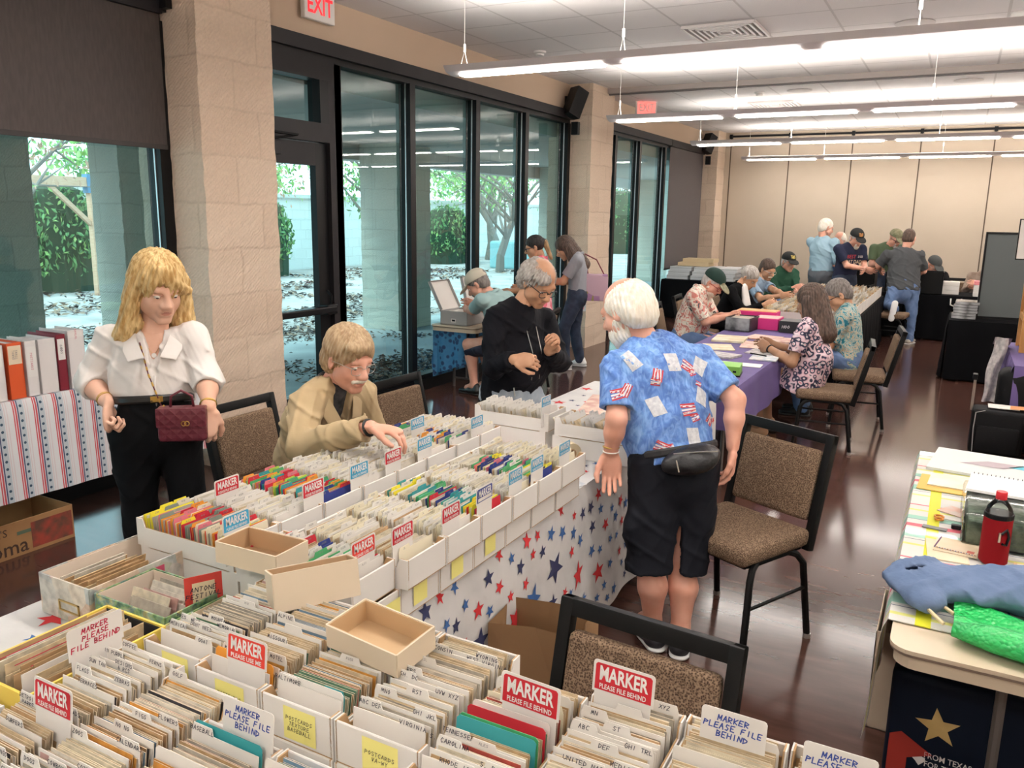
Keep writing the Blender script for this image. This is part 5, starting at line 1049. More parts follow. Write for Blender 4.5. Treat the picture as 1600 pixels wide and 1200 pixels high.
    for stl, mm in hair: hair_piece(g, root, hc, Fr, head_s, stl, HM[mm], max(.0032, hz*.6), {'beard': 'beard', 'goatee': 'beard', 'moustache': 'moustache', 'brows': 'eyebrows', 'tailonly': 'ponytail'}.get(stl, 'hair'), seed=len(label))
    if cap: cap_piece(g, root, hc, Fr, head_s, cap[0], max(.004, hz*.55), *cap[1:])
    if gl: glasses(g, root, hc, Fr, head_s, gl[0], gl[1])
    P.update(root=root, Fr=Fr, hc=hc, g=g, J=J, side=side, fs=fs, sp=sp, Lt=Lt); return P
def local(P, p): return tuple(np.array(p, float)-np.array(P['g']))
BAGP = (-2.715, 2.205, .985)
whsh = mat('white_blouse', (.74, .70, .67), .75, var=(.70, .655, .625), scale=5, bump=.15, bscale=14, sheen=.1); blkp = mat('black_trousers', (.004, .004, .005), .8, bump=.2, bscale=16, spec=.15)
leather = mat('black_leather_shoe', (.01, .01, .01), .3); sole = mat('dark_sole', (.03, .03, .03), .6); wsole = mat('white_sole', (.7, .7, .7), .6); wshoe = mat('white_sneaker', (.72, .72, .72), .55)
gold = mat('gold', (.65, .42, .12), .3, 1); silverm = mat('silver_wire', (.55, .52, .48), .3, 1); blackp = mat('black_plastic', (.01, .01, .01), .35)
def lapel(P, m, w=1., dx=0., neckz=0.):
    J_, s_, q_, u_ = P['J'], P['side'], P['fs'], P['sp']; nn = J_['neck']+u_*neckz; g0 = np.array(P['g']); mb = MB()
    for s in (-1, 1):
        P0 = [nn-q_*.068+u_*.035, nn+s_*s*.062*w-q_*.035+u_*.038, nn+s_*s*.072*w+q_*.03+u_*.028, nn+s_*s*.058*w+q_*.092-u_*.02, nn+s_*s*.030*w+q_*(.132+dx)-u_*.085]
        P1 = [nn-q_*.090-u_*.015, nn+s_*s*.092*w-q_*.055-u_*.002, nn+s_*s*.112*w+q_*.02-u_*.002, nn+s_*s*.115*w+q_*(.085+dx)-u_*.050, nn+s_*s*.092*w+q_*(.128+dx)-u_*.098]
        for dl in (0, .004): mb.add([tuple(p+q_*dl+u_*dl-g0) for p in P0+P1], [(i, i+1, i+6, i+5) for i in range(4)], m)
    return mb.build('collar', P['shirt'][0], smooth='all')
# --- woman in the white blouse
W = {}; k = 3.5/3.2
def dp(p, k): return (p[0]*k, p[1]*k, 1.9+(p[2]-1.9)*k)
jw = dict(head=dp((-2.708, 2.127, 1.605), k), neck=dp((-2.745, 2.121, 1.405), k), shR=dp((-2.885, 2.033, 1.395), k), shL=dp((-2.645, 2.222, 1.410), k), elR=dp((-2.945, 1.968, 1.236), k), wrR=dp((-2.790, 1.93, 1.176), k), elL=dp((-2.545, 2.195, 1.257), k), wrL=dp((-2.44, 2.10, 1.168), k),
          pel=dp((-2.715, 2.075, 1.085), k), anL=(-2.84, 2.34, .09), anR=(-3.03, 2.22, .09), f=(.70, -.62, 0))
nw = V(*jw['neck']); fw = nrm(V(.70, -.62, 0)); vn_ = [('c', nw+fw*.055+V(0, 0, .03), nw+fw*.15+V(0, 0, -.16), .042, .010), ('c', nw+fw*.08+V(0, 0, .0), nw+fw*.16+V(0, 0, -.12), .035, .012)]; ch_ = [('s', nw+fw*.012-V(0, 0, .02), nw+fw*.035-V(0, 0, .17), .075, .10, fw, .72)]
person('woman with shoulder length blonde hair in a white rolled-sleeve blouse and black trousers', W, jw, sc=1.0, sk='fair', hz=.0058, shirt=whsh, sleeve='roll', sil=.35, pants=blkp, hair=[('bob', 'blond'), ('brows', 'sandy')], hdir=(.93, -.32, -.36), shoe=(leather, sole), fold=.0075, hem=.085, ptop=.118, collar=False, head_s=1.08, vneck=vn_, chest=ch_,
       curl=(.75, 1.3), palm={'L': (-.5, .3, -.2), 'R': (.8, .5, 0)}, hdd={'L': (.15, -.25, -1), 'R': (.3, -.3, -1)}, girth=.98)
r_ = W['root']; g_ = np.array(W['g'])
kk = W['J']; tz = lambda p, q, t: p*(1-t)+q*t
mb = MB(); bel = W['J']['pel']+V(0, 0, .100)
ring = [tuple(bel+W['side']*.156*math.cos(a)+W['fs']*.114*math.sin(a)-g_) for a in [2*math.pi*i/28 for i in range(29)]]
mb.tube(ring, .017, mat('belt_leather', (.012, .012, .012), .35), 6, sx=.5, cap=False); bk = bel+W['fs']*.118+W['side']*(-.02)-g_
mb.box(-.024, .024, -.004, .004, -.012, .012, gold, Matrix.Translation(tuple(bk)) @ Matrix(np.vstack([np.column_stack([W['side'], W['fs'], V(0, 0, 1)]), [0, 0, 0]]).tolist() and [[*np.column_stack([W['side'], W['fs'], V(0, 0, 1)])[i], 0] for i in range(3)]+[[0, 0, 0, 1]])); mb.build('belt', r_, smooth='a')
def ringat(mb, c, ax, r, th, m, n=20):
    ax = nrm(ax); a = nrm(np.cross(ax, V(0, 0, 1) if abs(ax[2]) < .9 else V(1, 0, 0))); b = np.cross(ax, a)
    mb.tube([tuple(c+a*r*math.cos(t)+b*r*math.sin(t)) for t in [2*math.pi*i/n for i in range(n+1)]], th, m, 6, cap=False)
mb = MB(); ringat(mb, kk['wrR']+nrm(kk['elR']-kk['wrR'])*.03-g_, kk['elR']-kk['wrR'], .031, .0022, gold); ringat(mb, kk['wrR']+nrm(kk['elR']-kk['wrR'])*.038-g_, kk['elR']-kk['wrR'], .031, .0018, gold); mb.build('bracelet', r_, smooth='all')
mb = MB(); ringat(mb, kk['wrL']+nrm(kk['elL']-kk['wrL'])*.02-g_, kk['elL']-kk['wrL'], .030, .006, gold); mb.build('wristwatch', r_, smooth='all')
mb = MB(); nk = kk['neck']+W['fs']*.085+V(0, 0, -.075); mb.tube([tuple(kk['neck']+W['fs']*.055+W['side']*s*.05+V(0, 0, .0)-g_) if s else tuple(nk-g_) for s in (-1, 0, 1)], .0012, gold, 5); mb.lathe([(0, -.002), (.010, -.002), (.010, .002), (0, .002)], wcard, 14, Matrix.Translation(tuple(nk-g_)) @ Euler((1.35, 0, .9)).to_matrix().to_4x4()); mb.build('necklace', r_)
# V neckline skin under open collar
# handbag
burg = NG('burgundy_leather', rough=.35); wv = burg.math('ABSOLUTE', burg.math('SUBTRACT', burg.math('FRACT', burg.math('MULTIPLY', burg.math('ADD', burg.node('SeparateXYZ', {0: burg.tc.outputs['Object']}).outputs[0], burg.node('SeparateXYZ', {0: burg.tc.outputs['Object']}).outputs[2]), 22.)), .5)); wv2 = burg.math('ABSOLUTE', burg.math('SUBTRACT', burg.math('FRACT', burg.math('MULTIPLY', burg.math('SUBTRACT', burg.node('SeparateXYZ', {0: burg.tc.outputs['Object']}).outputs[0], burg.node('SeparateXYZ', {0: burg.tc.outputs['Object']}).outputs[2]), 22.)), .5))
burg.b.inputs['Base Color'].default_value = (.13, .018, .03, 1); burg.bump(burg.math('MAXIMUM', wv, wv2), .8, .006)
lapel(W, whsh); mb = MB()
mb.tube([tuple(nw+fw*a+V(0, 0, b)-g_) for a, b in ((.128, -.14), (.150, -.22), (.150, -.30))], .004, whsh, 5); mb.build('button_placket', r_, smooth='all')
bag = thing('handbag', 'small quilted burgundy leather handbag with a gold clasp at the blonde woman\'s hip', 'handbag', BAGP, math.radians(38)); bag.scale = (.9, .9, .92)
MB().box(-.105, .105, -.035, .035, -.012, .135, burg.m, bev=.02, seg=3).build('pouch', bag, smooth='a'); MB().box(-.108, .108, -.042, -.02, .055, .142, burg.m, bev=.008).box(-.104, .104, -.03, .037, .125, .142, burg.m, bev=.008).build('flap', bag, smooth='a')
mb = MB(); ringat(mb, V(.012, -.045, .075), V(0, 1, 0), .010, .0022, gold); ringat(mb, V(.026, -.045, .075), V(0, 1, 0), .010, .0022, gold); mb.build('gold_clasp', [c_ for c_ in bag.children if c_.name.startswith('flap')][0])
MB().tube([(-.05, 0, .14), (-.045, 0, .19), (0, 0, .215), (.045, 0, .19), (.05, 0, .14)], .006, burg.m, 8).build('top_handle', bag, smooth='all')
mb = MB(); A_ = V(-.09, 0, .14); Bm = Matrix.Rotation(-math.radians(42), 4, 'Z'); bl = np.array(bag.location)
s1 = np.array(kk['neck'])+W['side']*.085+V(0, 0, .015)+W['fs']*.07; mid = np.array(kk['neck'])+W['side']*.045+V(0, 0, -.13)+W['fs']*.165; mid2 = np.array(kk['neck'])-W['side']*.01+V(0, 0, -.30)+W['fs']*.185
pts = [s1, mid, mid2, bl+V(-.06, -.05, .15)]; chain = []
for a_, b_ in zip(pts, pts[1:]):
    for i in range(9): chain.append(tuple(Bm @ Vector(tuple(a_*(1-i/9)+b_*i/9-bl))))
for i in range(0, len(chain)-1): mb.tube([chain[i], chain[i+1]], .0045 if i % 2 else .003, gold if i % 2 else burg.m, 6)
mb.build('chain_strap', bag)
# --- seated man in tan jacket
Tn = {}; tanj = mat('tan_jacket', (.42, .31, .17), .85, var=(.47, .355, .21), scale=4, bump=.15, bscale=20); dsh = mat('dark_plaid_shirt', (.02, .022, .025), .8, var=(.07, .07, .075), scale=30); jean = mat('dark_jeans', (.04, .055, .10), .85, var=(.06, .08, .14), scale=14)
jt = dict(head=(-2.375, 2.845, 1.255), neck=(-2.475, 2.83, 1.115), shR=(-2.48, 2.655, 1.055), shL=(-2.47, 3.03, 1.04), elR=(-2.33, 2.49, .935), wrR=(-1.985, 2.50, 1.065), wrL=(-2.20, 3.13, .80), pel=(-2.76, 2.92, .60), knL=(-2.30, 3.08, .55), knR=(-2.30, 2.72, .55), anL=(-2.38, 3.1, .10), anR=(-2.38, 2.70, .10), f=(1, -.06, 0))
nt_ = V(*jt['neck']); ut_ = nrm(nt_-V(*jt['pel'])); ft_ = nrm(np.cross(V(-.06, -1, 0), ut_)); ft_ = ft_ if ft_[0] > 0 else -ft_; vt_ = [('c', nt_+ft_*.09+ut_*.03, nt_+ft_*.165-ut_*.40, .050, .045)]
person('seated man with sandy hair, glasses and moustache in a tan jacket reaching into the boxes', Tn, jt, sc=1.06, sk='pink', hz=.006, shirt=tanj, sleeve='long', pants=jean, sitting=True, hair=[('mop', 'sandy'), ('moustache', 'white'), ('brows', 'sandy')], gl=(silverm, .0013), hdir=(.93, -.20, -.32), shoe=(leather, sole), fold=.010, hem=-.10, head_s=1.12, girth=1.12,
       curl=(.4, .62), palm={'R': (.2, 0, -1), 'L': (0, 0, -1)}, hdd={'R': (.95, .25, -.10)}, collar=False, vneck=vt_)
gt = np.array(Tn['g']); B = Body(Tn['g']); jn = Tn['J']['neck']; c0 = jn+Tn['fs']*.062-Tn['sp']*.03
pr = [('s', jn-Tn['sp']*.02+Tn['fs']*.015, jn-Tn['sp']*.40+Tn['fs']*.02, .078, .125, Tn['fs'], .82), ('t', jn+Tn['sp']*.012, nrm(Tn['sp']+Tn['fs']*.3), .064, .011, 1.4)]
B.sdf(lambda p: group(p, pr, .012), pr, .005, dsh); B.build('undershirt', Tn['root']); lapel(Tn, tanj, 1.15, .012)
mb = MB(); ringat(mb, Tn['J']['wrR']-nrm(Tn['J']['wrR']-Tn['J']['elR'])*.01-gt, Tn['J']['wrR']-Tn['J']['elR'], .031, .007, blackp); mb.build('wristband', Tn['root'], smooth='all')
# --- man in the dark jacket
Dk = {}; k = 5.0/4.7; navj = mat('dark_navy_jacket', (.006, .006, .009), .8, bump=.2, bscale=14, spec=.15); ltj = mat('light_jeans', (.28, .33, .38), .85, var=(.36, .41, .46), scale=10)
jd = {a: dp(b, k) for a, b in dict(head=(-2.114, 4.225, 1.525), neck=(-2.235, 4.19, 1.375), shR=(-2.275, 4.03, 1.315), shL=(-2.17, 4.42, 1.285), elR=(-2.235, 3.90, 1.063), wrR=(-2.055, 3.835, 1.135), elL=(-2.02, 4.33, 1.043), wrL=(-1.985, 4.11, 1.155), pel=(-2.26, 4.17, .89)).items()}
jd.update(anL=(-2.36, 4.58, .09), anR=(-2.42, 4.34, .09), f=(.95, -.25, 0))
person('standing man with grey flyaway hair and dark glasses in a navy zip jacket looking down', Dk, jd, sc=1.06, sk='tan', hz=.0075, shirt=navj, sleeve='long', pants=ltj, hair=[('thin', 'grey'), ('brows', 'grey')], gl=(blackp, .0024), hdir=(.80, -.34, -.62), shoe=(leather, sole), fold=.010, hem=-.20, head_s=1.13, girth=1.32, belly=.25,
       curl=(1.0, .9), palm={'R': (-.1, .6, -.3), 'L': (.0, -.9, .1)}, hdd={'R': (.9, -.1, .05), 'L': (.55, -.3, .75)}, fat=1.08)
B = Body(Dk['g']); jn = Dk['J']['neck']; s_ = Dk['sp']; q_ = Dk['fs']; sdd = Dk['side']
pr = [('s', jn+q_*.075-s_*.03, jn+q_*.175-s_*.42, .020, .030, q_, .5)]; B.sdf(lambda p: group(p, pr, .01), pr, .006, mat('charcoal_shirt', (.035, .035, .038), .8)); B.build('undershirt', Dk['root'])
gd = np.array(Dk['g']); mb = MB()
for s in (-1, 1): mb.tube([tuple(jn+q_*a-s_*b+sdd*s*c-gd) for a, b, c in ((.085, .02, .05), (.135, .12, .045), (.195, .25, .040), (.20, .42, .035))], .0028, silverm, 6)
mb.tube([tuple(Dk['J']['pel']+sdd*.12+q_*a+V(0, 0, b)-gd) for a, b in ((.13, .10), (.15, .0))], .004, silverm, 5); mb.build('jacket_zip', Dk['root'])
# --- white haired man in blue shirt
Wh = {}; k = 3.62/3.47; g = NG('blue_print_shirt', rough=.75); n1 = g.noise(9., None, 4, 1.5); n2 = g.noise(30., g.map((1, 1, .4)), 3, 2.)
c = g.ramp(n1, [(.32, (.055, .13, .40)), (.48, (.10, .22, .58)), (.60, (.16, .34, .72)), (.74, (.30, .50, .82))]); g.col(g.mix(.35, c, g.ramp(n2, [(.42, (.07, .16, .46)), (.62, (.34, .54, .84))]))); g.b.inputs['Roughness'].default_value = .8; bshirt = g.m
navs = mat('navy_shorts', (.008, .009, .014), .8, bump=.25, bscale=14, spec=.2)
jb = {a: dp(b, k) for a, b in dict(head=(-1.235, 3.31, 1.505), neck=(-1.13, 3.325, 1.375), shL=(-1.205, 3.17, 1.285), shR=(-.95, 3.455, 1.29), elL=(-1.165, 3.067, 1.086), wrL=(-1.190, 3.085, .940), elR=(-.768, 3.414, 1.149), wrR=(-.755, 3.373, .955), pel=(-.965, 3.255, .895), knL=(-1.005, 3.12, .455), knR=(-.90, 3.225, .445)).items()}
jb.update(anL=(-1.04, 3.30, .11), anR=(-.91, 3.30, .11), toeL=(-.7, .75, 0), toeR=(-.3, .95, 0), f=(-.66, .75, 0))
person('white haired bearded man in a blue flag print shirt and navy shorts', Wh, jb, sc=1.06, sk='pink', hz=.006, shirt=bshirt, sleeve='short', sil=.80, pants=navs, legs='shorts', hair=[('fringe', 'white'), ('beard', 'white')], hdir=(-.93, .22, -.42), shoe=(mat('dark_slip_on', (.02, .02, .025), .6), wsole), fold=.007, hem=-.0, head_s=1.13, girth=1.15, belly=.6,
       curl=(.45, .5), palm={'L': (.3, -.8, .2), 'R': (-.7, -.3, 0)}, hdd={'L': (.08, .02, -1), 'R': (0, 0, -1)}, flat=.72)
lapel(Wh, bshirt, 1.1, .0)
# printed patches carried by the shirt cloth
from mathutils.bvhtree import BVHTree
so_, J_, sdv, fsv, spv, Lt_, gg, _ = Wh['shirt']; me = so_.data; bv = BVHTree.FromPolygons([v.co for v in me.vertices], [tuple(p.vertices) for p in me.polygons])
pw = mat('print_patch_white', (.68, .69, .70), .8, var=(.50, .51, .55), scale=60); fr_m = mat('flag_red', (.55, .05, .06), .8); fw_m = mat('flag_white', (.75, .72, .72), .8)
cen = (J_['neck']+J_['pel'])/2-np.array(gg); pmb = MB()
def onshirt(u, v, dir_=None, ctr=None):
    """u to image right along side, v along spine; ray from behind"""
    o = (cen if ctr is None else ctr)+sdv*u+spv*v-fsv*.6 if dir_ is None else ctr+u*dir_[0]+v*dir_[1]-dir_[2]*.6
    d = fsv if dir_ is None else dir_[2]; h_ = bv.ray_cast(Vector(o), Vector(d)); 
    return None if h_[0] is None else tuple(h_[0]+h_[1]*.0022)
def patch(cx, cy, hw, hh, rot, m, dir_=None, ctr=None, n=4):
    pts = {}; c_, s_ = math.cos(rot), math.sin(rot)
    for i in range(n+1):
        for j in range(n+1):
            a, b = (i/n*2-1)*hw, (j/n*2-1)*hh; pts[i, j] = onshirt(cx+a*c_-b*s_, cy+a*s_+b*c_, dir_, ctr)
    for i in range(n):
        for j in range(n):
            q = [pts[i, j], pts[i+1, j], pts[i+1, j+1], pts[i, j+1]]
            if all(q) and max((Vector(q[0])-Vector(x)).length for x in q[1:]) < .05: pmb.add(q, [(0, 1, 2, 3)], m)
def flag(cx, cy, rot, s=1., **k):
    for i in range(7): patch(cx-math.sin(rot)*(i-3)*.0062*s, cy+math.cos(rot)*(i-3)*.0062*s+.003*math.sin(i*2), .028*s, .0031*s, rot+.12*math.sin(i), fr_m if i % 2 == 0 else fw_m, n=3, **k)
for u, v, r in ((.03, .155, .0), (-.09, -.035, .25), (.135, .0, -.5), (-.145, .17, .5), (.045, -.175, .0), (.17, .14, -.6)): patch(u, v, .030, .040, r, pw)
for u, v, r, s in ((-.055, .10, 1.2, 1.), (.10, .135, -.6, 1.1), (.045, -.055, .1, 1.25), (-.10, -.21, -.5, 1.), (.16, -.10, .8, .9), (.135, .06, -.4, .5), (-.07, .07, -.2, .7), (.07, -.09, .3, .8), (-.075, -.215, .2, .7), (.115, .11, .3, .7)): flag(u, v, r, s)
aL = (J_['shL']*.4+J_['elL']*.6)-np.array(gg); out_ = nrm(V(-.35, .9, 0)); dr_ = (nrm(V(.95, .35, 0)), V(0, 0, 1), out_)
for u, v, r in ((.03, -.07, .1),): patch(u, v, .03, .028, r, pw, dir_=dr_, ctr=aL)
flag(-.0, .03, .3, 1., dir_=dr_, ctr=aL); flag(.035, .045, 1.1, .9, dir_=dr_, ctr=aL)
pm = pmb.mesh('p'); bm = bmesh.new(); bm.from_mesh(so_.data); n0 = len(so_.data.materials)
for m in pmb.mats: so_.data.materials.append(m)
vv = [bm.verts.new(p) for p in pmb.v]
for f_, i_ in zip(pmb.f, pmb.mi):
    nf = bm.faces.new([vv[q] for q in f_]); nf.material_index = n0+i_; nf.smooth = True
bm.to_mesh(so_.data); bm.free()
fp = thing('waist_pack', 'black waist pack with zips worn on the back of the white haired man', 'bag', tuple(J_['pel']+V(0, 0, .02)-fsv*.0), 0)
B = Body(tuple(J_['pel']+V(0, 0, .02))); c_ = J_['pel']-fsv*.165+V(0, 0, -.005); R3 = np.stack([sdv, -fsv, spv])
pr = [('e', c_, R3, V(.135, .060, .062)), ('e', c_-fsv*.03-spv*.015+sdv*.02, R3, V(.085, .045, .045))]; B.sdf(lambda p: group(p, pr, .02), pr, .007, mat('pack_nylon', (.012, .012, .014), .4, bump=.4, bscale=30)); B.build('pouch', fp)
bx = np.array(fp.location); mb = MB(); mb.tube([tuple(J_['pel']+V(0, 0, .045)+sdv*.178*math.cos(a)*1.06+fsv*.145*math.sin(a)+spv*.02*math.cos(a)-bx) for a in [2*math.pi*i/28 for i in range(29)]], .018, mat('pack_strap', (.02, .02, .022), .6), 6, sx=.3, cap=False); mb.build('strap', fp)
mb = MB(); mb.tube([tuple(c_-fsv*.062+sdv*u+spv*(.03-.25*u*u)-bx) for u in (-.10, -.05, 0, .05, .10)], .0025, silverm, 5)
mb.tube([tuple(c_-fsv*.075+sdv*-.10+spv*z-bx) for z in (.0, -.05)], .003, silverm, 5); mb.build('zip', fp)
mb = MB(); gw = np.array(Wh['g']); ringat(mb, J_['wrL']+V(0, 0, .0)-gw, V(0, 0, 1), .034, .003, wcard); ringat(mb, J_['wrL']+V(0, 0, .02)-gw, V(0, .1, 1), .034, .004, gold); mb.build('wristband', Wh['root'], smooth='all')
# ------------------------------------------------------------------ people farther back
def pm(name, c1, c2, sc=18, c3=None, rough=.8):
    g = NG(name, rough=rough, spec=.2); v1 = g.node('TexVoronoi', {'Vector': g.map((1, 1, 1)), 'Scale': float(sc)}); st = [(.0, c1), (.35, c1), (.40, c2), (.62, c2)]+([(.66, c3), (1, c3)] if c3 else [(.66, c1)])
    g.col(g.ramp(v1.outputs['Color'], st, True)); return g.m
gtee = mat('grey_tshirt', (.30, .31, .34), .9); pinkd = pm('pink_print_dress', (.75, .16, .22), (.85, .45, .48), 14)
g = NG('snake_print_dress', rough=.8); v1 = g.node('TexVoronoi', {'Vector': g.map((1, 1, 1)), 'Scale': 24., 'Randomness': .8}, feature='SMOOTH_F1').outputs['Distance']; v3 = g.noise(22., None, 3)
g.col(g.ramp(g.math('ADD', v1, g.math('MULTIPLY', v3, .25)), [(0, (.55, .10, .13)), (.24, (.62, .30, .34)), (.34, (.72, .66, .68)), (.41, (.02, .02, .05)), (.52, (.015, .02, .06)), (.60, (.68, .45, .50)), (.72, (.72, .60, .64)), (.78, (.02, .02, .05))])); dressm = g.m
g = NG('teal_leaf_shirt', rough=.8); n1 = g.noise(9., None, 3, 3.); g.col(g.ramp(n1, [(.36, (.01, .14, .20)), (.43, (.03, .26, .32)), (.46, (.66, .62, .50)), (.50, (.03, .26, .33)), (.54, (.60, .56, .42)), (.57, (.42, .24, .10)), (.60, (.62, .60, .50)), (.66, (.02, .20, .27))])); tealm = g.m
g = NG('red_floral_shirt', rough=.8); n1 = g.noise(11., None, 4, 2.5); g.col(g.ramp(n1, [(.32, (.05, .06, .07)), (.38, (.70, .64, .54)), (.50, (.74, .68, .58)), (.555, (.62, .20, .16)), (.63, (.60, .24, .20)), (.66, (.07, .09, .10))])); florm = g.m
bj = mat('blue_jeans', (.08, .14, .27), .85, var=(.13, .20, .36), scale=9); dj = mat('navy_jeans', (.02, .03, .055), .85, var=(.035, .05, .09), scale=9)
jf = {}
def seat(label, pel, neck, head, wl, wr, f, an, **k):
    pel = V(*pel); f = nrm(V(*f)); s = V(f[1], -f[0], 0); sc = k.get('sc', 1.05)
    J = dict(pel=pel, neck=neck, head=head, wrL=wl, wrR=wr, f=f, knL=pel+f*.45*sc-s*.12-V(0, 0, .06), knR=pel+f*.45*sc+s*.12-V(0, 0, .06), anL=pel*V(1, 1, 0)+f*an-s*.12+V(0, 0, .1), anR=pel*V(1, 1, 0)+f*an+s*.12+V(0, 0, .1))
    P = {}; k.setdefault('pants', bj); k.setdefault('shoe', (leather, sole)); return person(label, P, J, sitting=True, **k) or P
jf['cap'] = seat('man in a tan cap and pale teal polo bent over a box', (-4.02, 7.42, .60), (-4.20, 7.33, 1.10), (-4.36, 7.30, 1.19), (-4.62, 7.50, .90), (-4.55, 7.62, .92), (-1, .15, 0), .40, sc=1.08, sk='pink', hz=.010, shirt=mat('pale_teal_polo', (.30, .44, .44), .85), hdir=(-.80, -.22, -.62), hair=[('crop', 'dgrey'), ('goatee', 'dgrey')], cap=(mat('tan_cap', (.55, .50, .40), .85), mat('tan_cap'), None, None, True), pants=mat('navy_shorts2', (.015, .02, .04), .85), legs='shorts', head_s=1.15, hem=-.08, belly=.3, girth=1.15)
P = {}; person('woman with long dark hair in a grey t-shirt and jeans beside the stone pillar', P, dict(pel=(-4.10, 9.26, .98), neck=(-4.11, 9.26, 1.43), head=(-4.26, 9.20, 1.515), wrL=(-4.45, 9.02, 1.10), wrR=(-4.42, 9.22, 1.12), anL=(-4.22, 9.22, .10), anR=(-4.16, 9.55, .10), f=(-.9, -.35, 0), toeL=(-.95, -.3, 0), toeR=(-.9, -.1, 0)), sc=1.05, sk='tan', hz=.010, shirt=gtee, pants=dj, hdir=(-.75, -.35, -.55), hair=[('long', 'brown')], shoe=(wshoe, wsole), head_s=1.08, hem=-.08, girth=1.05, fold=.006)
gg_ = P
t = thing('shopping_bag', 'purple printed tote bag on the shoulder of the young woman in grey', 'bag', (-3.90, 9.36, .88), math.radians(20))
MB().box(-.15, .15, -.05, .05, 0, .33, pm('tote_print', (.40, .22, .38), (.58, .40, .48), 12, (.35, .30, .12)), Matrix.Identity(4), bev=.015).build('pouch', t); MB().tube([(-.10, 0, .32), (-.13, 0, .5), (-.16, 0, .56)], .008, mat('strap_red', (.20, .03, .05), .7)).tube([(.10, 0, .32), (-.0, 0, .5), (-.15, 0, .57)], .008, mat('strap_red')).build('strap', t)
P = {}; person('woman in a pink print dress with a two-tone ponytail and glasses at the window', P, dict(pel=(-4.33, 8.70, .95), neck=(-4.33, 8.70, 1.40), head=(-4.40, 8.66, 1.535), wrL=(-4.62, 8.50, 1.02), wrR=(-4.60, 8.75, 1.05), anL=(-4.38, 8.6, .10), anR=(-4.36, 8.8, .10), f=(-.9, -.3, 0)), sc=1.04, sk='tan', hz=.010, shirt=pinkd, pants=pinkd, legs='skirt', skirt=((-4.33, 8.70, 1.0), (-4.33, 8.70, .50), .15, .24), hdir=(-.85, -.45, -.3), hair=[('tail', 'black'), ('tailonly', 'dyed')], gl=(blackp, .003), shoe=(leather, sole), head_s=1.05, hem=-.04, fold=.006)
jf['flo'] = seat('man in a dark green cap and red floral shirt sitting at the purple table', (-2.64, 8.98, .62), (-2.50, 8.98, 1.12), (-2.39, 9.12, 1.195), (-2.14, 9.05, .86), (-2.14, 8.93, .86), (1, .05, 0), .35, sc=1.08, sk='pink', hz=.010, shirt=florm, sil=.9, hdir=(.80, -.10, -.60), hair=[('crop', 'wgrey'), ('beard', 'white')], cap=(mat('forest_cap', (.012, .04, .03), .85), mat('camo_brim', (.20, .19, .11), .85, var=(.32, .30, .2), scale=25)), gl=(mat('red_frames', (.4, .02, .02), .4), .003), head_s=1.15, belly=.5, girth=1.2, fat=1.1, curl=(1., 1.))
jf['gry'] = seat('grey haired woman in a black cardigan and white blouse reading at the table', (-2.64, 10.55, .62), (-2.44, 10.58, 1.05), (-2.33, 10.66, 1.165), (-2.07, 10.62, .86), (-2.08, 10.42, .85), (1, -.1, 0), .35, sc=1.06, sk='tan', hz=.011, shirt=mat('black_cardigan', (.006, .006, .007), .9, spec=.1), sleeve='long', pants=blkp, hdir=(.75, -.25, -.60), hair=[('tail', 'grey')], head_s=1.12, girth=1.05)
B = Body(jf['gry']['g']); q = jf['gry']['J']['neck']; pr = [('s', q+V(.075, 0, -.03), q+V(.14, -.03, -.32),   .075, .10, V(1, -.1, 0), .5)]; B.sdf(lambda p: group(p, pr, .01), pr, .010, whsh); B.build('blouse', jf['gry']['root'])
jf['m4'] = seat('dark haired man with glasses in a pale blue shirt at the far boxes', (-2.60, 11.7, .62), (-2.42, 11.72, 1.06), (-2.33, 11.76, 1.215), (-2.02, 11.45, .90), (-2.05, 11.25, .90), (1, -.2, 0), .35, sc=1.08, sk='tan', hz=.012, shirt=mat('pale_blue_shirt', (.26, .36, .48), .85), hdir=(.75, -.50, -.40), hair=[('short', 'brown'), ('moustache', 'white')], gl=(silverm, .003), head_s=1.12)
jf['grn'] = seat('man in a dark green jacket and black cap sitting with folded arms', (-2.55, 13.72, .62), (-2.48, 13.7, 1.10), (-2.39, 13.66, 1.235), (-2.20, 13.42, .80), (-2.26, 13.50, .84), (.75, -.65, 0), .35, sc=1.10, sk='pink', hz=.013, shirt=mat('green_jacket', (.015, .075, .04), .9), sleeve='long', hdir=(.65, -.70, -.25), hair=[('crop', 'wgrey')], cap=(mat('black_cap', (.008, .008, .008), .8), None, mat('emblem_gold', (.65, .50, .12), .6)), gl=(silverm, .003), head_s=1.15, girth=1.3, fold=.012)
jf['drs'] = seat('woman with long brown hair in a pink and navy snake print dress', (-1.02, 7.34, .60), (-1.05, 7.36, 1.06), (-1.085, 7.39, 1.215), (-1.36, 7.22, .80), (-1.38, 7.5, .80), (-1, .12, 0), .38, sc=1.06, sk='brown', hz=.008, shirt=dressm, sil=.7, pants=dressm, legs='skirt', skirt=((-1.0, 7.34, .72), (-1.12, 7.32, .44), .19, .24), hdir=(-.88, .38, -.30), hair=[('long', 'brown')], shoe=(mat('sandal', (.45, .25, .14), .7), sole), head_s=1.12, hem=-.04, girth=1.1, fold=.007)
mb = MB(); ringat(mb, jf['drs']['J']['wrL']-V(*jf['drs']['g']), jf['drs']['J']['wrL']-jf['drs']['J']['elL'], .033, .007, blackp); mb.build('wristwatch', jf['drs']['root'], smooth='all')
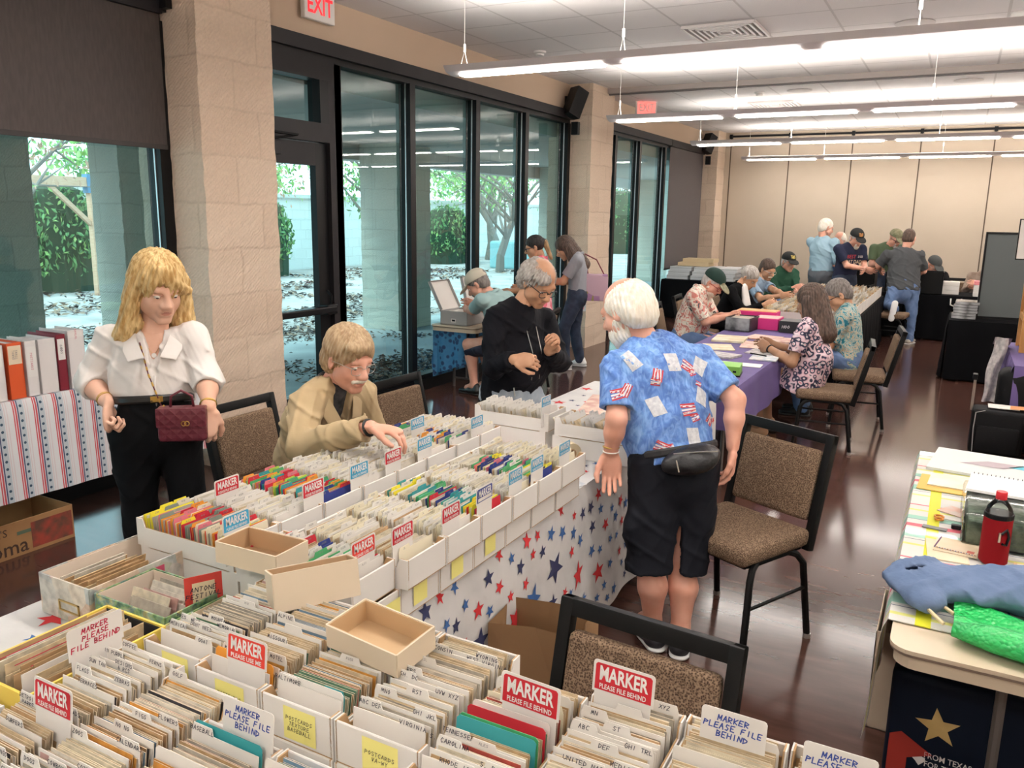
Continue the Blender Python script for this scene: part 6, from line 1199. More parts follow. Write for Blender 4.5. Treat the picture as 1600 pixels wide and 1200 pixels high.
jf['tl'] = seat('man with grey hair and glasses in a teal and cream leaf print shirt', (-.84, 8.40, .62), (-.90, 8.42, 1.08), (-.99, 8.40, 1.20), (-1.22, 8.35, .80), (-1.20, 8.25, .80), (-1, -.05, 0), .38, sc=1.08, sk='tan', hz=.009, shirt=tealm, sil=.85, pants=bj, hdir=(-.80, -.30, -.55), hair=[('short', 'dgrey')], gl=(blackp, .0028), head_s=1.14, hem=-.14, belly=.3, girth=1.15, fold=.007)
def stand(label, pel, neck, head, wl, wr, f, al, ar, **k):
    P = {}; k.setdefault('shoe', (leather, sole)); J = dict(pel=pel, neck=neck, head=head, wrL=wl, wrR=wr, f=f, anL=al, anR=ar); J.update(k.pop('J', {})); person(label, P, J, **k); return P
def sh(p, y): return p
jf['tall'] = stand('tall fair haired man in a light blue shirt and grey cargo trousers', (-2.07, 14.9, 1.02), (-2.08, 14.92, 1.59), (-2.05, 14.95, 1.775), (-1.86, 15.18, 1.18), (-1.80, 15.0, 1.18), (.45, .9, 0), (-2.18, 14.9, .1), (-1.95, 14.8, .1), sc=1.14, sk='pink', hz=.013, shirt=mat('sky_blue_shirt', (.34, .50, .60), .8), sleeve='long', pants=mat('grey_cargo', (.12, .13, .15), .9), hair=[('short', 'white')], hdir=(.75, .5, -.25), head_s=1.15, fold=.012, girth=1.15, hem=.02)
jf['short'] = stand('man in a blue patterned shirt half hidden behind the tall man', (-1.93, 16.5, .92), (-1.95, 16.5, 1.40), (-2.0, 16.45, 1.55), (-2.1, 16.2, 1.1), (-2.15, 16.3, 1.1), (-.5, -.8, 0), (-1.85, 16.5, .1), (-2.05, 16.5, .1), sc=1.08, sk='pink', hz=.014, shirt=pm('blue_dots', (.10, .19, .42), (.35, .45, .62), 12), pants=blkp, hair=[('fringe', 'white')], hdir=(-.3, -.9, -.3), head_s=1.12, hem=-.14)
navyt = mat('navy_tshirt', (.012, .016, .045), .9)
jf['nav'] = stand('man in a navy lettered t-shirt and black cap with a white goatee', (-1.66, 14.72, .98), (-1.60, 14.68, 1.50), (-1.52, 14.62, 1.615), (-1.34, 14.42, 1.13), (-1.34, 14.52, 1.13), (.62, -.75, 0), (-1.62, 14.70, .1), (-1.80, 14.62, .1), sc=1.10, sk='pink', hz=.012, shirt=navyt, pants=dj, hair=[('crop', 'wgrey'), ('goatee', 'white')], cap=(mat('black_cap'), None, mat('emblem_orange', (.7, .30, .08), .6)), hdir=(.55, -.72, -.45), head_s=1.15, girth=1.15, hem=-.12)
q = jf['nav']; cN = (q['J']['neck']*.45+q['J']['pel']*.55)-np.array(q['g'])+q['fs']*.160+q['sp']*.05; Mn = Matrix([[*[float(np.stack([-q['side'], q['sp'], q['fs']], 1)[i][j]) for j in range(3)], float(cN[i])] for i in range(3)]+[[0, 0, 0, 1]])
mb = MB().text('BEST', .085, mat('print_red', (.55, .04, .05), .8), Mn @ T(-.05, .075, 0), .01, .9).text('CAT DAD', .085, mat('print_tan', (.65, .52, .36), .8), Mn @ T(0, -.01, 0), .01, .8).text('EVER', .05, mat('print_pale', (.7, .7, .68), .8), Mn @ T(.11, .075, 0), .01, .8); mb.build('shirt_lettering', q['root'])
jf['olv'] = stand('man in an olive t-shirt and camouflage cap behind the black bins', (-1.20, 16.25, .98), (-1.15, 16.15, 1.48), (-1.03, 16.05, 1.605), (-.98, 15.85, 1.2), (-1.15, 15.82, 1.2), (.35, -.93, 0), (-1.1, 16.3, .1), (-1.3, 16.3, .1), sc=1.10, sk='pink', hz=.013, shirt=mat('olive_tshirt', (.09, .13, .07), .9), pants=dj, hair=[('goatee', 'wgrey')], cap=(mat('camo_cap', (.30, .27, .17), .9, var=(.16, .17, .09), scale=22), None, None), gl=(blackp, .004), hdir=(.6, -.65, -.5), head_s=1.15, girth=1.2, hem=-.12)
jf['tee'] = stand('man with cropped dark hair in a charcoal t-shirt and jeans kneeling on a chair', (-.73, 14.33, .90), (-.785, 14.50, 1.45), (-.74, 14.55, 1.64), (-1.12, 14.72, 1.12), (-.50, 14.85, 1.12), (-.15, .98, 0), (-.80, 13.86, .60), (-.56, 14.22, .1), J=dict(shL=V(-1.01, 14.40, 1.37), shR=V(-.56, 14.52, 1.37), elL=V(-1.13, 14.42, 1.20), elR=V(-.48, 14.60, 1.13), knL=V(-.90, 14.16, .60), knR=V(-.57, 14.30, .50), toeL=V(-.1, -1, -0.), toez=V(0, 0, 0)), sc=1.12, sk='pink', hz=.010, shirt=mat('charcoal_tshirt', (.055, .058, .062), .9), pants=bj, hair=[('crop', 'brown')], hdir=(.15, .95, -.25), shoe=None, head_s=1.14, girth=1.32, belly=.2, hem=-.10, sil=.9, fold=.010)
B = None
for an, dd, wv_ in ((V(-.80, 13.84, .60), V(-.1, -.25, -.95), 0), (V(-.56, 14.22, .1), V(.15, -.0, 0), 1)):
    Sh = Body(jf['tee']['g']); d = nrm(dd) if not wv_ else nrm(V(.25, .9, 0)); upv = nrm(V(0, -1, .25)) if not wv_ else V(0, 0, 1); ctr = an.copy()
    if wv_: ctr[2] = .045
    pr = [('s', ctr-d*.05, ctr+d*.06, .045, .05, upv, .9), ('s', ctr+d*.06, ctr+d*.19, .05, .04, upv, .6)]; Sh.sdf(lambda p: group(p, pr, .02, [(ctr-upv*.036, -upv)] if wv_ else [(ctr+upv*.036, upv)]), pr, .008, mat('beige_shoe', (.50, .45, .38), .7) if wv_ else mat('dark_shoe', (.05, .05, .05), .6))
    so2 = upv*(-.036 if wv_ else .04); sl = [('s', ctr-d*.055+so2, ctr+d*.185+so2, .048, .045, upv, .25)]; Sh.sdf(lambda p: group(p, sl, .01), sl, .007, wsole); Sh.build('shoe', jf['tee']['root'])
jf['c2'] = seat('seated man in a dark grey cap and black t-shirt at the far black table', (-.42, 16.25, .62), (-.42, 16.18, 1.04), (-.38, 16.08, 1.16), (-.12, 15.72, .84), (-.45, 15.75, .84), (.15, -1, 0), .35, sc=1.10, sk='pink', hz=.013, shirt=mat('black_tshirt', (.008, .008, .009), .9, spec=.1), hdir=(.55, -.65, -.6), cap=(mat('dark_grey_cap', (.07, .075, .075), .9), None), gl=(silverm, .003), head_s=1.18, girth=1.1)
jf['pl'] = seat('person in a brown plaid shirt mostly hidden behind the grey display board', (.42, 16.25, .62), (.44, 16.20, 1.05), (.46, 16.12, 1.20), (.32, 15.75, .90), (.22, 15.78, .85), (-.1, -1, 0), .35, sc=1.10, sk='pink', hz=.013, shirt=mat('brown_plaid', (.22, .16, .12), .9, var=(.32, .25, .20), scale=12), sleeve='long', hair=[('short', 'blond')], hdir=(-.3, -.8, -.5), head_s=1.15, girth=1.15)
# ------------------------------------------------------------------ things on and around the tables
def binder(y, w, h, d, z0, m, label, lab=None, lm=None, x=-4.53):
    t = thing('ring_binder', label, 'binder', (x-d, y, z0)); mb = MB()
    mb.box(0, d, -w/2, -w/2+.003, 0, h, m).box(0, d, w/2-.003, w/2, 0, h, m).box(d-.004, d, -w/2, w/2, 0, h, m, bev=.0015, seg=1); mb.build('cover', t)
    MB().box(.01, d-.02, -w/2+.005, w/2-.005, .008, h-.012, mat('paper_block', (.62, .61, .60), .9, var=(.40, .40, .40), scale=50, stretch=(1, 8, .1))).build('pages', t)
    if lab:
        n = MB().add([(d+.0008, -w/2+.006, h*lab[0]), (d+.0008, w/2-.006, h*lab[0]), (d+.0008, w/2-.006, h*lab[1]), (d+.0008, -w/2+.006, h*lab[1])], [(0, 1, 2, 3)], lm or mat('label_cream', (.72, .60, .44), .8))
        M = Matrix(((0, 0, 1, d+.0016), (0, 1, 0, 0), (1, 0, 0, h*(lab[0]+lab[1])/2), (0, 0, 0, 1))) ; M = Matrix(((0, 0, 1, d+.0016), (-0, 1, 0, 0), (-1, 0, 0, h*(lab[0]+lab[1])/2), (0, 0, 0, 1)))
        n.hand(lab[2], .012, lab[3], M, .0009); n.build('spine_label', t)
redm, orm, wbm, tbm = mat('binder_burgundy', (.20, .015, .03), .45), mat('binder_orange', (.68, .10, .025), .45), mat('binder_white', (.70, .67, .66), .4), mat('binder_tan', (.66, .50, .36), .6)
plab = mat('label_white', (.74, .72, .70), .7); pki = mat('pink_print', (.60, .20, .26), .7)
for y, w, h, m, lb, la in ((2.37, .055, .30, wbm, 'white binder at the left frame edge', None), (2.44, .05, .30, tbm, 'tan spined album left of the orange binder', None), (2.505, .065, .31, wbm, 'white binder with printed spine left of the orange binder', (.62, .92, 'SHOWS', pki, plab)), (2.60, .085, .315, orm, 'bright orange binder with a cream label', (.62, .95, 'SMALL\nTOWNS', inks, None)),
                      (2.69, .065, .315, wbm, 'slim white binder right of the orange binder', (.35, .9, 'POSTCARDS', pki, plab)), (2.785, .10, .315, wbm, 'thick white binder left of the burgundy binder', None), (2.87, .055, .33, redm, 'burgundy binder with a white spine label', (.55, .92, 'CARDS', ink, plab)), (2.965, .10, .345, wbm, 'tallest thick white binder at the right end of the row', (.88, .97, 'MANUAL', pki, plab))):
    binder(y, w, h, .27, .853, m, lb, la[:4] if la else None, la[4] if la else None)
t = thing('cardboard_box', 'long brown produce box on the floor under the striped cloth', 'cardboard box', (-4.62, 1.82, 0)); kb = mat('printed_carton', (.40, .22, .09), .8, var=(.30, .15, .06), scale=3)
MB().box(-.20, -.195, -.9, .95, 0, .27, kb).box(.20, .205, -.9, .95, 0, .20, kb).box(-.2, .2, -.9, -.895, 0, .2, kb).box(-.2, .2, .945, .95, 0, .2, kb).box(-.2, .2, -.9, .95, 0, .004, kb).build('carton', t)
MYZ = Matrix(((0, 0, 1, .2062), (1, 0, 0, 0), (0, 1, 0, 0), (0, 0, 0, 1)))
MB().text('roma', .12, mat('carton_ink', (.06, .03, .02), .8), MYZ @ T(.55, .055, 0), .006).text('BAKER\'S', .06, mat('carton_ink'), MYZ @ T(.46, .15, 0), .004).box(.2055, .2062, .62, .94, .12, .14, mat('carton_green', (.10, .14, .09), .8)).build('lettering', t)
MB().box(.2056, .2066, .70, .94, .02, .17, mat('carton_fruit', (.35, .05, .03), .8, var=(.12, .05, .03), scale=14)).build('fruit_print', t)
MB().box(-.17, .15, -.85, .55, .01, .25, mat('folded_carton', (.42, .28, .15), .85)).build('folded_cartons', t)
# paper bag
g_paper = mat('brown_paper', (.30, .17, .08), .85, bump=.3, bscale=9)
t = thing('paper_bag', 'open brown paper shopping bag on the floor behind the nearest chair', 'paper bag', (-1.15, 2.40, 0), math.radians(8)); t.scale = (1, 1, 1.18); mb = MB()
pv = [(-.17, -.11), (.17, -.11), (.17, .11), (-.17, .11)]
for a, b in zip(pv, pv[1:]+pv[:1]):
    mx_, my_ = (a[0]+b[0])/2*.90, (a[1]+b[1])/2*.90; z1, z2 = .43, .46
    mb.add([(*a, 0), (*b, 0), (b[0], b[1], z1), (mx_, my_, z2-.02), (a[0], a[1], z1)], [(0, 1, 2, 3, 4)], g_paper); mb.add([(a[0]*.985, a[1]*.98, .003), (b[0]*.985, b[1]*.98, .003), (b[0]*.985, b[1]*.98, z1), (mx_*.98, my_*.98, z2-.02), (a[0]*.985, a[1]*.98, z1)], [(4, 3, 2, 1, 0)], g_paper)
mb.add([(*p, .001) for p in pv], [(0, 1, 2, 3)], g_paper).build('bag', t)
# far end of the middle table
t = thing('tape_roll', 'roll of cream tape standing in front of the far carton', 'tape roll', (-1.53, 3.42, .80)); tm = mat('tape_cream', (.70, .58, .36), .4)
MB().lathe([(.022, -.03), (.05, -.03), (.05, .03), (.022, .03), (.022, -.03)], tm, 24, T(0, 0, 0, math.radians(50), math.radians(90))).build('tape', t, smooth='a'); MB().lathe([(.018, -.031), (.023, -.031), (.023, .031), (.018, .031), (.018, -.031)], kraft, 20, T(0, 0, 0, math.radians(50), math.radians(90))).build('core', t)
MB
t = thing('calculator', 'grey desk calculator beside the man\'s wristband', 'calculator', (-1.50, 3.28, .748), math.radians(-35)); cg = mat('calc_grey', (.30, .30, .31), .5)
MB().box(-.055, .055, -.085, .085, 0, .022, cg, bev=.006).build('case', t); MB().box(-.042, .042, .035, .068, .022, .024, mat('lcd', (.22, .26, .22), .3)).build('display', t); mb = MB()
for i in range(4):
    for j in range(5): mb.box(-.042+i*.023, -.042+i*.023+.017, -.075+j*.020, -.075+j*.020+.014, .022, .027, black if (i+j) % 3 else wcard)
mb.build('keypad', t)
printm = [mat('paper_print_%d' % i, a, .7, var=b, scale=s) for i, (a, b, s) in enumerate((((.70, .55, .45), (.55, .30, .26), 14), ((.60, .58, .56), (.35, .32, .33), 20), ((.72, .66, .50), (.60, .48, .30), 9), ((.66, .62, .60), (.40, .46, .52), 18), ((.70, .40, .30), (.62, .52, .46), 16)))]
def sheet(x, y, z, w, d, rz, m, label, h=.003, name='paper_sheet', cat='paper', group=None):
    o = MB().box(-w/2, w/2, -d/2, d/2, 0, h, m).build(name, loc=(x, y, z)); o.rotation_euler = (0, 0, math.radians(rz)); return tag(o, label, cat, group)
sheet(-1.75, 4.62, .747, .42, .55, 12, printm[0], 'red and cream printed magazine near the blue shirted man\'s elbow', .012, 'magazine', 'magazine')
sheet(-1.70, 5.02, .747, .36, .30, 5, mat('envelope_cream', (.74, .66, .48), .7), 'cream envelope on top of papers at the far end of the star cloth', .006, 'envelope', 'envelope')
sheet(-1.92, 4.15, .747, .30, .22, 60, printm[4], 'orange sheet tucked behind the far pinkish carton')
sheet(-1.60, 3.16, .747, .20, .14, 20, printm[4], 'orange printed sheet in front of the far pinkish carton')
sheet(-1.42, 3.14, .747, .16, .12, -20, printm[3], 'small grey printed sheet under the calculator', .002)
# purple table
gbx = mat('green_box', (.22, .50, .08), .5); t = thing('green_box', 'flat lime green box with black marks on the purple table', 'box', (-1.52, 6.15, .742), math.radians(8))
MB().box(-.16, .16, -.11, .11, .01, .075, gbx, bev=.003).box(-.165, .165, -.115, .115, 0, .01, black).build('box', t); mb = MB()
for i in range(3): mb.box(.02+i*.045, .045+i*.045, -.1115, -.11, .03, .045, black)
mb.build('printed_marks', t)
bb = mat('black_box', (.02, .02, .022), .5); t = thing('photo_box', 'black patterned card box in front of the man in the floral shirt', 'box', (-1.96, 8.78, .742), math.radians(-4)); 
MB().box(-.13, .13, -.17, .17, 0, .012, bb).box(-.13, .13, -.17, -.165, 0, .14, mat('black_circles', (.04, .04, .04), .4, var=(.35, .35, .35), scale=7)).box(-.13, .13, .165, .17, 0, .14, bb).box(-.13, -.125, -.17, .17, 0, .14, bb).box(.125, .13, -.17, .17, 0, .14, bb).build('carton', t)
for k in range(12): tag(MB().box(-.10, .10, 0, .002, 0, .12, wcard if k % 3 else cmt['cream']).build('postcard', loc=(-1.96, 8.66+k*.02, .756)), 'pale postcard filed in the black patterned box', 'postcard', 'postcards in the black patterned box')
hp = mat('hot_pink', (.68, .03, .22), .5); t = thing('pink_box', 'hot pink box beside the black patterned box on the purple table', 'box', (-1.74, 9.05, .742))
MB().box(-.13, .13, -.15, .15, 0, .12, hp, bev=.004).box(-.12, .12, -.14, .14, .12, .125, mat('pink_paper', (.75, .45, .42), .8)).build('carton', t)
t = thing('pink_box', 'long pink tray with orange papers behind the hot pink box', 'box', (-1.92, 9.38, .742)); MB().box(-.22, .22, -.14, .10, 0, .15, hp, bev=.004).box(-.21, .21, -.13, .10, .15, .158, mat('orange_paper', (.75, .38, .18), .8)).build('carton', t)
t = thing('black_box', 'small black box with white lettering beside the woman in the print dress', 'box', (-1.46, 8.93, .742)); MB().box(-.12, .12, -.14, .14, 0, .12, bb, bev=.004).build('carton', t); MB().hand('HOO', .03, wcard, Matrix(((1, 0, 0, -.05), (0, 0, 1, -.1415), (0, 1, 0, .06), (0, 0, 0, 1))), .003).build('lettering', t)
rs = random.Random(4); lbs = ['stack of old papers before the seated woman', 'yellowed map sheet near the table edge', 'printed leaflet by the blue folder', 'tan paper overhanging the purple table edge', 'cream sheet beside the open notebook', 'pale certificate under the woman\'s wrist', 'brown folder left of the seated woman', 'grey printed page at the table centre']
for i, (x, y, w, d, r) in enumerate(((-1.55, 7.75, .34, .45, 8), (-1.42, 7.35, .28, .30, -6), (-1.85, 7.40, .26, .34, 20), (-1.36, 7.02, .22, .26, 4), (-1.62, 8.25, .30, .30, -10), (-1.45, 8.15, .25, .30, 15), (-1.72, 6.95, .30, .22, -14), (-1.88, 7.95, .30, .40, 6))): sheet(x, y, .742, w, d, r, printm[i % 5], lbs[i], .004+.002*i)
sheet(-1.98, 6.85, .742, .26, .34, 12, mat('folder_blue', (.12, .42, .62), .6), 'bright blue folder on the purple table', .008, 'folder', 'folder')
sheet(-1.50, 6.62, .742, .40, .16, 3, wcard, 'long white sheet on the purple cloth near the green box', .002); sheet(-1.78, 6.50, .742, .20, .14, 30, wcard, 'folded white receipt left of the long white sheet', .002)
tag(MB().tube([(-1.93, 6.62, .75), (-1.83, 6.80, .752)], .006, black).build('pen'), 'black pen on the purple cloth', 'pen')
tag(MB().tube([(-1.50, 7.12, .762), (-1.35, 7.04, .762)], .006, black).build('pen'), 'black pen lying on papers near the seated woman\'s elbow', 'pen')
# black table with rows of white cartons, the far sale table
n = 0
for col_, (xa, xb) in enumerate(((-1.96, -1.50), (-1.48, -1.02))):
    for k in range(11):
        y0 = 9.70+k*.40; nm = 'the %s carton of the %s far row' % (['first', 'second', 'third', 'fourth', 'fifth', 'sixth', 'seventh', 'eighth', 'ninth', 'tenth', 'last'][k], ['left', 'right'][col_])
        card_box(xa, xb, y0, y0+.38, .742, 'white carton, '+nm, 'cartons on the far black table', 'x', H=.14, dip=.02)
        mbx = MB(); rr = random.Random(k*7+col_)
        for q in range(22): mbx.box(xa+.02+q*.0195, xa+.022+q*.0195, y0+.02+rr.uniform(0, .01), y0+.36, .75, .88+rr.uniform(-.01, .03), rr.choice([cmt['white'], cmt['buff'], cmt['cream'], cmt['tan'], wcard, cmt['grey']]))
        tag(mbx.build('card_row'), 'row of cards packed in '+nm, 'cards', 'cards on the far black table', 'stuff')
# stacked white boxes near far blind
k = 0
for (x, w) in ((-4.75, .42), (-4.28, .42), (-3.85, .36)):
    for lv in range(3):
        o = MB().box(-w/2, w/2, -.36, .36, 0, .078, mat('long_box_white', (.62, .62, .63), .7), bev=.003).box(-w/2-.002, w/2+.002, -.362, .362, .05, .054, mat('box_line', (.15, .15, .15), .7)).build('storage_box', loc=(x+lv*.03, 15.8, .742+lv*.081)); tag(o, 'long white storage box, %s level of the %s stack by the grey blind' % (['bottom', 'middle', 'top'][lv], ['left', 'middle', 'right'][k]), 'box', 'stacked boxes by the grey blind')
    k += 1
tag(MB().box(-.3, .3, -.2, .2, 0, .07, mat('tan_flat_box', (.60, .46, .28), .7), bev=.004).build('flat_box', loc=(-4.5, 15.8, .99)), 'tan flat box on top of the white boxes by the grey blind', 'box')
tag(MB().box(-.3, .3, -.2, .2, 0, .07, mat('tan_flat_box'), bev=.004).build('flat_box', loc=(-4.42, 15.85, 1.062)), 'second tan flat box, topmost by the grey blind', 'box')
# black bins on table
def bin_(x, y, w, d, h, label):
    t = thing('black_bin', label, 'bin', (x, y, .742)); bk_ = mat('bin_black', (.006, .006, .006), .5, spec=.2)
    MB().box(-w, w, -d, -d+.01, 0, h, bk_).box(-w, w, d-.01, d, 0, h, bk_).box(-w, -w+.01, -d, d, 0, h, bk_).box(w-.01, w, -d, d, 0, h, bk_).box(-w, w, -d, d, 0, .01, bk_).build('bin', t)
    mb = MB()
    for i in range(int(w*2/.03)): mb.box(-w+.015+i*.03, -w+.02+i*.03, -d+.02, d-.02, .01, h-.02, mat('record_dark', (.03, .03, .035), .5))
    mb.build('albums', t)
bin_(-1.50, 15.35, .28, .28, .33, 'open black bin in front of the man in the navy lettered t-shirt'); bin_(-.93, 15.3, .12, .24, .33, 'black bin hidden behind the man kneeling on the chair'); bin_(-.36, 15.15, .17, .2, .36, 'tall black bin right of the man kneeling on the chair')
# far table things
for lv in range(3): tag(MB().box(-.13, .13, -.14, .14, 0, .065, wcard, bev=.003).build('white_box', loc=(-.08, 15.3, .742+lv*.068)), 'white card box, %s of the pile before the man in the dark grey cap' % ['bottom', 'middle', 'top'][lv], 'box', 'white boxes before the dark grey cap')
for lv in range(4): tag(MB().box(-.13, .13, -.14, .14, 0, .058, wcard if lv < 3 else mat('pink_lid', (.75, .25, .28), .6), bev=.003).build('white_box', loc=(.38, 15.1, .742+lv*.061)), ['bottom white box of the pile by the grey board', 'second white box of the pile by the grey board', 'third white box of the pile by the grey board', 'pink topped box on the pile by the grey board'][lv], 'box')
mb = MB(); mb.tube([(-.05, 14.87, .70), (-.05, 14.86, .60), (.03, 14.86, .57), (.10, 14.86, .60), (.10, 14.87, .70)], .012, wcard, 8); tag(mb.build('cable_loop', smooth='all'), 'white cable loop hanging over the far black table edge', 'cable')
# grey display board and trays
t = thing('display_board', 'tall grey fabric display board with black frame on the black table', 'display board', (.43, 11.55, .745), math.radians(6)); db = mat('board_grey', (.10, .11, .11), .9)
MB().box(-.16, .55, -.012, .012, .03, 1.02, db).build('panel', t); MB().box(-.18, .57, -.02, .02, 0, .03, black).box(-.18, .57, -.02, .02, 1.02, 1.045, black).box(-.18, -.16, -.02, .02, 0, 1.045, black).box(.55, .57, -.02, .02, 0, 1.045, black).build('frame', t)
for k in range(6): sheet(.13+.004*k, 11.55-.0*k, .745+k*.035, .26, .38, rs.uniform(-6, 6), mat('glossy_sleeve', (.45, .45, .46), .15, var=(.12, .12, .12), scale=5), 'clear sleeved photograph in the stack left of the grey board', .03, 'photo_sleeve', 'photograph', 'sleeved photographs left of the grey board')
# wooden shelf, poster, bags at the right
oak = mat('oak_wood', (.48, .22, .06), .5, var=(.55, .28, .09), scale=6, stretch=(6, 6, .6)); t = thing('wooden_shelf', 'orange-brown wooden shelf rack standing on the purple cloth at the right edge', 'shelf', (.72, 8.95, .742))
for x, y in ((-.13, -.25), (-.13, .25), (.35, -.25), (.35, .25)): MB().box(x-.022, x+.022, y-.022, y+.022, 0, .82 if x < 0 and y > 0 else .98, oak).build('post', t)
for z in (.33, .62, .80): MB().box(-.13, .35, -.24, .24, z, z+.02, oak).build('shelf_board', t)
MB().box(-.151, -.108, -.25, .25, .28, .33, oak).box(-.151, -.108, -.25, .25, .60, .64, oak).build('side_rail', t)
t = thing('poster_board', 'white poster with a dark frame and pink design above the wooden shelf', 'poster', (.76, 9.15, 1.57), math.radians(3)); MB().box(-.29, .30, -.006, .006, .0, .36, wcard).build('panel', t); MB().box(-.30, .31, -.008, .008, -.01, 0, black).box(-.30, .31, -.008, .008, .36, .37, black).box(-.30, -.29, -.008, .008, 0, .36, black).build('frame', t)
MB().lathe([(.045, 0), (.045, .002), (0, .002)], mat('design_pink', (.70, .22, .30), .6), 20, T(-.19, -.007, .27, 0, math.radians(90))).box(-.20, -.13, -.008, -.006, .09, .20, mat('design_dark', (.05, .05, .10), .6)).build('printed_design', t)
for i, (z, m, lb) in enumerate(((.353, mat('book_navy', (.02, .03, .09), .5), 'navy book leaning on the wooden shelf'), (.353, black, 'black album on the wooden shelf'))):
    tag(MB().box(-.02, .02, -.15, .15, 0, .24, m, bev=.003).build('book', loc=(.70+i*.10, 8.95, .742+z)), lb, 'book')
tag(MB().box(-.12, .12, -.01, .01, 0, .22, mat('photo_peach', (.70, .48, .38), .6, var=(.62, .38, .30), scale=5), bev=.01).build('photo_card', loc=(.74, 8.62, .745)), 'peach coloured photo card leaning at the shelf foot', 'card')
tag(MB().lathe([(.05, 0), (.055, .02), (.05, .10), (.03, .12)], mat('amber_jar', (.55, .28, .03), .2), 18).build('jar', smooth='a', loc=(.68, 8.22, .745)), 'amber jar at the right edge of the purple table', 'jar')
np_ = mat('newsprint', (.62, .58, .56), .9, var=(.40, .38, .38), scale=26); mb = MB(); mb.grid(lambda u, v: (.37+u*.11-.05*v+.01*math.sin(v*9), 8.72+.03*math.sin(u*6+v*4)-.05*v, .86-v*.60), 8, 14, np_).grid(lambda u, v: (.37+u*.11-.05*v+.01*math.sin(v*9), 8.735+.03*math.sin(u*6+v*4)-.05*v, .86-v*.60), 8, 14, np_).grid(lambda u, v: (.37+u*.14, 8.72+v*.3, .86-.10*v), 6, 6, np_)
tag(mb.build('hanging_cloth', smooth='a'), 'pale printed cloth hanging over the corner of the right purple table', 'cloth')
sc_ = mat('suitcase_fabric', (.006, .006, .007), .7, spec=.2, bump=.2); t = thing('suitcase', 'black rolling suitcase with a raised handle beside the right purple table', 'suitcase', (.42, 7.60, .024)); t.scale = (1, 1, .78)
MB().box(-.19, .19, -.13, .13, .03, .50, sc_, bev=.04, seg=3).box(-.15, .15, -.16, -.12, .06, .34, sc_, bev=.02).build('shell', t, smooth='a'); MB().tube([(-.16, -.135, .05), (-.17, -.135, .30), (-.165, -.135, .47), (-.10, -.135, .50)], .004, mat('piping_grey', (.35, .34, .33), .5), 6).build('piping', t)
MB().box(-.205, -.185, .02, .06, .45, .80, silverm).box(-.215, -.18, -.0, .08, .78, .84, black, bev=.006).build('telescopic_handle', t)
for s in (-1, 1): MB().lathe([(.028, -.01), (.028, .01)], black, 14, T(s*.15, .1, .0, 0, 0, math.radians(90))).build('wheel', t)
B_ = MB(); 
t = thing('backpack', 'black bag slumped over the suitcase with a white paper sticking out', 'bag', (.60, 7.98, .0)); MB().box(-.20, .16, -.16, .16, 0, .70, sc_, bev=.10, seg=4).build('sack', t, smooth='a')
tag(MB().box(-.12, .10, -.08, .08, 0, .006, wcard).add([(.03, -.1, .01), (.17, -.08, .012), (.18, .06, .012), (.04, .05, .01)], [(0, 1, 2, 3)], mat('orange_sheet', (.72, .32, .14), .7)).build('loose_papers', loc=(.46, 7.62, .425)), 'white and orange papers lying on the black suitcase', 'paper')
tag(MB().box(0, .35, -.25, .25, 0, .40, kb, bev=.004).build('cardboard_box', loc=(.66, 7.35, 0)), 'brown cardboard box at the right edge behind the suitcase', 'cardboard box')
# window table boxes
gry = mat('grey_board', (.36, .35, .34), .7); t = thing('flip_lid_box', 'open grey archive box with its lid raised on the small window table', 'box', (-4.74, 7.62, .722))
def flip(t, w, d, h, ang):
    MB().box(-w, w, -d, -d+.004, 0, h, gry).box(-w, w, d-.004, d, 0, h, gry).box(-w, -w+.004, -d, d, 0, h, gry).box(w-.004, w, -d, d, 0, h, gry).box(-w, w, -d, d, 0, .004, gry).box(-w+.01, w-.01, -d+.01, d-.01, .01, h-.02, wcard).build('tray', t)
    M = T(-w, 0, h) @ Euler((0, ang, 0)).to_matrix().to_4x4(); MB().box(0, 2*w, -d, d, 0, .004, wcard, M).box(0, 2*w, -d, -d+.006, -.03, 0, gry, M).box(0, 2*w, d-.006, d, -.03, 0, gry, M).box(2*w-.006, 2*w, -d, d, -.03, 0, gry, M).box(-.0, 2*w, -d, d, .004, .008, gry, M).build('lid', t)
flip(t, .17, .19, .15, math.radians(-118)); MB().box(-.03, .03, -.1935, -.19, .03, .07, wcard).box(-.02, .02, -.195, -.1934, .04, .06, black).build('box_label', t)
t = thing('flip_lid_box', 'second open archive box behind the grey one on the window table', 'box', (-4.74, 8.18, .722)); flip(t, .17, .22, .15, math.radians(-104))
# plaid table things
z = .747
sheet(.30, 4.40, z, .62, .42, -6, mat('map_white', (.64, .64, .62), .6, var=(.58, .60, .60), scale=4), 'large white illustrated print at the back of the plaid table', .012, 'art_print', 'print')
tag(MB().flat([(-.02, -.02), (.22, -.08), (.30, .0), (.10, .10)], mat('print_cyan', (.10, .50, .62), .6)).flat([(-.22, -.04), (-.04, -.06), (.06, .04), (-.10, .05)], mat('print_mauve', (.40, .33, .36), .6), T(0, 0, .0)).build('print_drawing', loc=(.33, 4.42, z+.0135)), 'cyan and mauve drawing lying on the large white print', 'drawing')
sheet(.12, 3.99, z, .34, .24, -3, mat('manila_orange', (.72, .45, .10), .7), 'orange manila envelope under plastic sleeved papers', .004, 'envelope', 'envelope')
sheet(.15, 4.03, z+.005, .32, .20, -4, mat('sleeved_paper', (.72, .66, .48), .25, var=(.66, .56, .36), scale=8), 'sleeved yellowish papers on the orange envelope', .005)
tb = thing('plastic_tub', 'clear plastic tub of green mineral pieces behind the red bottle', 'tub', (.33, 3.45, z)); tg = mat('tub_contents', (.06, .09, .06), .5, var=(.20, .26, .19), scale=22, bump=.6, bscale=40)
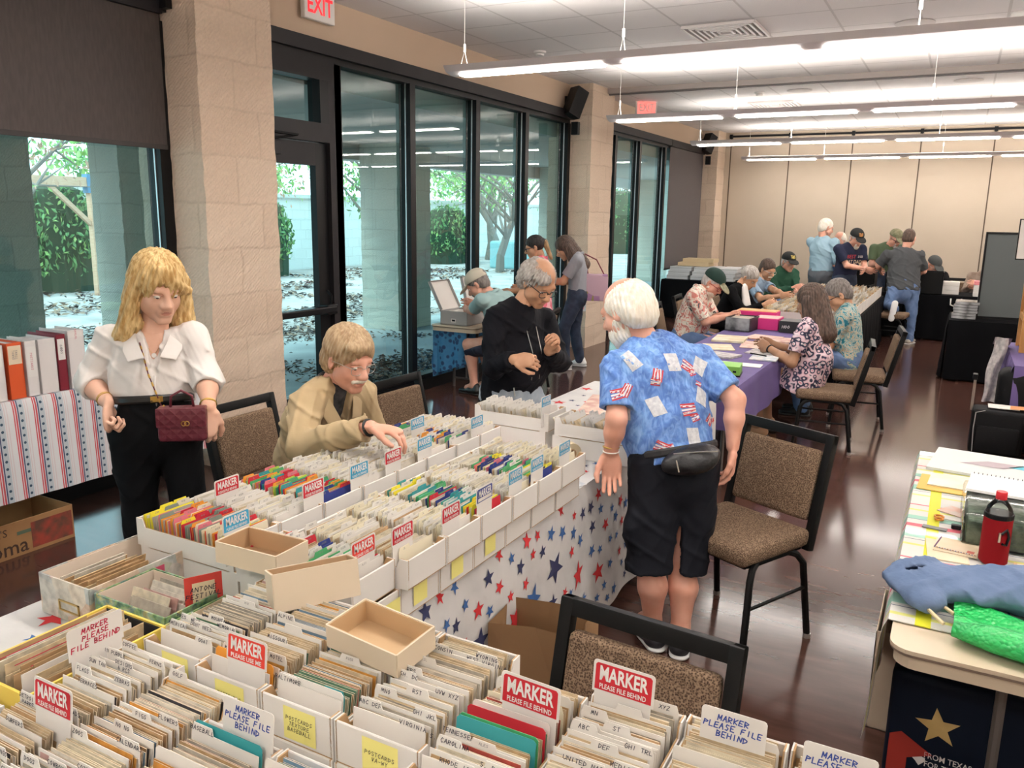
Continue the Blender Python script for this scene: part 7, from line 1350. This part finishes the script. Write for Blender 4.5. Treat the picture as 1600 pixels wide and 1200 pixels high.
MB().box(-.20, .26, -.20, .24, .006, .105, tg, bev=.01).build('contents', tb); cl = bpy.data.materials.new('clear_plastic'); cl.use_nodes = True; n_ = cl.node_tree.nodes; l_ = cl.node_tree.links; n_.clear(); oo = n_.new('ShaderNodeOutputMaterial'); t1 = n_.new('ShaderNodeBsdfTransparent'); t1.inputs[0].default_value = (.93, .95, .94, 1); g1 = n_.new('ShaderNodeBsdfGlossy'); g1.inputs['Roughness'].default_value = .08; f1 = n_.new('ShaderNodeFresnel'); f1.inputs[0].default_value = 1.45; m1 = n_.new('ShaderNodeMixShader'); l_.new(f1.outputs[0], m1.inputs[0]); l_.new(t1.outputs[0], m1.inputs[1]); l_.new(g1.outputs[0], m1.inputs[2]); l_.new(m1.outputs[0], oo.inputs[0])
MB().box(-.215, .275, -.215, .255, 0, .125, cl, bev=.02).build('tub_wall', tb, smooth='a')
nb_ = thing('spiral_notebook', 'open white spiral notebook resting on the plastic tub', 'notebook', (.34, 3.62, z+.128), math.radians(-5)); MB().box(-.21, .26, -.12, .12, 0, .010, mat('page_white', (.78, .77, .75), .8)).build('pages', nb_); mb = MB()
for i in range(30): ringat(mb, V(-.20+i*.0155, .122, .006), V(1, 0, 0), .008, .0012, black, 8)
mb.build('spiral', nb_)
sheet(.36, 3.93, z, .24, .17, -18, mat('drawing_pad', (.74, .73, .72), .7, var=(.66, .55, .50), scale=6), 'small drawing pad with a curled line sketch beside the notebook', .012, 'drawing_pad', 'notepad')
bt = thing('drink_bottle', 'clear bottle with red cap in a red insulated sleeve', 'bottle', (.215, 3.12, z)); rk = mat('sleeve_red', (.22, .004, .007), .85, spec=.2)
MB().lathe([(.03, 0), (.040, .01), (.040, .15), (.038, .155)], rk, 28).build('insulated_sleeve', bt, smooth='a'); MB().lathe([(.0395, .150), (.041, .152), (.041, .164), (.0395, .166)], black, 28).build('sleeve_rim', bt); MB().lathe([(.037, .155), (.037, .17), (.033, .185), (.018, .205), (.0135, .21)], cl, 28).build('bottle_neck', bt, smooth='a'); MB().lathe([(.0150, .208), (.0155, .21), (.0155, .230), (.0145, .232), (0, .232)], mat('cap_red', (.62, .02, .03), .4), 20).build('cap', bt, smooth='a')
MB().tube([(-.012, -.043, .11), (.004, -.044, .125), (.014, -.042, .10), (.008, -.043, .075), (-.006, -.044, .08)], .004, black, 6).box(-.019, -.013, -.0445, -.041, .085, .115, silverm).build('carabiner', [c_ for c_ in bt.children if c_.name.startswith('insulated')][0]); bt.rotation_euler[2] = .5; bt.scale = (1.12, 1.12, 1.12)
for i, (x, y, r, w, d) in enumerate(((.075, 3.155, 4, .13, .20), (.105, 3.19, -4, .14, .13), (.11, 3.20, -10, .135, .12))): sheet(x, y, z+i*.004, w, d, r, mat('old_envelope', (.70, .56, .38), .7, var=(.74, .62, .46), scale=9), ['cream envelope with a pink stamp under the airmail letters', 'airmail envelope with striped edge', 'topmost airmail envelope with a red stamp'][i], .003, 'envelope', 'envelope')
mb = MB()
for i in range(16): mb.box(-.068+i*.0086, -.064+i*.0086, -.063, -.058, .0, .0008, rk if i % 2 else mat('airmail_blue', (.05, .10, .35), .6)); mb.box(-.068, -.063, -.06+i*.0075, -.0562+i*.0075, 0, .0008, rk if i % 2 else mat('airmail_blue'))
mb.box(.035, .058, -.05, -.028, 0, .0008, mat('stamp_red', (.60, .18, .14), .6)); o = mb.build('airmail_border', loc=(.11, 3.20, z+.0112)); o.rotation_euler = (0, 0, math.radians(-10)); tag(o, 'red and blue striped border strip and stamp on the topmost airmail envelope', 'stamp')
sci = thing('scissors', 'orange handled scissors on the plaid cloth', 'scissors', (.075, 3.50, z), math.radians(-8)); om = mat('scissor_orange', (.70, .25, .04), .4); mb = MB(); ringat(mb, V(-.035, .012, .006), V(0, 0, 1), .016, .004, om, 16); ringat(mb, V(-.030, -.020, .006), V(0, 0, 1), .014, .004, om, 16); mb.build('handles', sci); MB().box(-.015, .085, -.004, .003, .004, .007, silverm).build('blades', sci)
sheet(.03, 3.38, z, .085, .028, -8, mat('ruler_grey', (.20, .20, .20), .6), 'short dark grey plate on the plaid cloth', .004, 'name_plate', 'plate'); sheet(.10, 3.63, z, .10, .10, -30, printm[4], 'small coloured stamp sheet under the scissors', .002)
tag(MB().box(-.02, .02, -.012, .012, 0, .016, black, bev=.004).build('key_fob', loc=(.105, 3.42, z)), 'black key fob beside the scissors', 'key fob')
for i, (x, y, r, m) in enumerate(((.06, 2.93, -6, black), (.10, 2.97, -4, mat('pen_yellow', (.75, .60, .04), .5)), (.03, 2.90, 6, wcard))): o = MB().tube([(-.06, 0, 0), (.06, 0, 0)], .005, m, 8).build('pen', loc=(x, y, z+.006)); o.rotation_euler = (0, 0, math.radians(r)); tag(o, ['black pen behind the denim shirt', 'yellow pencil behind the denim shirt', 'white marker pen behind the denim shirt'][i], 'pen')
t = thing('eyeglasses', 'clear framed glasses lying near the bottle', 'eyeglasses', (.21, 3.0, z+.012)); mb = MB(); ringat(mb, V(-.03, 0, 0), V(0, .5, 1), .022, .0022, cl, 18); ringat(mb, V(.03, 0, 0), V(0, .5, 1), .022, .0022, cl, 18); mb.tube([(-.008, 0, 0), (.008, 0, 0)], .002, cl); mb.build('frame', t)
tag(MB().box(0, .4, -.06, .06, 0, .045, mat('tan_tray', (.60, .38, .20), .6)).box(.01, .4, -.05, .05, .045, .047, mat('tan_tray_lid', (.74, .62, .46), .6)).build('wooden_tray', loc=(.27, 2.98, z)), 'tan tray at the right edge of the plaid table', 'tray')
den = mat('denim_blue', (.10, .155, .27), .9, var=(.14, .20, .33), scale=8, bump=.35, bscale=40)
def denf(p): return folds(.009, 1.1, 1.)(p)
def blob(prims, k, h, m, name, label, cat, noise=None, cuts=(), minus=()):
    o_ = prims[0][1]*V(1, 1, 0)+V(0, 0, z); B = Body(tuple(o_)); B.sdf(lambda p: group(p, prims, k, cuts, minus, .01, noise), prims, h, m); o = B.build(name, None); o.location = tuple(o_); return tag(o, label, cat)
DENIM = 1
bw = NG('green_bubble_wrap', rough=.25); vv = bw.node('TexVoronoi', {'Vector': bw.map((1, 1, 1)), 'Scale': 85.}).outputs['Distance']; bw.b.inputs['Base Color'].default_value = (.03, .50, .12, 1); bw.bump(bw.math('SUBTRACT', 1., vv), .9, .006)
mb = MB(); mb.tube([(.10, 2.46, z+.030), (.20, 2.44, z+.034), (.36, 2.40, z+.036), (.60, 2.33, z+.036)], [.020, .034, .036, .036], bw.m, 18, sx=1.5); mb.grid(lambda u, v: (.10+u*.5, 2.50-u*.08+v*.16, z+.03+.012*math.sin(u*9+v*7)), 16, 6, bw.m); tag(mb.build('bubble_wrap', smooth='all'), 'bright green bubble wrap rolled in front of the denim shirt', 'bubble wrap')
mb = MB(); mb.tube([(.075, 2.50, z+.02), (.03, 2.56, z+.03), (.055, 2.60, z+.04), (.10, 2.56, z+.03)], .006, tm, 6); tag(mb.build('tape_loop', smooth='all'), 'loop of tan tape beside the green bubble wrap', 'tape')
# under the plaid table
tot = thing('tote_bag', 'navy tote bag with a gold star under the plaid table', 'bag', (.16, 2.90, .0), math.radians(-4)); nv = mat('tote_navy', (.004, .009, .022), .6, spec=.2)
MB().box(-.20, .26, -.10, .12, .0, .43, nv, bev=.03, seg=3).build('pouch', tot, smooth='a'); Mf = Matrix(((1, 0, 0, 0), (0, 0, 1, -.1012), (0, 1, 0, 0), (0, 0, 0, 1)))
MB().flat(star(0, 0, .070, math.radians(98), q=.42), mat('star_gold', (.62, .45, .18), .6, var=(.50, .34, .12), scale=10), Mf @ T(-.045, .262, 0)).build('gold_star', tot); MB().flat([(-.185, .02), (-.125, .02), (-.125, .12), (-.05, .155), (-.15, .21), (-.185, .19)], mat('tote_red', (.35, .03, .02), .6), Mf).build('red_band', tot)
MB().text('FROM TEXAS', .030, plab, Mf @ T(-.005, .150, .0), .008, .8).text('FOR TEXANS', .030, plab, Mf @ T(-.002, .118, .0), .008, .8).build('lettering', tot); MB().flat([(-.09, .20), (-.055, .20), (-.055, .225), (-.035, .225), (-.035, .19), (-.01, .185), (-.01, .16), (-.045, .12), (-.07, .15), (-.10, .175)], plab, Mf @ T(-.065, .045, .0005) @ Matrix.Diagonal((.5, .5, 1, 1))).build('state_emblem', tot)
MB().tube([(-.12, 0, .42), (-.10, -.02, .50), (.10, -.02, .50), (.14, 0, .42)], .010, nv, 6, sx=.5).build('handle', tot)
t = thing('cardboard_box', 'pale open cardboard box beside the plaid table leg', 'cardboard box', (.02, 3.32, 0)); pc = mat('pale_carton', (.50, .40, .30), .8)
MB().box(-.14, -.136, -.2, .2, 0, .40, pc).box(.136, .14, -.2, .2, 0, .40, pc).box(-.14, .14, -.2, -.196, 0, .40, pc).box(-.14, .14, .196, .2, 0, .40, pc).box(-.14, .14, -.2, .2, 0, .004, pc).build('carton', t)
pr = [('s', V(.02, 2.72, .80), V(.30, 2.76, .81), .09, .12, V(0, 0, 1), .45), ('s', V(.30, 2.76, .81), V(.75, 2.72, .81), .12, .13, V(0, 0, 1), .5), ('s', V(-.045, 2.68, .795), V(.03, 2.60, .79), .05, .05, V(0, 0, 1), .6), ('c', V(-.05, 2.76, .80), V(.04, 2.80, .79), .035, .04)]
blob(pr, .03, .007, den, 'denim_shirt', 'blue denim shirt bundled across the front of the plaid table', 'clothing', folds(.012, 1.2, 1.), cuts=[(V(0, 0, .7485), V(0, 0, -1))], minus=[('e', V(-.02, 2.73, .815), E3, V(.06, .035, .022))])
